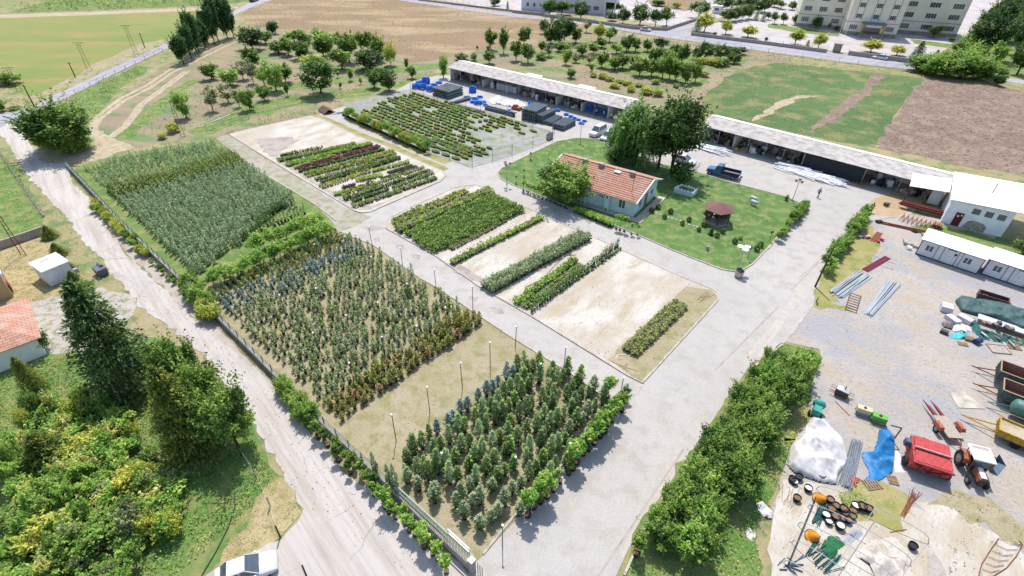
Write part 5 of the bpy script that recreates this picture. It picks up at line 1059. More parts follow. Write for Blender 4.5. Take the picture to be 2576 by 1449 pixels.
bundle('conduit_pile', 'short steel tubes at the lower left of the hoop frame', 'tubes', (1978,1425), (2040,1412), 12, .8, .045, mat('slate_tube', C(84,104,130), .5), 2, .3, .15, L=.8, seed=10)
bundle('sheet_pile', 'stack of dark red roofing panels on thin rails, above the galvanised poles', 'panels', (2175,682), (2232,648), 7, .75, .07, mat('maroon_panel', C(140,50,76), .5), 1, 0, .01, seed=11)
t = boxthing('rusty_plate', 'long rusty steel plates on the yard, near the trimmed hedge end', (2203,612), (2222,588), .9, .05, rust, 'plate')
t = thing('rail_set', 'thin rusty rails on the grass under the dark red panels', 'rails', G(2180,650), 0); m = M(); o0 = G(2180,650)
for a, b in (((2175,643),(2198,652)),((2165,653),(2248,680)),((2185,640),(2252,665)),((2140,640),(2160,628))): m.cyl((*(G(*a)-o0), .04), (*(G(*b)-o0), .04), .035)
m.build('rail', wood, t)
# blacks pipe stacks: x along the pipes' rows
def pipestack(label, a, b, W, nx, ht):
    p, q = G(*a), G(*b); rz = ang(p, q); L = float(np.hypot(*(q-p))); t = thing('pipe_stack', label, 'pipe stack', p, rz); r = L/nx/2; nz = max(2, round(ht/(2*r)))
    for kz in range(nz):
        for k in range(nx): m = M(); o = rng.normal()*.08; m.cyl((r+2*r*k, o, r+kz*2*r*.98), (r+2*r*k, W+o, r+kz*2*r*.98), r*.84, n=10); m.build('pipe', blkp, t)
    return t
blkp = mat('black_drain_pipe', C(96,108,116), .25, noise=.25, spec=.9)
pipestack('tallest stack of black drain pipes, between the blue coils and the gravel plot', (1088,240), (1129,251), 5.4, 8, 2.2)
pipestack('second big stack of black drain pipes, left of the lower stacks near the lamp', (1311,301), (1347,309), 5.4, 7, 2.4)
pipestack('middle-height black pipe stack, behind the two low ones', (1349,308), (1364,312), 5.4, 6, 1.7)
pipestack('low black pipe stack beside the big one, left of the last stack', (1366,313), (1387,318), 5.0, 7, .9)
pipestack('last black pipe stack, its ends toward the waste bins', (1388,323), (1417,331), 5.0, 7, 1.3)
bundle('pipe_bundle', 'loose black pipes lying in front of the tallest stack', 'pipes', (1136,262), (1180,250), 14, 1.4, .12, blkp, 3, .1, .08, seed=12)
bundle('pipe_bundle', 'low row of thin black pipes beside the smaller blue coils', 'pipes', (1150,268), (1215,286), 10, 1.2, .1, blkp, 2, 0, .06, seed=13)
bundle('pipe_bundle', 'long black pipe bundle between the white bales and the gravel plot fence', 'pipes', (1224,275), (1295,294), 14, 1.3, .14, blkp, 4, 0, .06, seed=14)
blue = mat('blue_hose', C(40,116,214,1.), .4, noise=.12)
def coil(a, R_=.85, h=.9, lab='', flat=True, z=0., ax=(0, 0, 1), n=None, tilt=0.):
    t = thing('hose_coil', lab, 'hose coil', G(*a), rng.uniform(0, 6), 'coils of blue water hose', z=z); n = n or max(2, int(h/.13)); m = M()
    for k in range(n): m.torus((rng.normal()*.02, rng.normal()*.02, .07+k*.125), R_*(1+rng.normal()*.03), .075, (rng.normal()*.03, rng.normal()*.03, 1), 18, 5)
    for k in range(2): m.torus((0, 0, .1+h*.5), R_*.85, .07, (rng.normal()*.05, 0, 1), 16, 5)
    m.build('hose', blue, t); t.rotation_euler[0] = tilt
CL = {'in the heap left of the tallest black pipe stack': [((1047,222), .95, 1.1), ((1064,224), 1.0, 1.2), ((1083,229), .95, 1.2), ((1055,212), .9, .8), ((1072,210), 1.0, 1.5), ((1092,216), .9, .6), ((1104,210), .8, .5)],
 'in the middle heap beside the white bales': [((1189,232), .85, 1.3), ((1175,248), .8, .6), ((1195,250), .8, .5), ((1207,246), .75, .5), ((1202,262), .9, .9), ((1214,260), .8, .6), ((1190,258), .7, .4), ((1222,266), .6, .3)],
 'among orange boxes by the gravel plot fence': [((1271,287), .5, .5), ((1280,281), .5, .6), ((1290,292), .4, .3)],
 'in the row behind the low black pipe stacks': [((1336,262), .8, .3), ((1350,272), .6, .3), ((1403,280), .55, .45), ((1424,290), .5, .5), ((1436,295), .5, .4), ((1445,299), .5, .35), ((1455,303), .5, .3)],
 'loose at the end of the last black pipe stack': [((1462,312), .6, .3), ((1470,306), .5, .25)]}
for k, L_ in CL.items():
    for a, r_, h in L_: coil(a, r_, h, 'coil of bright blue water hose '+k)
def inshed(S_, L, f, y): return np.array(onshed(S_, L, f, y))[:2]
for f, r_ in ((.815, .75), (.84, 1.0), (.865, .6), (.885, .6), (.905, .85)):
    t = thing('hose_coil', 'coil of blue hose standing upright inside the first shed', 'hose coil', inshed(SH1, L1, f, 1.2), SH1.rotation_euler[2], 'blue hose coils inside the first shed', z=.06); m = M()
    for k in range(5): m.torus((0, k*.13, r_+.08), r_*(1-.02*k), .08, (0, 1, 0), 18, 5)
    m.build('hose', blue, t)
def clutter(S_, L, f0, f1, seed, label, y0=.8, y1=4.6, n=14, cols=None, hmax=1.5, name='stored_goods'):
    R = np.random.default_rng(seed); c = inshed(S_, L, (f0+f1)/2, 2.8); t = thing(name, label, 'stored goods', c, S_.rotation_euler[2], z=.062); cols = cols or [dk2, conc, white, wood, black]
    for k in range(n):
        x = (R.random()-.5)*(f1-f0)*L*.8; y = y0+R.random()*(y1-y0)-2.8; h = R.uniform(.3, hmax); m = M(); ty = R.integers(4)
        if ty == 0: m.cyl((x, y, 0), (x, y, h*.7), R.uniform(.2, .4), n=9)
        elif ty == 1: m.cyl((x-.5, y, .25), (x+.5, y+R.normal()*.3, .25), .25, n=9)
        else: m.box(x, y, 0, R.uniform(.4, 1.2), R.uniform(.4, 1), h, R.random()*3, tp=(R.uniform(.7, 1), R.uniform(.7, 1)))
        m.build('item', cols[R.integers(len(cols))], t)
for i, (f0, f1, lb) in enumerate(((.01,.07,'dark odds and ends in the first bay of the first shed'), (.08,.14,'bags and tools in the second bay of the first shed'), (.145,.21,'white barrows and tins in the third bay of the first shed'), (.22,.28,'stored furniture left of the white crates in the first shed'), (.45,.52,'dark machine parts in the middle bay of the first shed'), (.53,.6,'dark upright rolls near the middle of the first shed'), (.61,.65,'black tyres stacked by a low partition in the first shed'), (.66,.72,'pink wrapped bundle and boxes right of the low partition'), (.73,.78,'dark goods beside the blue hose bay of the first shed'))): clutter(SH1, L1, f0, f1, 20+i, lb)
clutter(SH1, L1, .94, .985, 40, 'stack of white chairs and boxes in the last bay of the first shed', cols=[white, lil])
for f in (.3, .325, .35, .375, .4): m = M(); t = thing('white_crate', 'tall white slatted crate in the row inside the first shed', 'crate', inshed(SH1, L1, f, 2.4), SH1.rotation_euler[2], 'white crates inside the first shed', z=.062); m.box(0, 0, 0, 1.15, 2.6, 1.5, tp=(.98, .98)); m.build('shell', lil, t)
for i, (f0, f1, lb) in enumerate(((.02,.08,'grey rubble and wire at the left end of the second shed'), (.09,.15,'crumpled plastic waste in the second shed by the first post'), (.17,.225,'dark hoses and tools behind the orange drum'), (.24,.3,'buckets and bags in the second shed behind the cardboard boxes'), (.32,.385,'grey mounds of sacks in the middle of the second shed'), (.4,.465,'wrapped grey machine left of the dark curtain'), (.735,.84,'machines and boxes right of the dark curtain'), (.86,.96,'crates in the last bay of the second shed behind the canopy'))): clutter(SH2, L2, f0, f1, 60+i, lb, y0=.6, n=22)
t = thing('orange_drum', 'small orange drum at the front of the second shed', 'drum', inshed(SH2, L2, .185, -.5), 0); m = M(); m.lathe([(.3, 0), (.38, .3), (.3, .6)], 12); m.build('shell', mat('orange_drum', C(232,180,110), .6), t)
t = thing('cardboard_box', 'brown cardboard box at the front of the second shed, right of the orange drum', 'box', inshed(SH2, L2, .215, -.4), SH2.rotation_euler[2]); m = M(); m.box(0, 0, 0, 1.3, .6, .5); m.build('carton', mat('cardboard', C(206,160,110), .8), t)
t = thing('scrap_pile', 'tangle of orange scrap steel at the foot of the dark curtain', 'scrap', G(2165,466), 0); m = M(); R = np.random.default_rng(9)
for k in range(40): a = R.normal(size=3)*[.9, .6, .2]; b = R.normal(size=3)*[.5, .5, .2]; m.cyl((a[0], a[1], abs(a[2])+.05), (a[0]+b[0], a[1]+b[1], abs(a[2]+b[2])+.1), .03, n=4)
m.build('rods', mat('orange_scrap', C(214,124,60), .7, noise=.25), t)
t = thing('orange_box', 'orange wooden boxes of fittings between the white bags and the pipe stack', 'box', G(1300,276), ang(G(1288,272), G(1312,278))); m = M(); m.box(0, 0, 0, 2.2, 1.2, .7); m.box(-.4, .1, .7, 1.0, .8, .3, m=1); m.build('crate', [mat('terracotta_box', C(190,96,60), .8), rust], t)
# red beams and orange barrow frames under the canopy
bundle('beam_stack', 'stack of long brown steel beams under the white canopy', 'beams', (2262,520), (2385,552), 9, 1.3, .11, mat('red_oxide_steel', C(136,62,52), .7, noise=.15), 3, 0, .06, z=.5, seed=20)
bundle('beam_stack', 'low row of rusty bars on the gravel, above the first site cabin', 'beams', (2222,563), (2345,590), 12, .8, .05, rust, 2, .1, .1, seed=21)
for k in range(9):
    t = thing('barrow_frame', 'orange trestle frame in the row below the brown beams', 'trestle', G(2268+k*11,553+k*2.9), ROTB, 'row of orange trestle frames'); m = M()
    m.tube([(-.25, -.5, 0), (0, -.3, .9), (.25, -.5, 0)], .035); m.tube([(-.25, .6, 0), (0, .4, .9), (.25, .6, 0)], .035); m.tube([(0, -.7, .9), (0, .7, .9)], .05); m.build('frame', mat('orange_trestle', C(220,104,56), .6), t)
t = thing('workbench', 'small bench with a plywood top and a dark bin, by the workshop corner', 'bench', G(2355,572), ROTB); m = M(); m.box(0, 0, .7, 1.3, .8, .06); m.build('top', wood, t); m = M(); m.box(0, -.45, 0, 1.2, .3, .5); m.build('bin', dk2, t)
for s in (-.55, .55): m = M(); m.box(s, .3, 0, .07, .07, .7); m.box(s, -.25, 0, .07, .07, .7); m.build('leg', dkmetal, t)
t = thing('small_generator', 'small grey generator on the sandy soil, near the brown beams', 'generator', G(2228,518), .3); m = M(); m.box(0, 0, .1, .7, .5, .45); m.build('casing', dk2, t); m = M(); m.tube([(-.4, -.3, .05), (-.4, -.3, .65), (.4, -.3, .65), (.4, -.3, .05)], .03); m.build('frame', wood, t)
t = thing('scrap_heap', 'small red and white scrap heap at the end of the trimmed hedge', 'scrap', G(2178,596), .4); m = M(); R = np.random.default_rng(3)
for k in range(12): m.box(R.normal()*.6, R.normal()*.6, R.random()*.25, .7, .4, .12, R.random()*3, m=k % 3)
m.build('pieces', [mat('red_scrap', C(196,60,80), .6), lil, dk2], t)
for k, (a, lb) in enumerate((((2300,583), 'black tyre on the rusty bars above the first cabin'), ((2210,560), 'black crate by the end of the trimmed hedge'))):
    t = thing('old_tyre' if k == 0 else 'black_crate', lb, 'tyre' if k == 0 else 'crate', G(*a), .2); m = M(); (m.torus((0, 0, .15), .35, .14) if k == 0 else m.box(0, 0, 0, .9, .6, .35)); m.build('rubber' if k == 0 else 'shell', rubber, t)
# ---------------------------------------------------------------- hoop frame (unclad tunnel) and its contents
t = thing('hoop_frame', 'unclad tubular greenhouse frame of bent hoops, bottom right corner', 'greenhouse frame', G(2055,1225), 0); o0 = G(2055,1225)
base = [((2052,1230), (2335,1365)), ((2030,1275), (2290,1420)), ((2005,1320), (2250,1470)), ((1990,1365), (2200,1520)), ((1970,1415), (2150,1570))]
for a, b in base:
    p, q = G(*a)-o0, G(*b)-o0; pts = [(*(p+(q-p)*(.5-.5*cos(pi*k/12))), 1.15*sin(pi*k/12)**.6) for k in range(13)]; m = M(); m.tube(pts, .03, 6); m.build('hoop', galv, t)
m = M()
for f in (0, .5, 1):
    P = [(*(G(*a)-o0+(G(*b)-G(*a))*f), 1.15*(1 if f == .5 else 0)+.05) for a, b in base]; m.tube(P, .025, 5)
m.build('purlin', galv, t)
m = M(); p, q = G(2050,1255)-o0, G(1980,1425)-o0; m.add([(*p, .02), (*q, .02), (*(q+[-.1, 0]), .5), (*(p+[-.1, 0]), .5)], [(0, 1, 2, 3)]); m.add([(*(p+[.02, 0]), .02), (*(q+[.02, 0]), .02), (*(q+[-.08, 0]), .5), (*(p+[-.08, 0]), .5)], [(0, 1, 2, 3)]); m.build('side_net', mat('teal_side_net', C(70,116,108), .9, noise=.3), t)
for a, lb in (((2060,1258), 'orange bell-shaped plastic cone, upper one of the two in the hoop frame'), ((2042,1352), 'orange bell-shaped plastic cone, lower one of the two in the hoop frame')):
    t = thing('orange_cone', lb, 'cone', G(*a), .5); m = M(); m.lathe([(.58, 0), (.58, .05), (.5, .06), (.38, .3), (.33, .5), (.22, .58), (.2, .7), (.08, .74)], 18); m.build('bell', mat('amber_plastic', C(246,160,40), .45), t, True); m = M(); m.torus((0, 0, .04), .59, .03); m.build('rim', dkmetal, t); t.rotation_euler[0] = .35
pots = [(2062,1200,'w'), (1990,1210,''), (2007,1205,''), (2030,1233,'w'), (2002,1258,'e'), (2085,1262,'e'), (2100,1277,'e'), (2088,1285,'e'), (2118,1285,'e'), (2148,1277,'w'), (2164,1279,'e'), (2180,1284,'e'), (2142,1290,'e'), (2074,1300,'w'), (2098,1305,'e'), (2115,1308,'e'), (2082,1316,'w'), (2110,1328,'w'), (2125,1298,'e'), (2130,1312,'e'), (2140,1303,'e'), (2292,1378,''), (1996,1216,'w')]
POTB = []
for lin, mt in (('e', soil), ('w', white), ('', black)):
    m = M(); m.lathe([(.26, 0), (.31, .42), (.33, .42), (.33, .46), (.29, .46), (.28, .4)], 12, caps=False); m.cyl((0, 0, .3), (0, 0, .36), .28, n=12, m=1); POTB.append((lin, m.mesh('empty_pot', [potm, mt])))
POTB = dict(POTB)
for x, y, k in pots:
    o = link('plant_pot', POTB[k], None, (*map(float, G(x, y)), 0), rng.uniform(0, 6), s=rng.uniform(.9, 1.15))
    tag(o, {'e': 'large black pot full of dry soil, in the cluster by the hoop frame', 'w': 'large black pot with a pale lining, around the pot cluster', '': 'empty black pot near the hoop frame'}[k], 'pot', {'e': 'soil-filled pots by the hoop frame', 'w': 'pale-lined pots by the hoop frame', '': 'empty pots by the hoop frame'}[k])
t = thing('rebar_mat', 'bent ladder of thin rebar lying on the pale slab, bottom right', 'rebar', G(2460,1449), 0); o0 = G(2460,1449); m = M(); Lp = [(2460,1449), (2468,1420), (2490,1385), (2510,1356)]; Rp = [(2500,1449), (2530,1430), (2555,1400), (2570,1372), (2562,1362)]
m.tube([(*(G(*a)-o0), .12) for a in Lp], .03, 5); m.tube([(*(G(*a)-o0), .12) for a in Rp], .03, 5)
for k in range(7):
    f = k/6; a = np.array(Lp[0])*(1-f)+np.array(Lp[3])*f; b = np.array(Rp[0])*(1-f)+np.array(Rp[3])*f; mid = (a+b)/2+[0, 7]; m.tube([(*(G(*q)-o0), .14) for q in (a, mid, b)], .02, 5)
m.build('bars', rust, t)
t = thing('twig_bundle', 'bundle of reddish rods lying across the weeds, left of the pale slab', 'rods', G(2285,1285), 0); m = M(); R = np.random.default_rng(8); o0 = G(2285,1285)
for k in range(16): a, b = G(2270+R.normal()*3, 1300+R.normal()*3)-o0, G(2305+R.normal()*7, 1240+R.normal()*6)-o0; m.cyl((*a, .05), (*b, .12), .015, n=4)
m.build('rod', rust, t)
for k, (a, b, lb) in enumerate((((2100,1010), (2137,1047), 'thin rusty bar on the gravel beside the cream sprayer'), ((2238,1340), (2280,1333), 'short rusty beam on the weeds by the hoop frame'))):
    p, q = G(*a), G(*b); t = thing('rusty_bar', lb, 'bar', p, ang(p, q)); m = M(); m.box(.5*float(np.hypot(*(q-p))), 0, 0, float(np.hypot(*(q-p))), .08, .07); m.build('bar', rust, t)
t = thing('drill_stand', 'grey-green pipe stand on a wooden post, right of the lime sprayer', 'stand', G(2245,1110), 0); m = M(); m.cyl((0, 0, 0), (0, 0, 1.9), .06); m.build('post', wood, t); m = M(); m.tube([(0, 0, 1.9), (-.9, .2, 2.0)], .07); m.build('arm', gpost, t)
# ---------------------------------------------------------------- street furniture and small things
def lamp(label, a, h=3.7, z=0., n=3, R_=.55, c=white, group=None):
    t = thing('garden_lamp', label, 'lamp', G(*a), rng.uniform(0, 2), group, z=z); m = M(); m.cyl((0, 0, 0), (0, 0, h-.3), .06, .045); m.cyl((0, 0, 0), (0, 0, .3), .11); m.build('post', metal, t)
    for k in range(n):
        a_ = 2*pi*k/n+.3; x, y = .5*cos(a_), .5*sin(a_); m = M(); m.tube([(0, 0, h-.4), (x*.6, y*.6, h-.3), (x, y, h-.15)], .03); m.build('arm', metal, t)
        m = M(); m.lathe([(.1, -.28), (.16, -.1), (.12, 0)], 10, (x, y, h-.05)); m.lathe([(R_*.75, 0), (R_*.72, .03), (.1, .08)], 14, (x, y, h-.04), m=1); m.build('lamp_head', [metal, c], t)
lamp('three-headed garden lamp with white discs, by the cream litter bin at the lawn tip', (1854,681)); lamp('dark three-headed lamp at the left corner of the lawn', (1275,464), 3.9, c=dkmetal, R_=.4); lamp('three-headed lamp in front of the walking man in blue', (1992,507), 3.8, c=dkmetal, R_=.4); lamp('slim dark lamp at the top of the lawn near the pipe stacks', (1459,357), 3.8, .1, 2, c=dkmetal, R_=.4)
def bin_(label, a, rz, c, n=1):
    t = thing('waste_bin', label, 'waste bin', G(*a), rz)
    for k in range(n):
        m = M(); m.box(k*.85, 0, .15, .75, .7, .85, tp=(1.1, 1.1)); b_ = m.build('tub', c, t); m = M(); m.slab([(k*.85-.42, -.4, 1.0), (k*.85+.42, -.4, 1.0), (k*.85+.42, .4, 1.2), (k*.85-.42, .4, 1.2)], .06); m.build('lid', black, t)
        for x in (-.3, .3):
            m = M(); m.cyl((k*.85+x, -.3, .08), (k*.85+x+.05, -.3, .08), .08); m.cyl((k*.85+x, .3, .08), (k*.85+x+.05, .3, .08), .08); m.build('castor', rubber, t)
bin_('cream litter container with a black lid at the pointed tip of the lawn', (1857,697), .5, mat('cream_bin', C(226,214,196), .6)); bin_('pair of white and grey waste bins at the corner of the gravel plot', (1380,352), ROTA+.2, conc, 2)
t = thing('rubbish_skip', 'dented grey rubbish container at the edge of the old road, left', 'waste container', G(258,690), ang(G(245,672), G(270,690))); m = M(); m.box(0, 0, .12, 1.5, 1.0, .95, tp=(1.08, 1.12)); m.build('tub', mat('dull_grey_container', C(116,120,130), .5, noise=.2), t); m = M(); m.loft([[(x, .55*cos(a)*1.0, 1.07+.35*sin(a)) for a in (0, .6, 1.1)]+[(x, .0, 1.07)] for x in (-.78, .1)]); m.build('lid', mat('dull_lid', C(130,134,142), .5), t)
t = thing('direction_sign', 'small blue sign on the kerb by the gravel yard entrance', 'sign', G(2052,762), 1.0); m = M(); m.cyl((0, 0, 0), (0, 0, .9), .04); m.build('post', dkmetal, t); m = M(); m.box(0, -.04, .3, .7, .04, .6); m.build('panel', mat('blue_sign', C(90,130,196), .5), t)
t = thing('electric_pole', 'brown wooden pole leaning at the end of the trimmed hedge', 'pole', G(2050,722), 0); m = M(); m.cyl((0, 0, 0), (.35, .3, 6.0), .12, .08); m.build('post', bark, t)
m = M(); p0 = G(2050,722)
for b in ((2008,703), (2215,600)): m.cyl((.35, .3, 5.9), (*(G(*b)-p0), .2 if b[0] < 2100 else 4), .012, n=4)
m.build('wire', dkmetal, t)
def lattice(label, a, h, rz, lean=(0, 0), wd=.4, arms=True, c=rust, lamps=True):
    t = thing('lattice_pole', label, 'pylon', G(*a), rz); m = M()
    for s in (-1, 1): m.cyl((s*wd, 0, 0), (s*wd*.45, 0, h), .045, n=4)
    n = int(h/.55)
    for k in range(n): f = k/n; x = wd*(1-.55*f); m.cyl((-x, 0, f*h), (x, 0, f*h+(.0 if k % 2 else .08)), .03, n=4)
    m.build('mast', c, t)
    if arms:
        m = M(); m.cyl((-1.4, 0, h-.05), (1.4, 0, h-.05), .05, n=4); m.cyl((-.9, 0, h-.1), (-.25, 0, h-.9), .03, n=4); m.cyl((.9, 0, h-.1), (.25, 0, h-.9), .03, n=4); m.build('cross_arm', c, t)
        for s in (-1.35, 1.35): m = M(); m.lathe([(.05, 0), (.13, .05), (.08, .14), (.13, .2), (.05, .28)], 8, (s, 0, h)); m.build('insulator', white, t)
def hp(b, t): g = G(*b); d = _F*FPX+_R*(t[0]-CX)-_U*(t[1]-CY); return float(H+d[2]*(g@g)/(d[:2]@g))
lattice('rusty lattice power pole with two white insulators, left of the big cedar', (276,962), hp((276,962),(189,832)), .35)
lattice('rusty ladder-like pole on the hay patch at the left edge', (60,642), hp((60,642),(-22,518)), -.1, arms=False)
lattice('dark lattice pole between the orchard and the juniper field', (461,344), hp((461,344),(428,263)), .4, c=dkmetal, arms=False)
for a, t_, lb in (((226,178), (195,107), 'green-grey lattice pylon on the verge, second from the left'), ((342,136), (312,64), 'green-grey lattice pylon on the verge, nearest the poplars'), ((50,230), (15,170), 'lattice pylon with bare scrub at its foot, far left')): lattice(lb, a, hp(a, t_), .3, c=gpost, wd=.55)
for a, t_, lb in (((190,195), (171,157), 'bare wooden pole between the two verge pylons'), ((365,121), (349,83), 'short wooden pole just left of the poplars'), ((92,278), (60,213), 'dark leaning wooden pole behind the round tree')):
    h = hp(a, t_); t = thing('wooden_pole', lb, 'pole', G(*a), 0); m = M(); m.cyl((0, 0, 0), (0, 0, h), .14, .09); m.build('post', bark, t); m = M(); m.cyl((-.5, 0, h-.3), (.5, 0, h-.3), .05, n=4); m.build('cross_arm', bark, t)
# planter, sheep statues, stones, clipped bushes
t = thing('raised_planter', 'white-walled raised flower box on the lawn, below the tall dark pine', 'planter', G(1727,488), ROTB+.15, z=.1); Pl = [(-1.9,-.8),(1.2,-.9),(1.3,.9),(-1.4,1.1)]; m = M()
for k in range(4):
    a, b = np.array(Pl[k]), np.array(Pl[(k+1) % 4]); mid = (a+b)/2; m.box(mid[0], mid[1], 0, np.hypot(*(b-a))+.15, .18, .75-(k % 2)*.003, ang(a, b))
m.build('wall', wall_l, t); m = M(); m.prism(Pl, 0, .55); m.build('soil', g_weed, t); m = M()
for k in range(22): f = k/22*4; a, b = np.array(Pl[int(f)]), np.array(Pl[(int(f)+1) % 4]); q = a+(b-a)*(f % 1); m.box(q[0], q[1], .752, .28, .26, .12+.05*(k % 3), k, tp=(.7, .7))
m.build('coping_stones', white, t)
def sheep(label, a, s):
    R = np.random.default_rng(1); t = thing('sheep_statue', label, 'statue', G(*a), ROTB-.3, z=.1); m = M(); m.loft([[(x, r*cos(2*pi*i/12)*.8, .6+dz+r*sin(2*pi*i/12)) for i in range(12)] for x, r, dz in ((-.62, .1, .05), (-.5, .26, 0), (-.2, .31, 0), (.2, .3, 0), (.42, .24, .04), (.52, .12, .12))]); m.build('body', lil, t, True)
    m = M(); m.loft([[(x, r*cos(2*pi*i/8), z+r*sin(2*pi*i/8)) for i in range(8)] for x, r, z in ((.4, .15, .72), (.58, .13, .85), (.72, .11, .82), (.85, .06, .74))]); m.build('head', lil, t, True)
    for x in (-.4, .35):
        for y in (-.15, .15): m = M(); m.cyl((x, y, 0), (x, y, .45), .04, .06); m.build('leg', lil, t)
sheep('white sheep statue on the lawn, the nearer of the pair', (1894,518), 1); sheep('white sheep statue on the lawn, the farther of the pair', (1893,508), 1)
for x, y in T(2,1,(1450,700),(1490,712),(1530,725),(1570,740),(1610,752),(1650,765),(1690,775),(1740,800),(1780,815),(1820,828),(1860,838)):
    m = M(); m.lathe([(.25, 0), (.22, .05)], 7); tag(m.build('stepping_stone', conc, None, False, (*G(x, y), .104), rng.random()*3), 'pale stepping stone in the winding path across the lawn', 'stone', 'stepping stones on the lawn')
t = thing('milestone', 'short grey stone stub standing alone on the lawn', 'stone', G(*T(2,1,(1962,1070))[0]), .3, z=.1); m = M(); m.box(0, 0, 0, .35, .3, .6, tp=(.85, .85)); m.build('stub', conc, t)
for a, h, lb in ((T(2,1,(2275,430))[0], 1.6, 'small dark lawn spotlight on a stake near the blue pickup'), (T(2,1,(2365,1160))[0], 1.7, 'thin stake lamp right of the three-headed white lamp'), (T(3,1,(10,980))[0], 1.4, 'small black spotlight on a stake at the right end of the lawn')):
    t = thing('spotlight', lb, 'spotlight', G(*a), .2, z=.1); m = M(); m.cyl((0, 0, 0), (0, 0, h), .03); m.build('stake', dkmetal, t); m = M(); m.box(0, 0, h, .35, .2, .25); m.build('head', dkmetal, t)
t = thing('rust_shelter', 'small brown slatted hut roof on the grass at the top of the gravel plot', 'shelter', G(*T(1,0,(710,1125))[0]), ROTB-.2); m = M(); m.slab([(-1.9, -1.3, .25), (1.9, -1.3, .25), (1.9, 0, 1.0), (-1.9, 0, 1.0)], .06); m.slab([(-1.9, 0, 1.0), (1.9, 0, 1.0), (1.9, 1.3, .25), (-1.9, 1.3, .25)], .06); m.build('roof', mat('brown_slats', C(120,96,88), .9), t); m = M(); m.box(0, 0, 0, 3.2, 1.8, .3); m.build('base', rust, t)
t = thing('metal_scrap', 'small grey heap of sheet scrap beside the brown hut roof', 'scrap', G(*T(1,0,(835,1135))[0]), 0); m = M(); R = np.random.default_rng(2)
for k in range(9): m.box(R.normal()*.6, R.normal()*.6, R.random()*.3, 1.0, .5, .1, R.random()*3)
m.build('pieces', galv, t)
t = thing('irrigation_pipe', 'thin white pipe lying in the weeds north of the empty concrete plot', 'pipe', G(500,321), ang(G(500,321), G(580,289))); m = M(); m.cyl((0, 0, .1), (float(np.hypot(*(G(580,289)-G(500,321)))), 0, .1), .06); m.build('pipe', white, t)
for pts, lb in (([(2*0+1020,700),(1012,640),(0,0)], ''),): pass
def hose(label, pts, r=.03, c=dkmetal, z=.03, name='hose'):
    o0 = G(*pts[0]); m = M(); m.tube([(*(G(*a)-o0), z) for a in pts], r, 5); return tag(m.build(name, c, None, False, (*o0, 0)), label, name)
hose('thin black hose curving along the bed beside the small box plants', T(2,1,(130,1449),(300,1370),(420,1240),(480,1180),(550,1130),(640,1120)), z=.14)
hose('long dark cable hanging down the straw bank by the white hatchback', T(0,3,(2360,600),(2365,760),(2300,960),(2180,1200),(2060,1400),(2030,1449)), .04, z=.08, name='cable')
hose('bent white tube lying at the foot of the rose bed', T(2,2,(1040,720),(1070,680),(1160,685)), .03, white, .15, 'tube')
bundle('stick_scatter', 'loose pale sticks on the straw strip below the rose bed', 'sticks', T(2,2,(1080,760))[0], T(2,2,(1200,830))[0], 5, .8, .025, wood, 1, 0, .2, z=.1, seed=30); bundle('stick_scatter', 'loose pale sticks on the straw strip above the rose bed', 'sticks', T(2,2,(1870,140))[0], T(2,2,(1960,40))[0], 6, .6, .025, wood, 1, 0, .2, z=.1, seed=31)
# wooden stakes and wire of the verge by the old road
def stakefence(label, pts, hs):
    t = thing('stake_fence', label, 'fence', G(*pts[0]), 0); o0 = G(*pts[0]); m = M(); tp = []
    for a, h in zip(pts, hs): q = G(*a)-o0; m = M(); m.cyl((*q, 0), (q[0]+.05, q[1], h), .07, .06, 6); m.build('stake', barkp if h < 1.5 else bark, t); tp.append((q[0]+.05, q[1], h-.1))
    m = M(); m.tube(tp, .006, 4); m.tube([(x, y, z*.5) for x, y, z in tp], .006, 4); m.build('wire', metal, t)
stakefence('leaning stakes and wire on the grassy bank by the old road', [(608,1148),(645,1200),(680,1275),(705,1352)], (1.5, 1.5, 1.4, 1.7)); stakefence('two rough wooden stakes on the dirt, bottom edge', [(772,1452),(700,1470)], (1.8, 1.0))
# pale green sliding gate rail along the wall
p, q = G(985,1235), G(1195,1432); t = thing('sliding_gate', 'pale green barred sliding gate on top of the low wall, bottom centre', 'gate', p, ang(p, q), z=.72); L = float(np.hypot(*(q-p))); gg = mat('pale_green_gate', C(150,186,172), .5, noise=.15); m = M(); m.box(L/2, 0, .95, L, .1, .1); m.box(L/2, 0, .1, L, .08, .08); m.build('rail', gg, t)
for k in range(60): m = M(); m.box(L*(k+.5)/60, 0, .18, .035, .035, .77); m.build('bar', gg, t)
m = M(); m.box(L-1.6, 0, 1.1, 2.2, .08, .07); m.box(L-1.6, .0, 1.6, 2.2, .08, .07); m.box(L-2.7, 0, 1.17, .08, .07, .43); m.box(L-.5, 0, 1.17, .08, .07, .43); m.build('end_frame', white, t)
t = thing('gate_post', 'square concrete gate post at the lower end of the pale green gate', 'post', G(1188,1437), ang(p, q)); m = M(); m.box(0, 0, 0, .4, .4, 1.7); m.build('shaft', conc, t); m = M(); m.box(0, 0, 1.7, .46, .46, .06); m.build('cap', white, t)
for k in range(3): m = M(); m.box(.5+.22*k, .1, .1, .05, .05, 1.7); m.build('bar', gg, t)
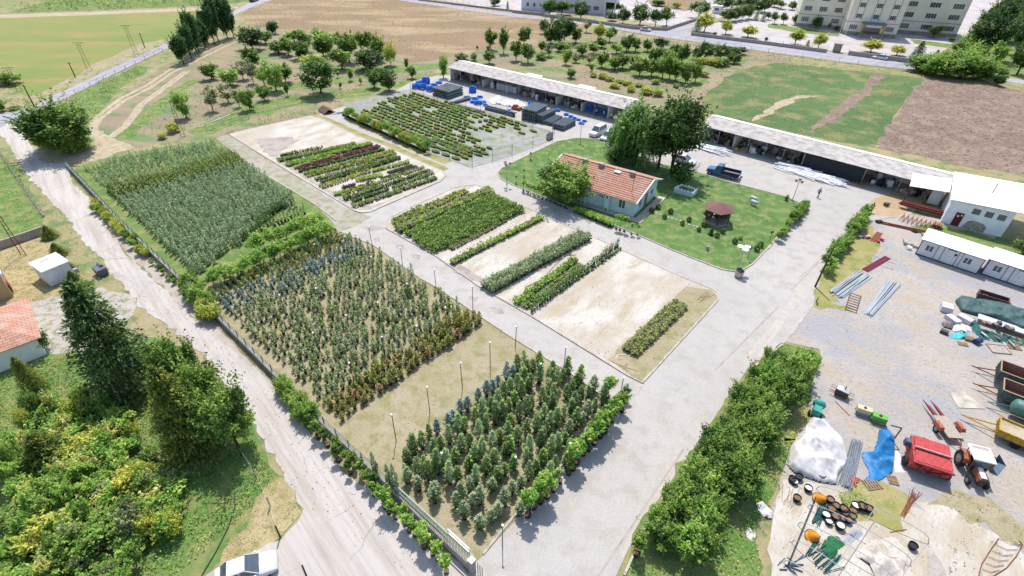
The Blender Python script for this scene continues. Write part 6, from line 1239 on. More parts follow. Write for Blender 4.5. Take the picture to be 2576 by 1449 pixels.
# field light posts
posts = T(1,2,(655,205),(300,275),(1260,350),(955,480),(632,660),(1920,400),(1640,590),(1310,745),(1000,1010),(2356,800),(2076,1010),(1750,1255),(1410,1535),(2180,228),(1548,200))+T(1,1,(1175,1060),(1475,1240),(1812,1460),(635,1200),(930,1120),(1190,1330),(355,620))+T(2,2,(32,596),(525,805),(275,975),(1080,1115))+T(1,3,(1890,430),(2478,1150))+T(2,3,(30,470),(560,330))
for i, (x, y) in enumerate(posts):
    t = thing('field_post', 'slim steel sprinkler post with a pale cap among the nursery rows', 'post', G(x, y), 0, 'sprinkler posts in the nursery field'); h = 3.6 if 6 < i < 16 else 3.0; m = M(); m.cyl((0, 0, 0), (rng.normal()*.05, 0, h), .045, .035, 6); m.build('shaft', gpost if i in (26, 27, 28) else dkmetal, t); m = M(); m.lathe([(.09, 0), (.09, .09)], 8, (0, 0, h)); m.build('cap', white, t)
m = M(); o0 = G(1262,1370)
# ---------------------------------------------------------------- people
def person(label, a, rz, top, legs, skin=(190,140,110), pose='walk', hair=(50,40,36), z=0., hold=None):
    """a continuous skinned body; clothes are material bands on it"""
    me = bpy.data.meshes.new('body'); st = .36 if pose == 'walk' else .1
    J = dict(pel=(0, 0, .95), chest=(0.03, 0, 1.3), neck=(.04, 0, 1.48), head=(.06, 0, 1.62), crown=(.05, 0, 1.74),
      lh=(0, .1, .9), lk=(st*.6+.05, .11, .5), la=(st*.9, .11, .08), lt=(st*.9+.18, .12, .04), rh=(0, -.1, .9), rk=(-st*.25, -.11, .5), ra=(-st*1.0, -.11, .1), rt=(-st*.9+.14, -.12, .04),
      ls=(.02, .2, 1.4), le=(-.12, .27, 1.12), lw=(-.02 if pose == 'walk' else .22, .27, .88 if pose == 'walk' else 1.05), lf=(.04 if pose == 'walk' else .3, .27, .8 if pose == 'walk' else 1.05),
      rs=(.02, -.2, 1.4), re=(.1, -.27, 1.12), rw=(.24, -.26, .92), rf=(.32, -.25, .86))
    E = [('pel', 'chest'), ('chest', 'neck'), ('neck', 'head'), ('head', 'crown'), ('pel', 'lh'), ('lh', 'lk'), ('lk', 'la'), ('la', 'lt'), ('pel', 'rh'), ('rh', 'rk'), ('rk', 'ra'), ('ra', 'rt'), ('chest', 'ls'), ('ls', 'le'), ('le', 'lw'), ('lw', 'lf'), ('chest', 'rs'), ('rs', 're'), ('re', 'rw'), ('rw', 'rf')]
    Rr = dict(pel=.15, chest=.17, neck=.06, head=.1, crown=.08, lh=.1, lk=.065, la=.045, lt=.04, rh=.1, rk=.065, ra=.045, rt=.04, ls=.07, le=.048, lw=.035, lf=.035, rs=.07, re=.048, rw=.035, rf=.035)
    ks = list(J); V = [Vector(J[k]) for k in ks]; vs = []; 
    # grow the body as capped tapered tubes fused by remesh
    m = M()
    for a_, b_ in E: m.cyl(J[a_], J[b_], Rr[a_], Rr[b_], 10)
    for k in ks: r = Rr[k]; m.lathe([(r*.02, -r), (r*.7, -r*.7), (r, 0), (r*.7, r*.7), (r*.02, r)], 10, J[k])
    t = thing('person', label, 'person', G(*a), rz, z=z); o = m.build('body', [mat('cloth_'+'_'.join(map(str, top)), C(*top), .9), mat('cloth_'+'_'.join(map(str, legs)), C(*legs), .9), mat('skin', C(*skin), .6), mat('dark_hair', C(*hair), .9)], t)
    rm = o.modifiers.new('fuse', 'REMESH'); rm.mode = 'VOXEL'; rm.voxel_size = .025
    dg = bpy.context.evaluated_depsgraph_get(); ev = o.evaluated_get(dg); nm = bpy.data.meshes.new_from_object(ev); o.modifiers.clear(); mats = list(o.data.materials); o.data = nm; nm.materials.clear()
    for q in mats: nm.materials.append(q)
    for f in nm.polygons:
        c = f.center; f.material_index = 3 if c.z > 1.68 or (c.z > 1.56 and c.x < .0) else 2 if c.z > 1.47 or (abs(c.y) > .2 and c.z < 1.16) else 0 if c.z > .93 else 1; f.use_smooth = True
        if c.z < .1: f.material_index = 3
    if hold: m = M(); m.box(.3, -.25, .84, .5, .3, .25); m.build('held_bundle', mat('dark_bundle', C(60,60,64), .8), t)
    return t
person('man in a pale blue shirt and dark trousers walking across the paving', (2056,497), ang(G(2056,497), G(2080,490)), (120,140,190), (40,40,60)); person('man in a khaki top and black shorts standing on the sandy soil', (2189,535), 1.2, (150,130,110), (36,34,36), pose='stand')
person('person in a white shirt standing in the last bay of the first shed', T(2,0,(845,1165))[0], 2.0, (226,226,232), (50,50,60), pose='stand'); person('person in light clothes bending over goods near the shed end', T(2,0,(918,1185))[0], .6, (200,196,200), (120,116,116), pose='stand')
# ---------------------------------------------------------------- trees
def up(c, R): return c
def vase(c, R): f = np.clip((c[:, 2]-.8)/3.5, 0, 1); c[:, :2] *= (.4+.7*f)[:, None]; c[:, 2] += R.normal(size=len(c))*.25; return c
TR = {}
def kind(k, n, fn): TR[k] = [fn(i) for i in range(n)]
kind('orchard', 4, lambda i: mk_tree('orchard', 200+i, 5, 2.0, 2.1, 2.8, 30, 2300, .18, 'broad', .28, th=.8, tr=.13, shape=vase))
kind('fresh', 3, lambda i: mk_tree('orchard_fresh', 210+i, 5, 1.9, 2.1, 2.8, 28, 1900, .18, 'fresh', .28, th=.8, tr=.12, shape=vase, mix=('broad', .4)))
kind('dark', 3, lambda i: mk_tree('dark_tree', 220+i, 5, 2.1, 2.2, 2.7, 34, 2800, .18, 'dark', .3, th=.8, tr=.14))
kind('sparse', 3, lambda i: mk_tree('sparse', 230+i, 5, 1.8, 2.1, 2.9, 26, 1000, .17, 'olive', .26, th=.8, tr=.1, shape=vase))
kind('yellow', 2, lambda i: mk_tree('yellow_tree', 240+i, 5, 2.1, 1.9, 2.9, 24, 1800, .21, 'yellow', .38, th=1.1, shape=vase))
kind('bush', 4, lambda i: mk_tree('bush', 250+i, 5, 2.2, 2.3, 2.5, 40, 2800, .18, 'broad', .27, th=.5, tr=.1, mix=('olive', .45)))
kind('ybush', 3, lambda i: mk_tree('yellow_bush', 260+i, 5, 2.2, 2.3, 2.5, 36, 2400, .18, 'yellow', .27, th=.5, tr=.1, mix=('fresh', .3)))
kind('gold', 3, lambda i: mk_tree('gold_bush', 270+i, 5, 2.2, 2.3, 2.5, 44, 3800, .17, 'fresh', .25, th=.5, tr=.1, mix=('gold', .28)))
kind('big', 3, lambda i: mk_tree('big_tree', 280+i, 5, 2.3, 2.1, 2.8, 60, 9500, .13, 'broad', .24, th=1.0, tr=.16, mix=('dark', .45)))
kind('bigf', 3, lambda i: mk_tree('hedge_tree', 284+i, 5, 2.3, 2.2, 2.7, 56, 7500, .14, 'broad', .24, th=.9, tr=.13, mix=('fresh', .45)))
kind('lime', 2, lambda i: mk_tree('locust', 290+i, 5, 2.0, 1.5, 3.4, 26, 1500, .19, 'fresh', .34, th=2.0, tr=.06, bk=barkp))
kind('poplar', 3, lambda i: mk_tree('poplar', 300+i, 5, 1.6, 2.35, 2.6, 46, 5200, .13, 'poplar', .32, th=.4, tr=.12, shape=lambda c, R: c*np.array([.75, .75, 1]) ))
def mk_willow(seed):
    R = np.random.default_rng(seed); (V, F, t), c = crown(seed, 2.0, 1.9, 2.95, 34, 2600, .12, .3); P = []; D = []; tt = []
    for k in range(420):
        q = c[R.integers(len(c))]+R.normal(size=3)*.25; o = q*np.array([1, 1, 0]); o = o/(np.linalg.norm(o)+.01); L = R.uniform(.6, 2.2); n = int(L*14); f = np.linspace(0, 1, n)[:, None]
        pt = q+o*(.35*f**.5)+np.array([0, 0, -1])*(f*L)+R.normal(size=(n, 3))*.035; P.append(pt); D.append(np.tile([o[0]*.15, o[1]*.15, -1], (n, 1))); tt.append(np.full(n, R.uniform(.3, .9)))
    P = np.concatenate(P); D = np.concatenate(D); tt = np.concatenate(tt); ok = P[:, 2] > .3; V2, F2, t2 = leafgeo(P[ok], .075, tt[ok], .2, 2.6, D[ok], R); g = join([(V, F, t), (V2, F2, t2)]); m = M(); trunk(m, 1.5, .2, sorted(c.tolist(), key=lambda a: a[2]), R, 8)
    return tmpl(('trunk', m.mesh('willow_trunk', bark, True)), ('crown', pmesh('willow_crown', *g, [LM['willow']])))
kind('willow', 2, lambda i: mk_willow(315+i))
kind('_w', 0, lambda i: mk_tree('willow', 310+i, 5, 2.2, 2.1, 2.7, 44, 7500, .12, 'willow', .3, th=1.4, tr=.2))
kind('pine', 3, lambda i: mk_tree('pine', 320+i, 5, 1.9, 2.2, 3.0, 46, 6500, .12, 'cedar', .3, th=1.6, tr=.14, mix=('dark', .5)))
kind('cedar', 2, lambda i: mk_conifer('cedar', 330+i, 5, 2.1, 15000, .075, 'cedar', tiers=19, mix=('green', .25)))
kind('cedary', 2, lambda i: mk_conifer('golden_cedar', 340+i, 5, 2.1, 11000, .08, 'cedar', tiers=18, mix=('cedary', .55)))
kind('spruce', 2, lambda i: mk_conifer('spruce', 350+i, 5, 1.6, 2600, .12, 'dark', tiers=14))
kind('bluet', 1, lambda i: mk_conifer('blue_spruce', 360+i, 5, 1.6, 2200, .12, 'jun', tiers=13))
kind('cyp', 2, lambda i: mk_tree('cypress', 370+i, 5, 1.9, 2.3, 2.6, 34, 2600, .17, 'dark', .35, th=.4, tr=.1))
kind('blt', 2, lambda i: mk_tree('school_tree', 380+i, 5, 2.1, 2.0, 2.9, 30, 2600, .19, 'dark', .35, th=1.0, tr=.12, mix=('jun', .3)))
kind('red', 1, lambda i: mk_tree('red_bush', 390+i, 5, 2.3, 2.2, 2.5, 20, 1500, .24, 'dry', .42, th=.5, tr=.1))
NM = dict(orchard='fruit_tree', fresh='fruit_tree', dark='broadleaf_tree', sparse='fruit_tree', yellow='broadleaf_tree', bush='shrub', ybush='shrub', gold='shrub', big='broadleaf_tree', bigf='hedge_tree', lime='locust_tree', poplar='poplar', willow='willow', pine='pine_tree', cedar='cedar_tree', cedary='cedar_tree', spruce='spruce_tree', bluet='spruce_tree', cyp='cypress', blt='broadleaf_tree', red='shrub')
def hgt(b, t):
    g = G(*b); d = _F*FPX+_R*(t[0]-CX)-_U*(t[1]-CY); k = (g@g)/(d[:2]@g); return H+d[2]*k, np.linalg.norm(np.append(g, -H))*1.
def tree(k, b, t, wpx, label, cat='tree', group=None, z=0., hs=1.):
    g = G(*b); h = max(.5, hgt(b, t)[0]*hs); dep = np.array([g[0], g[1], -H+h*.5])@_F; w_ = wpx*dep/FPX*(1.05 if k == 'poplar' else 1.42 if b[1] < 200 and 1290 < b[0] < 1900 else 1.4 if b[1] < 200 and b[0] < 1000 else 1.25 if b[1] < 260 else 1.08)
    tm = TR[k][rng.integers(len(TR[k]))]; return inst(NM[k], tm, g, (w_/4.2, w_/4.2, h/5*(1.06 if b[1] < 260 else 1)), label, cat, group, z)
def trees(i, j, rows, grp=None):
    for r in rows:
        k, bx, by, tx, ty, w_ = r[:6]; (b, t) = T(i, j, (bx, by), (tx, ty)); lab = r[6] if len(r) > 6 else None
        tree(k, b, t, w_*.2502, lab or DL[k], 'bush' if NM[k] == 'shrub' else 'tree', None if lab else grp or DG[k])
DL = dict(orchard='mid-green vase-shaped fruit tree in the orchard beyond the nursery', fresh='light green fruit tree in the orchard beyond the nursery', dark='dark dense tree among the orchard rows', sparse='thin open-crowned fruit tree in the orchard', yellow='yellow-green young tree beside the school forecourt wall', bush='low green bush in the orchard strip behind the sheds', ybush='low yellow-green bush in the rows behind the first shed', blt='dark round-headed tree inside the school grounds', cyp='dark upright tree inside the school grounds', spruce='dark pointed conifer inside the school grounds', bluet='small grey-blue conifer inside the school grounds', pine='tall dark pine in the grove at the top right corner', bigf='leafy tree in the dense dark hedge at the top right', lime='slender tree', big='big tree')
DG = {k: v+' group' for k, v in DL.items()}
trees(0, 0, [('fresh',1875,1190,1845,900,250,'leafy fruit tree standing alone right of the dark lattice pole'), ('sparse',2145,1120,2090,860,220), ('sparse',2300,1030,2260,850,180), ('sparse',2410,1075,2380,900,130), ('orchard',2515,1110,2480,880,190), ('orchard',2130,800,2070,640,180), ('fresh',2320,860,2190,700,220), ('sparse',2450,800,2400,620,200), ('sparse',2550,840,2510,600,150), ('orchard',2560,690,2540,480,190), ('dark',2540,500,2500,280,200),
  ('ybush',1740,1330,1735,1230,140,'small yellow bush at the foot of the dark lattice pole'), ('ybush',1640,1395,1640,1325,90,'small round yellow bush left of the lattice pole foot'), ('bush',20,1120,20,960,130,'dark bush at the far left edge above the road fork'), ('bush',150,1105,150,1060,110,'low green bush at the edge of the asphalt road, far left'), ('bush',90,850,90,720,200,'green scrub below the pylon at the left edge')])
trees(0, 0, [(('poplar'), bx, by, tx, ty, w_, lb+' in the dark poplar row, top left') for bx, by, tx, ty, w_, lb in ((1850,640,1700,350,270,'nearest broad poplar'),(1930,590,1760,240,240,'second broad poplar from the front'),(1980,540,1700,115,240,'poplar with the leftmost crown top'),(2000,520,1830,130,240,'tall middle poplar left of the gap'),(2070,480,1960,200,220,'slim poplar before the gap'),(2090,430,1980,90,200,'tall poplar just before the gap'),(2160,440,2110,60,200,'first tall poplar after the gap'),(2200,420,2160,-60,230,'second tall poplar after the gap'),(2290,390,2210,-40,220,'third tall poplar after the gap'),(2350,370,2300,-30,180,'last tall poplar by the asphalt road'))])
trees(1, 0, [('fresh',205,915,180,620,230), ('fresh',90,870,80,650,180), ('orchard',300,830,270,640,180), ('orchard',320,965,305,830,60), ('orchard',90,1010,60,850,140), ('dark',655,945,640,590,295,'largest round dark green tree, alone in the left orchard'), ('dark',170,340,150,210,110), ('orchard',20,430,0,310,120), ('orchard',100,440,80,310,140), ('orchard',230,540,190,420,190), ('orchard',330,560,300,380,150), ('fresh',390,430,400,290,190), ('orchard',455,590,430,410,170), ('fresh',520,520,500,300,150), ('orchard',680,570,650,400,180), ('fresh',640,420,650,290,170), ('fresh',730,560,760,320,200), ('fresh',870,695,840,480,200), ('orchard',850,500,810,330,170), ('orchard',940,630,930,340,200), ('orchard',1060,520,1050,330,120), ('orchard',1130,520,1140,315,130), ('dark',1150,700,1120,500,230), ('orchard',1240,620,1240,360,170), ('ybush',1355,660,1350,420,100,'narrow yellow-green tree at the right end of the left orchard'), ('ybush',580,660,560,550,190,'yellow-green tree just behind the largest round tree'), ('orchard',1195,880,1180,690,150), ('dark',1340,915,1330,690,170), ('orchard',825,780,820,690,40), ('orchard',955,815,945,700,70), ('orchard',1570,790,1560,670,110), ('fresh',1885,785,1875,560,130,'fruit tree standing at the left end of the first shed'), ('orchard',1515,695,1510,590,60), ('bush',2190,610,2190,530,60), ('bush',2070,600,2070,530,110), ('orchard',2355,500,2350,290,140), ('orchard',2490,540,2480,290,120), ('orchard',2345,640,2340,510,120), ('orchard',850,890,845,830,40), ('ybush',1055,850,1050,770,30), ('orchard',2225,500,2225,460,30), ('orchard',2335,520,2335,460,40),
 ('dark',2400,60,2395,-20,90,'dark pair of trees at the annex yard, top edge'), ('spruce',2530,95,2530,10,40)])
trees(2, 0, [('orchard',120,450,110,280,150), ('cyp',320,340,315,190,80,'narrow upright tree at the left of the right orchard'), ('dark',480,445,470,150,220,'tallest dark tree in the orchard behind the sheds'), ('dark',390,440,380,290,120), ('orchard',640,430,640,290,130), ('sparse',745,325,750,190,100), ('yellow',870,420,860,240,110,'pale yellowish tree at the edge of the school road'), ('fresh',980,420,975,270,120), ('orchard',40,610,35,400,110), ('orchard',160,635,160,440,150), ('orchard',300,530,290,410,90), ('sparse',370,570,375,450,120), ('bush',290,600,295,530,90), ('fresh',540,650,540,490,110), ('sparse',640,630,640,540,100), ('orchard',700,560,700,430,140), ('sparse',780,650,780,540,120), ('fresh',800,720,800,640,60), ('orchard',590,785,585,690,95,'single small tree just behind the first shed roof'), ('dark',1150,515,1150,350,110), ('orchard',1240,520,1245,380,110), ('orchard',1360,520,1360,400,110), ('dark',1495,495,1500,380,120), ('orchard',900,680,900,520,130), ('orchard',1030,700,1040,560,150), ('orchard',1110,690,1120,540,130), ('orchard',1280,760,1290,580,150), ('orchard',1220,680,1230,560,130), ('orchard',1400,770,1400,590,160), ('orchard',1510,790,1520,560,160), ('orchard',1580,800,1590,580,150), ('orchard',1640,820,1660,600,160), ('orchard',1740,840,1750,620,170), ('orchard',1840,830,1830,640,130), ('orchard',1430,680,1440,480,150), ('fresh',1560,690,1570,490,140), ('orchard',1700,650,1700,440,140), ('fresh',1050,540,1060,430,130), ('dark',1850,600,1850,480,90), ('dark',1930,600,1930,420,130), ('dark',2090,600,2080,450,130), ('sparse',2000,540,2000,440,120), ('dark',2230,640,2220,530,110), ('dark',2200,560,2200,470,120), ('dark',2290,545,2300,470,100), ('dark',2130,660,2130,590,100), ('dark',1640,560,1640,440,110), ('fresh',550,520,550,440,120), ('orchard',480,520,480,430,120), ('orchard',820,540,820,440,120), ('orchard',900,480,900,380,120)])
trees(2, 0, [('ybush',x,y,x,y-h,w_) for x, y, h, w_ in ((820,775,45,60),(910,790,60,80),(980,815,50,70),(1070,835,40,80),(1160,855,45,90),(1030,885,50,90),(1190,920,60,80),(1280,870,40,80),(1350,945,70,120),(1460,965,70,100),(1440,845,50,80),(1930,770,60,80),(1900,640,60,100),(1990,650,60,90),(2060,670,80,90),(1650,880,40,60),(1110,835,30,60))])
trees(2, 0, [('blt',380,150,375,-10,120), ('blt',500,150,500,0,130), ('blt',690,190,685,10,130), ('blt',1010,140,1010,0,150), ('blt',1110,240,1110,75,110), ('blt',1000,210,1000,120,80), ('blt',1285,255,1285,30,150), ('blt',1440,270,1430,75,110), ('blt',1550,262,1545,60,120), ('blt',1870,185,1870,0,160), ('yellow',1930,325,1930,130,160,'large yellow-green tree at the corner of the forecourt wall'), ('yellow',2145,345,2150,210,110), ('yellow',2370,380,2380,260,150), ('bluet',1850,322,1845,200,110), ('blt',2170,220,2160,90,130), ('cyp',2250,210,2250,60,90), ('cyp',2310,200,2310,40,90), ('cyp',2380,190,2380,30,90), ('blt',2100,120,2100,-40,150), ('blt',2200,100,2200,-50,150), ('cyp',2480,130,2480,0,100), ('bluet',2450,205,2450,110,80), ('bluet',2520,215,2520,120,80), ('cyp',2035,358,2035,320,35), ('cyp',2550,418,2555,370,40), ('blt',1470,60,1470,0,110), ('blt',2300,90,2300,-50,120), ('blt',2400,80,2400,-60,120), ('ybush',1650,80,1650,20,70)])
trees(3, 0, [('blt',60,240,60,110,80), ('blt',150,245,150,120,80), ('blt',270,250,265,130,90), ('blt',350,250,350,150,70), ('blt',480,290,480,160,90), ('cyp',610,287,610,220,50), ('cyp',680,312,680,255,50), ('yellow',270,450,285,300,150), ('yellow',500,490,510,340,140), ('bluet',395,462,390,400,60), ('yellow',1030,530,1040,400,190,'largest yellow tree in front of the school entrance'), ('yellow',1290,560,1300,455,150), ('spruce',1490,592,1530,420,170,'dark spreading conifer beside the parked white car wall'), ('fresh',1660,380,1660,240,150,'bright green tree in the shade in front of the school wing'), ('spruce',1450,340,1450,210,90), ('spruce',1560,345,1560,210,80), ('spruce',1780,355,1770,230,80), ('spruce',1690,562,1690,500,70), ('blt',-40,120,-40,-30,110), ('blt',60,70,60,-40,100), ('blt',130,90,130,0,90), ('blt',240,100,240,10,90), ('blt',330,110,330,20,90), ('cyp',1840,420,1840,370,60), ('blt',0,200,0,120,70)])
trees(3, 0, [('bigf',1530,720,1530,570,230), ('bigf',1650,760,1650,560,240), ('bigf',1780,775,1780,560,250), ('bigf',1930,790,1930,560,260), ('bigf',2080,800,2080,590,240), ('bigf',2170,760,2180,600,200), ('bigf',1620,690,1620,550,200), ('bigf',1830,700,1830,520,220), ('bigf',1980,700,1980,500,230), ('bigf',1950,560,1960,420,190), ('bigf',2030,500,2040,330,180), ('bigf',2090,420,2100,230,160), ('bigf',2150,320,2160,150,150), ('bigf',2210,250,2220,100,140), ('bigf',2040,620,2050,440,200),
  ('pine',2150,590,2250,120,340), ('pine',2500,750,2480,380,230), ('pine',2480,560,2470,60,300), ('pine',2380,420,2400,20,280), ('pine',2600,420,2570,-60,280), ('pine',2200,400,2260,40,240), ('pine',2310,300,2320,-60,220), ('pine',2450,250,2450,-100,240), ('fresh',2260,665,2350,430,170,'bright leaning young tree in front of the pine trunks'), ('dark',2300,860,2300,740,110,'dark bush at the lower kerb of the road, right of the hedge'), ('bush',2350,760,2350,690,90)])
trees(3, 1, [('dark',2560,1130,2560,950,230,'dark tree at the right edge below the white workshop'), ('pine',2590,960,2580,560,190,'pale green pine beside the white workshop, right edge')])
# specimen trees
tree('big', (172,384), (118,258), 135, 'big round leafy tree over the tiled kiosk at the road fork'); tree('bigf', (152,372), (120,318), 95, 'lower leafy tree left of the big round one, by the kiosk')
tree('bigf', (190,380), (200,318), 95, 'leafy tree merging into the right side of the big round one at the fork')
tree('willow', (1600,412), (1590,246), 150, 'weeping willow in the middle, left of the tall dark pine'); tree('willow', (1560,392), (1545,290), 90, 'smaller willow crown leaning over the white van')
tree('pine', (1690,440), (1722,226), 150, 'tall dark pine towering over the tiled house'); tree('pine', (1655,425), (1665,262), 110, 'dark pine between the willow and the tallest pine'); tree('dark', (1555,415), (1530,358), 60, 'dark bushy tree at the left foot of the willow'); tree('dark', (1710,470), (1720,400), 60, 'low dark tree by the raised planter')
tree('big', (1414,508), (1405,414), 125, 'broad walnut tree leaning over the left end of the tiled roof')
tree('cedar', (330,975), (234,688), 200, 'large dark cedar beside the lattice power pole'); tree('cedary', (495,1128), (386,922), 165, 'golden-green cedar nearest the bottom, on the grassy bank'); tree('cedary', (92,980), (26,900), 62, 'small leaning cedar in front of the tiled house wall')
for b, t_, w_, lb in (((468,992), (425,852), 105, 'upper'), ((545,1070), (498,912), 115, 'middle'), ((600,1125), (552,972), 120, 'lower')): tree('big', b, t_, w_, lb+' leafy tree of the three between the cedars and the old road')
for x, y, w_, lb in ((128,598,42,'first'), (150,642,45,'second'), (170,680,42,'third'), (190,712,40,'fourth')): tree('cedary', (x, y), (x-6, y-34), w_, lb+' low juniper from the top in the row behind the metal hut')
tree('dark', (113,880), (100,828), 46, 'dark round shrub at the corner of the tiled house', 'bush'); tree('bush', (215,738), (205,705), 60, 'weedy shrub right of the metal hut', 'bush')
# thicket
TH = gp([(60,1090),(130,1030),(210,1020),(300,1050),(370,1110),(410,1190),(440,1260),(440,1340),(380,1400),(300,1500),(150,1560),(-40,1560),(30,1400),(40,1200)])
R = np.random.default_rng(5); pts = []
for q in sample(TH, 0, R, n=4000):
    if all(np.hypot(*(q-p_)) > 1.15 for p_ in pts): pts.append(q)
for q in pts[:90]:
    u, v = PX(np.array([[q[0], q[1], 0]])); u, v = u[0], v[0]; k = R.choice(['bigf', 'fresh', 'gold', 'bush', 'bigf', 'fresh', 'ybush', 'bush'])
    if 150 < u < 320 and 1080 < v < 1300 and R.random() < .4: k = 'gold'
    w_ = R.uniform(1.3, 3.4); h = R.uniform(1.3, 3.3)*(1 if v < 1400 else .8); cat = dict(gold='yellow-flecked', bush='green', ybush='yellow-green', dark='dark green', bigf='leafy green', fresh='light green')[k]
    inst('shrub', TR[k][R.integers(len(TR[k]))], q, (w_/4.2, w_/4.2, h/5), cat+' shrub in the wild thicket at the lower left', 'bush', cat+' shrubs of the lower left thicket')
tree('cedary', (135,1165), (105,1075), 120, 'round golden yew-like bush at the top of the thicket'); tree('red', (85,1460), (85,1425), 60, 'red-brown shrub at the bottom edge of the thicket', 'bush')
# hedges: every tree of them is a thing
def rowtrees(k, a, b, n, w_, h, label, group, cat='tree', jit=.15, z=0., nm=None, jw=.2):
    p, q = G(*a), G(*b)
    for i in range(n):
        c = p+(q-p)*(i+.5)/n+rng.normal(size=2)*jit; s = rng.uniform(1-jw, 1+jw); kk = k if isinstance(k, str) else k[rng.integers(len(k))]
        inst(nm or NM[kk], TR[kk][rng.integers(len(TR[kk]))], c, (w_*s/4.2, w_*s/4.2, h*s/5), label, cat, group, z)
for a, b, n, w_, h in (((1995,945), (1705,1405), 14, 3.0, 3.4), ((1950,925), (1648,1375), 14, 2.9, 3.3), ((2022,935), (1970,1030), 4, 2.0, 2.8), ((1900,1030), (1620,1340), 7, 2.0, 2.4)): rowtrees(('big', 'bigf'), a, b, n, w_, h, 'leafy tree in the tall wild hedge between the driveway and the machine yard', 'trees of the tall hedge by the driveway', jit=.3)
rowtrees('fresh', (2000,905), (2050,930), 5, 1.8, 2.2, 'light young tree at the yard end of the tall hedge', 'young trees at the yard end of the tall hedge')
for x, y, w_, lb in ((1925,905,1.6,'sparse'), (1645,1335,1.6,'small')): rowtrees('fresh', (x, y), (x+1, y+1), 1, w_, 2.3, lb+' young tree at the '+('upper' if y < 1000 else 'lower')+' end of the tall hedge', None)
rowtrees(('bigf', 'fresh'), (2028,520), (1955,612), 10, 1.6, 1.7, 'bushy green shrub in the hedge at the right end of the lawn', 'shrubs of the lawn end hedge', 'bush')
rowtrees(('bigf', 'fresh'), (2172,545), (2068,700), 13, 2.2, 2.3, 'bushy light green shrub in the trimmed hedge beside the yard entrance', 'shrubs of the yard entrance hedge', 'bush', .25)
rowtrees(('ybush', 'ybush', 'fresh'), (240,520), (375,650), 17, 1.35, 1.5, 'yellow-green shrub in the hedge along the old road wall', 'yellow-green hedge shrubs by the old road', 'bush', .15)
rowtrees(('bush', 'fresh'), (380,660), (460,735), 6, 1.1, 1.1, 'small green shrub by the wall between the yellow hedge and the big bushes', 'small wall shrubs', 'bush')
rowtrees(('bigf', 'ybush', 'bush'), (470,720), (552,815), 8, 2.2, 2.2, 'tall green and yellow bush behind the old road wall', 'tall bushes at the old road wall', 'bush', .3)
rowtrees('bigf', (700,975), (790,1060), 6, 1.8, 2.0, 'dense dark bush at the foot of the wall near the middle of the old road', 'dense wall-foot bushes', 'bush', .3)
rowtrees('lime', (505,738), (838,590), 17, 2.1, 2.2, 'feathery bright green locust tree in the lower row of the block', 'locust trees, lower row', jit=.2); rowtrees('lime', (640,638), (812,570), 9, 2.4, 2.4, 'feathery bright green locust tree in the upper row of the block', 'locust trees, upper row', jit=.2)
rowtrees(('lime', 'lime', 'ybush'), (870,294), (1078,388), 26, 1.7, 2.5, 'slender young tree in the bagged row along the gravel plot', 'bagged tree row by the gravel plot', jit=.12, nm='young_tree')
# ---------------------------------------------------------------- potted young trees
def potted(name, seed, h, r, n, leaf, pr=.28, mix=None):
    R = np.random.default_rng(seed); m = M(); m.lathe([(pr*.85, 0), (pr, pr*1.4), (pr*1.02, pr*1.45), (pr*.9, pr*1.4)], 12, caps=False); m.cyl((0, 0, 0), (0, 0, .02), pr*.84, n=12); pm_ = m.mesh(name+'_pot', potm); m = M(); m.cyl((0, 0, pr*1.2), (0, 0, pr*1.28), pr*.9, n=12); sm_ = m.mesh(name+'_soil', soil)
    m = M(); m.cyl((0, 0, pr*1.2), (R.normal()*.04, R.normal()*.04, h*.72), .028, .018, 6)
    (V, F, t), c = crown(seed, r, r*1.05, h-r*.9, 14, n, .12, .4)
    for q in c[:6]: m.cyl((0, 0, h*.6), tuple(q), .014, .006, 4)
    return tmpl(('pot', pm_), ('soil', sm_), ('trunk', m.mesh(name+'_stem', barkp)), ('crown', pmesh(name+'_leaves', V, F, t, [LM[leaf]])))
PT = dict(f=[potted('pt', 400+i, 3.3, .8, 900, 'fresh') for i in range(3)], g=[potted('pg', 410+i, 2.6, .6, 700, 'broad') for i in range(3)], j=[potted('pj', 420+i, 2.0, .5, 600, 'jun') for i in range(2)], s=[potted('ps', 430+i, 2.6, .45, 350, 'fresh', .2) for i in range(3)], d=[potted('pd', 440+i, 2.7, .6, 800, 'dark') for i in range(2)])
def pott(k, a, s, label, group=None, z=0.): return inst('potted_tree', PT[k][rng.integers(len(PT[k]))], G(*a), s, label, 'potted tree', group, z)
for (x, y), k, s in zip(T(2,3,(160,850),(222,770),(285,715),(350,660),(415,600),(475,510),(570,430),(612,380),(652,320),(715,235),(770,190),(825,125),(885,60),(940,10)), 'fdffjjgffgffgd', (1,.85,.95,1,.8,.9,.8,1,.95,.8,.9,1,.9,.8)): pott(k, (x, y), s, dict(f='bright green potted tree in the row on the paving kerb, bottom centre', j='grey-leaved potted conifer in the row on the paving kerb', g='mid-green potted shrub tree in the row on the paving kerb', d='dark green potted tree in the row on the paving kerb')[k], 'potted kerb trees '+k)
for (x, y), k in zip(T(2,2,(1100,1240),(1000,1340),(940,1420),(900,1470),(960,1130),(1130,1120)), 'gffffj'): pott(k, (x, y), .95, 'leafy potted tree near the upper end of the kerb row, by the road junction', 'potted trees at the kerb row end')
for (x, y) in T(2,3,(1255,1195),(1240,1240)): pott('g', (x, y), .9, 'potted tree with a thin crown below the tall hedge', 'two potted trees below the tall hedge')
p, q = G(805,1070), G(1150,1425)
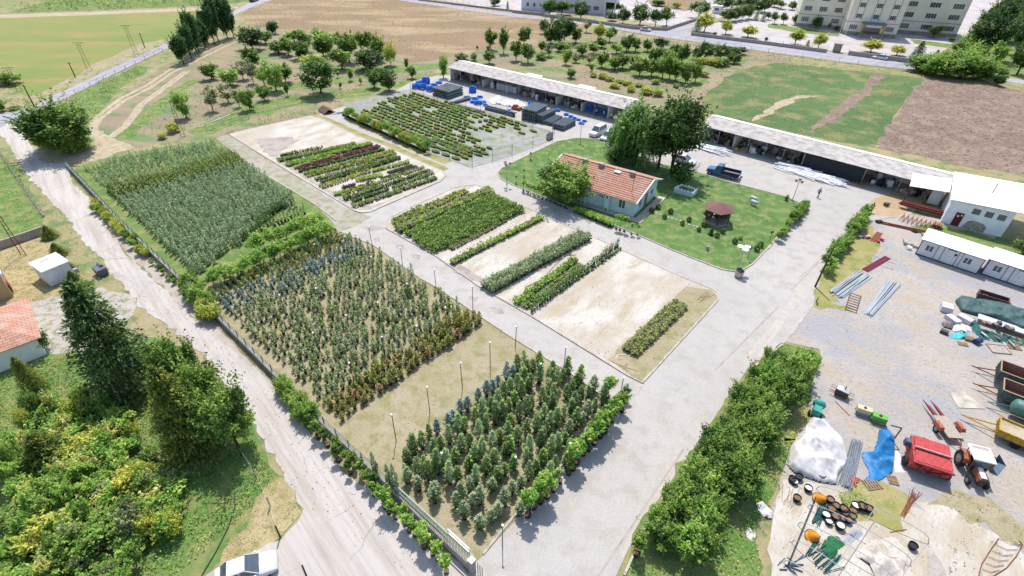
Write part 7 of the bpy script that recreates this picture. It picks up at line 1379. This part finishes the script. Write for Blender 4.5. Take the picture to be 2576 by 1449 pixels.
for i in range(26):
    c = p+(q-p)*(i+.5)/26; d = (q-p)/np.hypot(*(q-p)); n_ = np.array([d[1], -d[0]]); c = c+n_*rng.uniform(.35, .9)*1+rng.normal(size=2)*.15; k = 'dgg'[i % 3] if i < 14 else 'ffg'[i % 3]
    inst('potted_tree', PT[k][rng.integers(len(PT[k]))], c, rng.uniform(.62, .85), 'small potted tree standing on the dirt outside the low wall, lower '+('stretch' if i >= 14 else 'middle stretch'), 'potted tree', 'potted trees outside the wall '+('a' if i < 14 else 'b'))
for k, (a, s) in enumerate((((985,1240), 1.1), ((1000,1245), 1.2), ((948,1200), 1.0))): inst('potted_conifer', [('crown', FAM['ppine'][0][0])], G(*a), (s*.55, s*.55, s*1.35), 'tall thin wispy conifer at the left end of the pale green gate', 'conifer', 'tall thin conifers by the gate')
p, q = G(1312,479), G(1432,527)
for i in range(26): inst('potted_tree', PT['s'][i % 3], p+(q-p)*(i+.5)/26+rng.normal(size=2)*.1, rng.uniform(.6, .8), 'slim young potted tree in the packed row in front of the walnut tree', 'potted tree', 'packed young trees by the lawn kerb')
p, q = G(1445,533), G(1540,572)
for i in range(40): inst('potted_shrub', [('plant', FAM['bright'][i % 2][0])], p+(q-p)*(i//2+.5)/20+(.35 if i % 2 else -.1)*A+rng.normal(size=2)*.06, 1.5, 'leafy potted shrub in the double row in front of the mint house', 'potted shrub', 'potted shrubs before the mint house')
for x, y, lb in ((1550,577,'left'), (1559,580,'middle'), (1570,583,'right')): pott('s', (x, y), 1.0, lb+' one of three slender tufted trees at the house corner')
pott('s', (1588,590), .75, 'leafy small potted tree on the lawn kerb, left of the two with big pots'); pott('s', (1603,592), .75, 'leafy small potted tree on the lawn kerb, right of the two with big pots')
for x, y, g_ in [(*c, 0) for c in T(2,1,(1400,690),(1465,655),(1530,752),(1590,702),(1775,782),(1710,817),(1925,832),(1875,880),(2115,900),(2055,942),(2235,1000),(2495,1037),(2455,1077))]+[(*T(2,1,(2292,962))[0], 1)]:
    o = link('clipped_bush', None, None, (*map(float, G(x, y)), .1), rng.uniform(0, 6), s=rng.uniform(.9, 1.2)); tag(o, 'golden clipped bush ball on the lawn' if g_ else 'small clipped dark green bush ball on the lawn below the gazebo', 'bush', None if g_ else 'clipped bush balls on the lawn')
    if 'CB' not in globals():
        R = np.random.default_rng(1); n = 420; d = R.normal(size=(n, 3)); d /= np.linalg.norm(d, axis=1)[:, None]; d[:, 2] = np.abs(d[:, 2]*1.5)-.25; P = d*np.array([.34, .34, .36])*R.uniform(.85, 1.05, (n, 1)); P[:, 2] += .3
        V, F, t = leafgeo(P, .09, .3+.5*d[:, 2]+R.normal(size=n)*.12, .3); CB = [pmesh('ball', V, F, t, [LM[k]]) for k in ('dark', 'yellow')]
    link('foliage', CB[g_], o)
tree('spruce', T(2,1,(1995,915))[0], T(2,1,(1985,840))[0], 22, 'spiky grey-green bush among the clipped balls', z=.1)
for (x, y), lb in zip(T(2,1,(185,155),(120,330))+[(1298,462), (1335,403)], ('a', 'b', 'c', 'd')): pott('s', (x, y), .55, 'tiny sapling on the lawn left of the house', 'tiny lawn saplings', .1)
tree('bush', T(3,1,(178,570))[0], T(3,1,(178,500))[0], 10, 'tiny round-headed tree at the top right of the lawn', 'bush')
for x, dx in ((1850, 0), (1820, 1)):   # climber on the gazebo
    pass
inst('climbing_vine', TR['bush'][1], G(1815,552), (.62, .5, .42), 'leafy vine climbing the rear of the gazebo', 'vine'); inst('climbing_vine', TR['bush'][2], G(1779,552), (.35, .35, .4), 'leafy vine at the left side of the gazebo', 'vine')
# ---------------------------------------------------------------- nursery fields
def grid(poly, sa, sb, jit=.12, world=False):
    P = np.array(poly if world else gp(poly)); a = P@A; b = P@B; ga = np.arange(a.min(), a.max(), sa); gb = np.arange(b.min(), b.max(), sb)
    X_, Y_ = np.meshgrid(ga, gb); q = X_.ravel()[:, None]*A+Y_.ravel()[:, None]*B+rng.normal(size=(X_.size, 2))*jit; return q[inpoly(q, [tuple(x) for x in P])]
def uv(q): return PX(np.column_stack([q, np.zeros(len(q))]))
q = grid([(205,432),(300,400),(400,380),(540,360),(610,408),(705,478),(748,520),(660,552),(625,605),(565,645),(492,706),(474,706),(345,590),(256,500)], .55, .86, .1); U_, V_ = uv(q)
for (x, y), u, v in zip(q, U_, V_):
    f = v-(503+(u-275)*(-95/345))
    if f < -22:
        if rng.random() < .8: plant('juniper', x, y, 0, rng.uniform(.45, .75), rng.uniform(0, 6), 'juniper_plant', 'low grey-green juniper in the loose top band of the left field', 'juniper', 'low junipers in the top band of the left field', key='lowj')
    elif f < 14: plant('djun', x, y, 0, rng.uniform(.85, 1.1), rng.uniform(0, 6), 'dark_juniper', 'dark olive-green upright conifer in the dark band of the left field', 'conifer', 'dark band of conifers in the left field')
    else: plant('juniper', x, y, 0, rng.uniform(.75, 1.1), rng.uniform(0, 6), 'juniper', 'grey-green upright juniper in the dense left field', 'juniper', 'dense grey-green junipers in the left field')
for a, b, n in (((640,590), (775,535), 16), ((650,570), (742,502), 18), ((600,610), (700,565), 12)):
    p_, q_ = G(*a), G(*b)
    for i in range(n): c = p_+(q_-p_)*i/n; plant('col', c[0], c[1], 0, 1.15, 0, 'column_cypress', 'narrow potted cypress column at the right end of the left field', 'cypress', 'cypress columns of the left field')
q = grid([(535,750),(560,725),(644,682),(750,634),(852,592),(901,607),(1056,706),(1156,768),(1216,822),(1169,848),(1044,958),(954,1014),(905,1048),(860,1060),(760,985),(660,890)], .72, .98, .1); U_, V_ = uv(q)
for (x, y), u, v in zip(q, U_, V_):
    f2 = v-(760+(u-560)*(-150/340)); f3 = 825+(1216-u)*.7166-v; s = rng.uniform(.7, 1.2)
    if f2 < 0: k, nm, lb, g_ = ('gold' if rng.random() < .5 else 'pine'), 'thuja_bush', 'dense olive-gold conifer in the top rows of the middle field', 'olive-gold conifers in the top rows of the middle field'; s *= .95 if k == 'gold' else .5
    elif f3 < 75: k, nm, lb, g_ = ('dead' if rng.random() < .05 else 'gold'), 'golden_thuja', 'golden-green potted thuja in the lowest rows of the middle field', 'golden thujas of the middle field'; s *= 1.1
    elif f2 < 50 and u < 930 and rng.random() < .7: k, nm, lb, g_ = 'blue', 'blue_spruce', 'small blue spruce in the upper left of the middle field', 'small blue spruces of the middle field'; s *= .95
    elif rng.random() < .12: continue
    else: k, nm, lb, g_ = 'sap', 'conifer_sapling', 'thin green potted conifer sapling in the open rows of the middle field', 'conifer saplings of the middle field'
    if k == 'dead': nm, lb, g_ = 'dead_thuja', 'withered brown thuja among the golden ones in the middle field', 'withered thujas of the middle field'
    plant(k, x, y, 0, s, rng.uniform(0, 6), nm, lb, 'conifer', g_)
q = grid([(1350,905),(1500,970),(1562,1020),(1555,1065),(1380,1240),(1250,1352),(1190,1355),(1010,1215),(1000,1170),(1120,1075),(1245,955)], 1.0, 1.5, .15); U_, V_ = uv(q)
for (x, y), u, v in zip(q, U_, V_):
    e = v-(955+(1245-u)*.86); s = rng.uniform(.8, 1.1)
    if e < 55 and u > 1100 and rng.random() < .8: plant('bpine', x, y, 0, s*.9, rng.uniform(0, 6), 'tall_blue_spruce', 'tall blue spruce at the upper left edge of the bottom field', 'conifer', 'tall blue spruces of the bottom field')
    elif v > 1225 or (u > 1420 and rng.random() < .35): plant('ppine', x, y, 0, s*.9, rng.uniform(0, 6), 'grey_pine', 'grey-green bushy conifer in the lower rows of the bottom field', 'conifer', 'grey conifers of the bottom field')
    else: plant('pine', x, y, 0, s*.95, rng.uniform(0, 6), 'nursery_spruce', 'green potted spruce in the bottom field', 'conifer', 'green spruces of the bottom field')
# rows on the concrete beds: (a, b, width m, family, spacing)
def rows(fam, a, b, wd, sp, label, group, s=1., cat='potted plant', nm='potted_shrub', key=None, z=.1, drop=0.):
    p_, q_ = G(*a), G(*b); L = float(np.hypot(*(q_-p_))); d = (q_-p_)/L; n_ = np.array([-d[1], d[0]]); na = max(1, int(L/sp)); nb = max(1, round(wd/sp))
    for i in range(na):
        for j in range(nb):
            if rng.random() < drop: continue
            c = p_+d*(i+.5)*sp+n_*((j+.5)/nb-.5)*wd+rng.normal(size=2)*.04; k = fam if isinstance(fam, str) else fam[rng.integers(len(fam))]
            plant(k, c[0], c[1], z, s*rng.uniform(.85, 1.15), rng.uniform(0, 6), nm, label, cat, group, key=key)
def R3(a, b): return T(1, 1, a, b)
for a, b, w_, f, lb, nm in (((260,125),(690,40),.9,('dusk','grey'),'low dark potted plant in the first short row','dark_potted_plant'), ((225,180),(1010,15),1.4,'shrub','green potted shrub in the second row','green_potted_shrub'), ((310,225),(1180,5),1.5,('shrub','bright'),'bright green potted shrub in the third row','bright_potted_shrub'), ((390,255),(800,130),.7,'bright','fresh green potted shrub left of the purple row','fresh_potted_shrub'),
   ((440,265),(1245,40),1.5,'purp','purple-leaved potted shrub in the purple row','purple_potted_shrub'), ((430,290),(1300,62),.8,('dusk','shrub'),'dark green potted shrub just below the purple row','dark_potted_shrub'), ((500,325),(1410,88),2.2,('grey','ylw','shrub'),'small widely spaced potted plant in the pale rows','pale_potted_plant'), ((600,370),(1450,130),1.3,('shrub','grey'),'mixed green potted shrub in the middle rows','mixed_potted_shrub'), ((650,405),(1465,150),.8,'dusk','dark potted shrub in the middle rows','dusky_potted_shrub'), ((650,450),(1165,275),1.4,('grey','ylw'),'small pale potted plant in the short middle row','pale_short_row_plant'),
   ((1175,285),(1560,190),.9,('bright','ylw'),'tall bright potted shrub by the dark trays','tall_bright_shrub'), ((1010,380),(1290,320),1.3,('bright','ylw'),'yellow-green potted shrub in the patch left of the dark trays','yellow_green_shrub'), ((860,470),(1010,425),.7,'purp','small purple potted plant in the shortest row','small_purple_plant'), ((930,480),(1225,385),.8,('dusk','grey'),'low dusky potted plant behind the yellow row','low_dusky_plant'),
   ((785,525),(940,485),.7,'bright','fresh potted shrub at the left end of the lower rows','lower_fresh_shrub'), ((860,530),(1700,240),.9,('ylw','grey'),'yellowish potted plant in the long lower row','yellow_potted_plant'), ((885,575),(1745,280),1.0,('dusk','shrub'),'dense dark potted shrub in the long lower row','dense_dark_shrub'), ((965,595),(1350,465),.8,'dusk','dark shrub in the lower left row','lower_dark_shrub'), ((1370,455),(1805,295),.9,('grey','shrub'),'grey-green potted shrub in the lower right row','grey_green_shrub'), ((980,645),(1815,350),1.1,('grey','shrub','grey'),'grey-green potted shrub in the lowest row by the kerb','kerb_row_shrub')):
    p_, q_ = R3(a, b); rows(f, p_, q_, w_, .42 if 'grey' not in f or len(f) > 2 else .46, lb+' of the upper concrete bed', lb+' of the upper bed', .95, nm=nm, drop=.04)
for a, b in ((( 1330,300), (1575,225)), ((1475,287), (1618,235)), ((250,130), (360,105)), ((1265,360), (1480,295))):
    p_, q_ = R3(a, b); P_, Q_ = G(*p_), G(*q_); t = thing('seed_tray', 'long black tray of dark seedlings on the upper concrete bed', 'tray', P_, ang(P_, Q_), 'black seedling trays on the upper bed', z=.1); L = float(np.hypot(*(Q_-P_))); m = M(); m.box(L/2, 0, 0, L, .85, .2); m.build('tray', potm, t)
    n = int(L*120); X_ = np.column_stack([rng.uniform(0, L, n), rng.uniform(-.42, .42, n), rng.uniform(.2, .3, n)]); V, F, tt = leafgeo(X_, .09, rng.uniform(0, .6, n), .3); link('seedlings', pmesh('seedlings', V, F, tt, [LM['dark']]), t)
Bd = ' of the middle concrete bed'
for a, b, w_, f, sp, s, lb, nm in (((990,566),(1180,482),1.6,('shrub','grey','ylw'),.5,1.2,'mixed yellowish shrub in the upper rows','mixed_bed_shrub'), ((1000,585),(1240,480),1.7,('rose','bright','rose'),.5,1.3,'brownish green potted rose in the upper rows','brownish_bed_shrub'), ((990,558),(1060,525),.5,'shrub',.5,1.0,'small shrub at the upper kerb','kerb_bed_shrub'),
   ((1132,630),(1272,556),1.1,'grey',.42,1.0,'small grey potted plant in the thin row below the junipers','grey_bed_plant'), ((1136,667),(1366,550),.85,('rose','bright'),.4,1.1,'bright green potted shrub in the single long row','single_row_shrub'), ((1225,733),(1474,598),2.1,'rosem',.42,1.15,'tall feathery grey-green potted plant in the wide row','feathery_plant'),
   ((1298,768),(1450,656),1.0,('shrub','bright'),.45,1.15,'round green potted shrub in the lower left row','round_bed_shrub'), ((1318,778),(1470,668),.9,('shrub','grey'),.45,1.15,'soft green potted shrub next to the small cypresses','soft_bed_shrub'), ((1360,770),(1566,626),.45,('grey','dusk'),.5,1.0,'small dusky potted shrub in the last thin row','thin_row_shrub')):
    rows(f, a, b, w_, sp, lb+Bd, lb+Bd, s, nm=nm)
rows('col', (1335,788), (1558,618), .7, .5, 'narrow dark potted cypress in the lower row'+Bd, 'dark cypresses'+Bd, .85, nm='small_cypress', cat='cypress')
for k in range(5):
    f = (k+.5)/5; a = np.array((1019,592))*(1-f)+np.array((1092,640))*f; b = np.array((1238,492))*(1-f)+np.array((1326,532))*f
    rows('sprd', a, b, 1.25, .52, 'spreading dark green potted juniper in the broad dense block'+Bd, 'spreading junipers'+Bd, 1.1, nm='spreading_juniper', cat='juniper')
rows('rose', (1582,891), (1713,766), 1.9, .42, 'low potted rose in the bed on the straw strip', 'potted roses on the straw strip', 1.0, nm='potted_rose', cat='rose'); rows('rose', (1570,888), (1640,790), .0, .45, 'low potted rose in the bed on the straw strip', 'potted roses on the straw strip', 1.05, nm='potted_rose', cat='rose') if 0 else None
m = M()
for j, (a, b) in enumerate((((1150,640),(1300,560)), ((1165,645),(1345,548)), ((1120,655),(1260,585)), ((1145,650),(1320,560)))):
    p_, q_ = G(*a), G(*b); n = int(np.hypot(*(q_-p_))/.62)
    for i in range(n):
        c = p_+(q_-p_)*i/n+rng.normal(size=2)*.05; m.add([(c[0]+.19*cos(2*pi*k/9), c[1]+.19*sin(2*pi*k/9), .112) for k in range(9)], [tuple(range(9))])
for k, (a, b, w_) in enumerate((((2030,705),(1880,900),.5),((2055,690),(1905,905),.5),((1700,1150),(1560,1400),.5),((1745,1165),(1600,1400),.5),((1120,445),(960,520),.4),((1400,385),(1260,425),.4),((1960,560),(2010,430),.5),((1240,500),(1700,720),.4))):
    o = strip('tyre_track', [a, ((a[0]+b[0])/2+6*(-1)**k, (a[1]+b[1])/2), b], w_, g_tyre, 10, .05)
struct('pot_marks', m, mat('bleached_ring_mark', C(240,234,222), .9, noise=.04))
# tray mats of low plants on the gravel plot
q0 = G(870,262); P4 = gp([(905,285),(985,248),(1040,236),(1100,252),(1290,303),(1372,330),(1330,345),(1250,330),(1205,352),(1245,375),(1210,398),(1160,400),(1075,372)])
TM = []
for i in range(6):
    R = np.random.default_rng(500+i); L = (1.0, 1.5, 2.0, 2.6, 1.2, 1.8)[i]; W = .75; m = M(); m.loft([[(L/2*s*cos(a), W/2*s*sin(a)*1.0, z) for a in np.linspace(0, 2*pi, 13)[:-1]] for z, s in ((0, .9), (.14, .95))]); n = int(L*230)
    a = R.uniform(0, 2*pi, n); r = R.random(n)**.5; X_ = np.column_stack([L/2*r*np.cos(a), W/2*r*np.sin(a), R.uniform(.14, .34, n)]); lf = ('olive', 'broad', 'rose', 'bright', 'broad', 'olive')[i]; lf = dict(rose='thuja', bright='fresh').get(lf, lf)
    V, F, t = leafgeo(X_, .12, R.uniform(.3, 1, n), 1.); g = solidmesh('mat', m, V, F, t, [potm, LM[lf], soil, LM['broad']]); mi = g[3]; mi[-len(F):][R.random(len(F)) < .35] = 3; TM.append(gmesh('plant_mat', g))
a0 = np.array(P4)@A; b0 = np.array(P4)@B
for ia, aa in enumerate(np.arange(a0.min(), a0.max(), 1.3)):
    bb = b0.min()+rng.uniform(0, 1)
    while bb < b0.max():
        k = rng.integers(6); k = 2 if k == 5 else k; L = (1.0, 1.5, 2.0, 2.6, 1.2, 1.8)[k]; c = (aa+rng.normal()*.08)*A+(bb+L/2)*B
        if inpoly(c[None], P4)[0]:
            u, v = uv(c[None]); 
            if rng.random() < (.97 if u[0] < 1180 else .6):
                o = link('plant_mat', TM[k], None, (c[0], c[1], .06), ROTB+rng.normal()*.04, s=(1, 1, rng.uniform(.85, 1.2))); tag(o, 'oval block of low potted plants on the fenced gravel plot', 'potted plants', 'low plant blocks on the gravel plot')
        bb += L+rng.uniform(.04, .3)
for a, b in (((1010,345),(1178,398)), ((1060,372),(1160,405)), ((1000,330),(1215,395)), ((1085,350),(1232,392))):
    p_, q_ = G(*a), G(*b); n = int(np.hypot(*(q_-p_))/2.2)
    for i in range(n):
        c = p_+(q_-p_)*(i+.5)/n; o = link('plant_mat', TM[5], None, (c[0], c[1], .06), ang(p_, q_), s=(1.15, 1, 1)); tag(o, 'long dark tray block in the rows at the lower edge of the gravel plot', 'potted plants', 'tray rows at the lower edge of the gravel plot')
q_ = G(1078,384); p_ = G(868,290)
for i in range(60):
    c = p_+(q_-p_)*i/60-.45*A; o = link('plant_bag', POTB[''], None, (c[0], c[1], 0), rng.uniform(0, 6), s=(.8, .8, .9)); tag(o, 'black planting bag at the foot of the young tree row by the gravel plot', 'pot', 'planting bags by the gravel plot')
flush()
# ---------------------------------------------------------------- uncountable growth
tuftmass('corn_rows', [(20,32),(100,8),(200,-10),(560,-30),(640,0),(560,12),(330,22),(120,30)], 1.6, 2.0, .35, 'fresh', 'tall green corn rows at the top left edge', 'corn', mix=('broad', .4), clump=.2)
tuftmass('reeds', [(95,292),(150,258),(262,204),(355,165),(368,180),(300,222),(245,290),(228,330),(180,325),(110,325)], 6, 1.3, .16, 'green', 'green reeds between the asphalt road and the wheel tracks', 'reeds', mix=('fresh', .4), clump=.4)
tuftmass('reeds', [(570,330),(600,318),(700,290),(790,274),(800,284),(700,305),(600,330),(560,346)], 10, 1.3, .14, 'green', 'reed strip above the empty concrete plot', 'reeds', mix=('fresh', .4))
tuftmass('dry_weeds', [(440,165),(500,110),(590,50),(600,95),(540,122),(480,152),(400,195),(330,230),(340,205)], 2.5, .7, .18, 'straw', 'dry straw weeds at the poplar feet', 'weeds')
tuftmass('verge_scrub', [(60,240),(120,236),(262,172),(400,112),(410,122),(262,180),(117,249),(87,268),(40,280),(20,250)], 2.0, .8, .2, 'straw', 'dry scrub along the asphalt verge', 'scrub', mix=('olive', .45))
tuftmass('field_grass', [(625,60),(640,15),(1000,-25),(1290,32),(1480,60),(1300,110),(1150,140),(1020,165),(980,130),(760,85)], .5, .35, .22, 'straw', 'dry grass clumps over the brown field', 'grass', mix=('dry', .5), clump=.12)
tuftmass('orchard_grass', [(290,345),(470,205),(600,230),(780,218),(960,190),(1130,180),(1030,213),(860,248),(700,275),(560,325),(450,340)], 2.2, .3, .16, 'fresh', 'green weeds between the left orchard trees', 'weeds', mix=('olive', .5), clump=.3)
tuftmass('orchard_grass', [(1300,120),(1500,85),(1700,105),(1930,135),(1980,150),(1880,165),(1800,230),(1600,250),(1300,165)], 1.0, .4, .2, 'straw', 'dry weeds between the right orchard trees', 'weeds', mix=('broad', .5), clump=.25)
tuftmass('alfalfa', [(1775,243),(1855,180),(1950,160),(2150,180),(2320,197),(2285,240),(2195,368),(1980,328)], 2.2, .2, .12, 'broad', 'green alfalfa over the field behind the sheds', 'alfalfa', mix=('olive', .4), clump=.15)
tuftmass('road_weeds', [(1600,88),(1725,106),(1932,136),(2157,168),(2295,182),(2325,197),(2150,180),(1950,160),(1850,150),(1640,110)], 1.6, .6, .2, 'straw', 'dry weeds along the field edge of the school road', 'weeds', mix=('olive', .3))
tuftmass('thicket_weeds', [(-60,980),(110,905),(250,880),(400,880),(480,930),(620,1080),(690,1200),(620,1290),(540,1360),(450,1449),(200,1500),(-100,1500)], 55, .5, .08, 'fresh', 'tall weeds and creepers under the thicket', 'weeds', mix=('broad', .5), clump=.6)
tuftmass('bank_grass', [(540,1449),(560,1380),(640,1260),(690,1190),(744,1245),(755,1295),(690,1350),(600,1400)], 90, .07, .05, 'straw', 'dry grass on the bank above the white hatchback', 'grass', mix=('olive', .4), clump=.8)
tuftmass('hay', [(0,640),(110,600),(165,670),(180,712),(140,745),(60,770),(0,770)], 20, .22, .07, 'straw', 'dry hay round the metal hut', 'grass', mix=('olive', .25))
tuftmass('roadside_weeds', [(75,450),(110,540),(125,600),(180,700),(250,715),(330,745),(320,700),(250,645),(215,613),(160,538),(85,440)], 12, .35, .08, 'olive', 'weeds along the left edge of the old road', 'weeds', mix=('straw', .5))
tuftmass('meadow_weeds', [(-60,560),(0,400),(40,420),(110,545),(115,585),(0,625)], 12, .35, .09, 'green', 'green weeds in the patch at the left edge', 'weeds', mix=('fresh', .5))
tuftmass('patio_weeds', [(70,770),(150,742),(215,725),(330,745),(300,840),(120,885)], 5, .2, .07, 'olive', 'weeds growing through the patio blocks', 'weeds', clump=1.2)
tuftmass('verge_grass', [(1965,866),(2055,882),(2040,985),(1975,1170),(1935,1260),(1900,1330),(1930,1500),(1560,1500),(1600,1345),(1890,930)], 45, .35, .07, 'fresh', 'long grass under the tall hedge', 'grass', mix=('broad', .5), clump=.5)
tuftmass('yard_weeds', [(2105,1245),(2160,1225),(2180,1260),(2120,1270)], 60, .45, .07, 'fresh', 'green weeds by the black pots', 'weeds'); tuftmass('yard_weeds', [(2330,1270),(2400,1235),(2530,1290),(2600,1350),(2576,1380),(2440,1320)], 10, .25, .07, 'olive', 'patchy weeds above the pale slab', 'weeds', mix=('straw', .5)); tuftmass('yard_weeds', [(1990,1015),(2030,1000),(2070,1050),(2080,1100),(2005,1090),(1975,1130),(1960,1160)], 14, .3, .07, 'olive', 'weeds round the teal mixer', 'weeds', mix=('straw', .4)); tuftmass('yard_weeds', [(2385,1370),(2420,1355),(2440,1400),(2430,1449),(2380,1449)], 12, .6, .07, 'olive', 'scrubby weeds at the hoop frame end', 'weeds')
tuftmass('bed_weeds', [(200,430),(400,375),(540,352),(640,425),(560,400),(400,430),(260,490)], 12, .5, .1, 'fresh', 'bright weeds among the low junipers', 'weeds', mix=('jun', .6), clump=.4)
tuftmass('nursery_straw', [(600,835),(860,610),(1288,855),(1560,1010),(1300,1290),(1190,1390),(1000,1225)], 7, .1, .05, 'straw', 'thin dry grass on the nursery field floor', 'grass', mix=('olive', .45), clump=.5)
tuftmass('end_grass', [(2300,575),(2370,570),(2500,600),(2576,620),(2576,640),(2340,598)], 12, .15, .06, 'fresh', 'grass behind the site cabins', 'grass')
def chips(name, poly, dens, sz, cs, label, z=.05):
    P = sample(gp(poly), dens); n = len(P); V, F, t = leafgeo(np.column_stack([P, np.full(n, z+.03)]), sz*rng.uniform(.4, 1.6, n), rng.uniform(0, 1, n), 4., 1.3); o = link(name, pmesh(name, V, F, t, [mat(name+str(k), C(*c), .9) for k, c in enumerate(cs)], rng.integers(0, len(cs), n))); o['kind'] = 'stuff'; tag(o, label, 'stones')
chips('gravel_stones', [(2075,660),(2160,570),(2330,600),(2576,680),(2576,1449),(1940,1449),(1960,1180),(2040,990),(2062,880),(1985,850)], 2.2, .07, [(240,232,224),(160,154,150),(186,172,156)], 'loose stones and litter over the gravel yard')
chips('leaf_litter', [(975,575),(1145,475),(1240,490),(1600,650),(1800,745),(1615,960),(1340,795)], 1.6, .07, [(150,128,100),(120,110,90),(244,240,232)], 'bits of litter and soil on the middle concrete bed', .12)
chips('leaf_litter', [(860,595),(1290,855),(1560,1010),(1300,1290),(1190,1390),(1000,1225),(600,835)], 6, .07, [(232,222,198),(150,130,104),(200,184,150)], 'pale straw litter on the nursery field floor', .01)
chips('road_grit', [(170,420),(240,535),(430,745),(655,930),(870,1195),(1140,1400),(1060,1449),(900,1380),(764,1281),(563,965),(345,762),(215,613)], 2.2, .08, [(150,140,128),(236,230,222),(176,164,148)], 'grit and small stones on the old road', .04)
# loose plough clods
q = sample(gp([(2325,197),(2480,214),(2640,240),(2700,470),(2576,438),(2430,418),(2205,370),(2292,240)]), 1.1); m = M()
for x, y in q: s = rng.uniform(.15, .45); m.box(x, y, 0, s, s*.7, s*.25, rng.uniform(0, 3), tp=(.5, .5))
o = m.build('soil_clods', g_plough); o['kind'] = 'stuff'; tag(o, 'loose clods over the ploughed field', 'soil')
# a few overhead wires across the plot
for pts, lb in (((( (189,832), 8.6), ((1188,1437), 1.5)), 'overhead wire'),): pass
print('objects', len(bpy.data.objects))
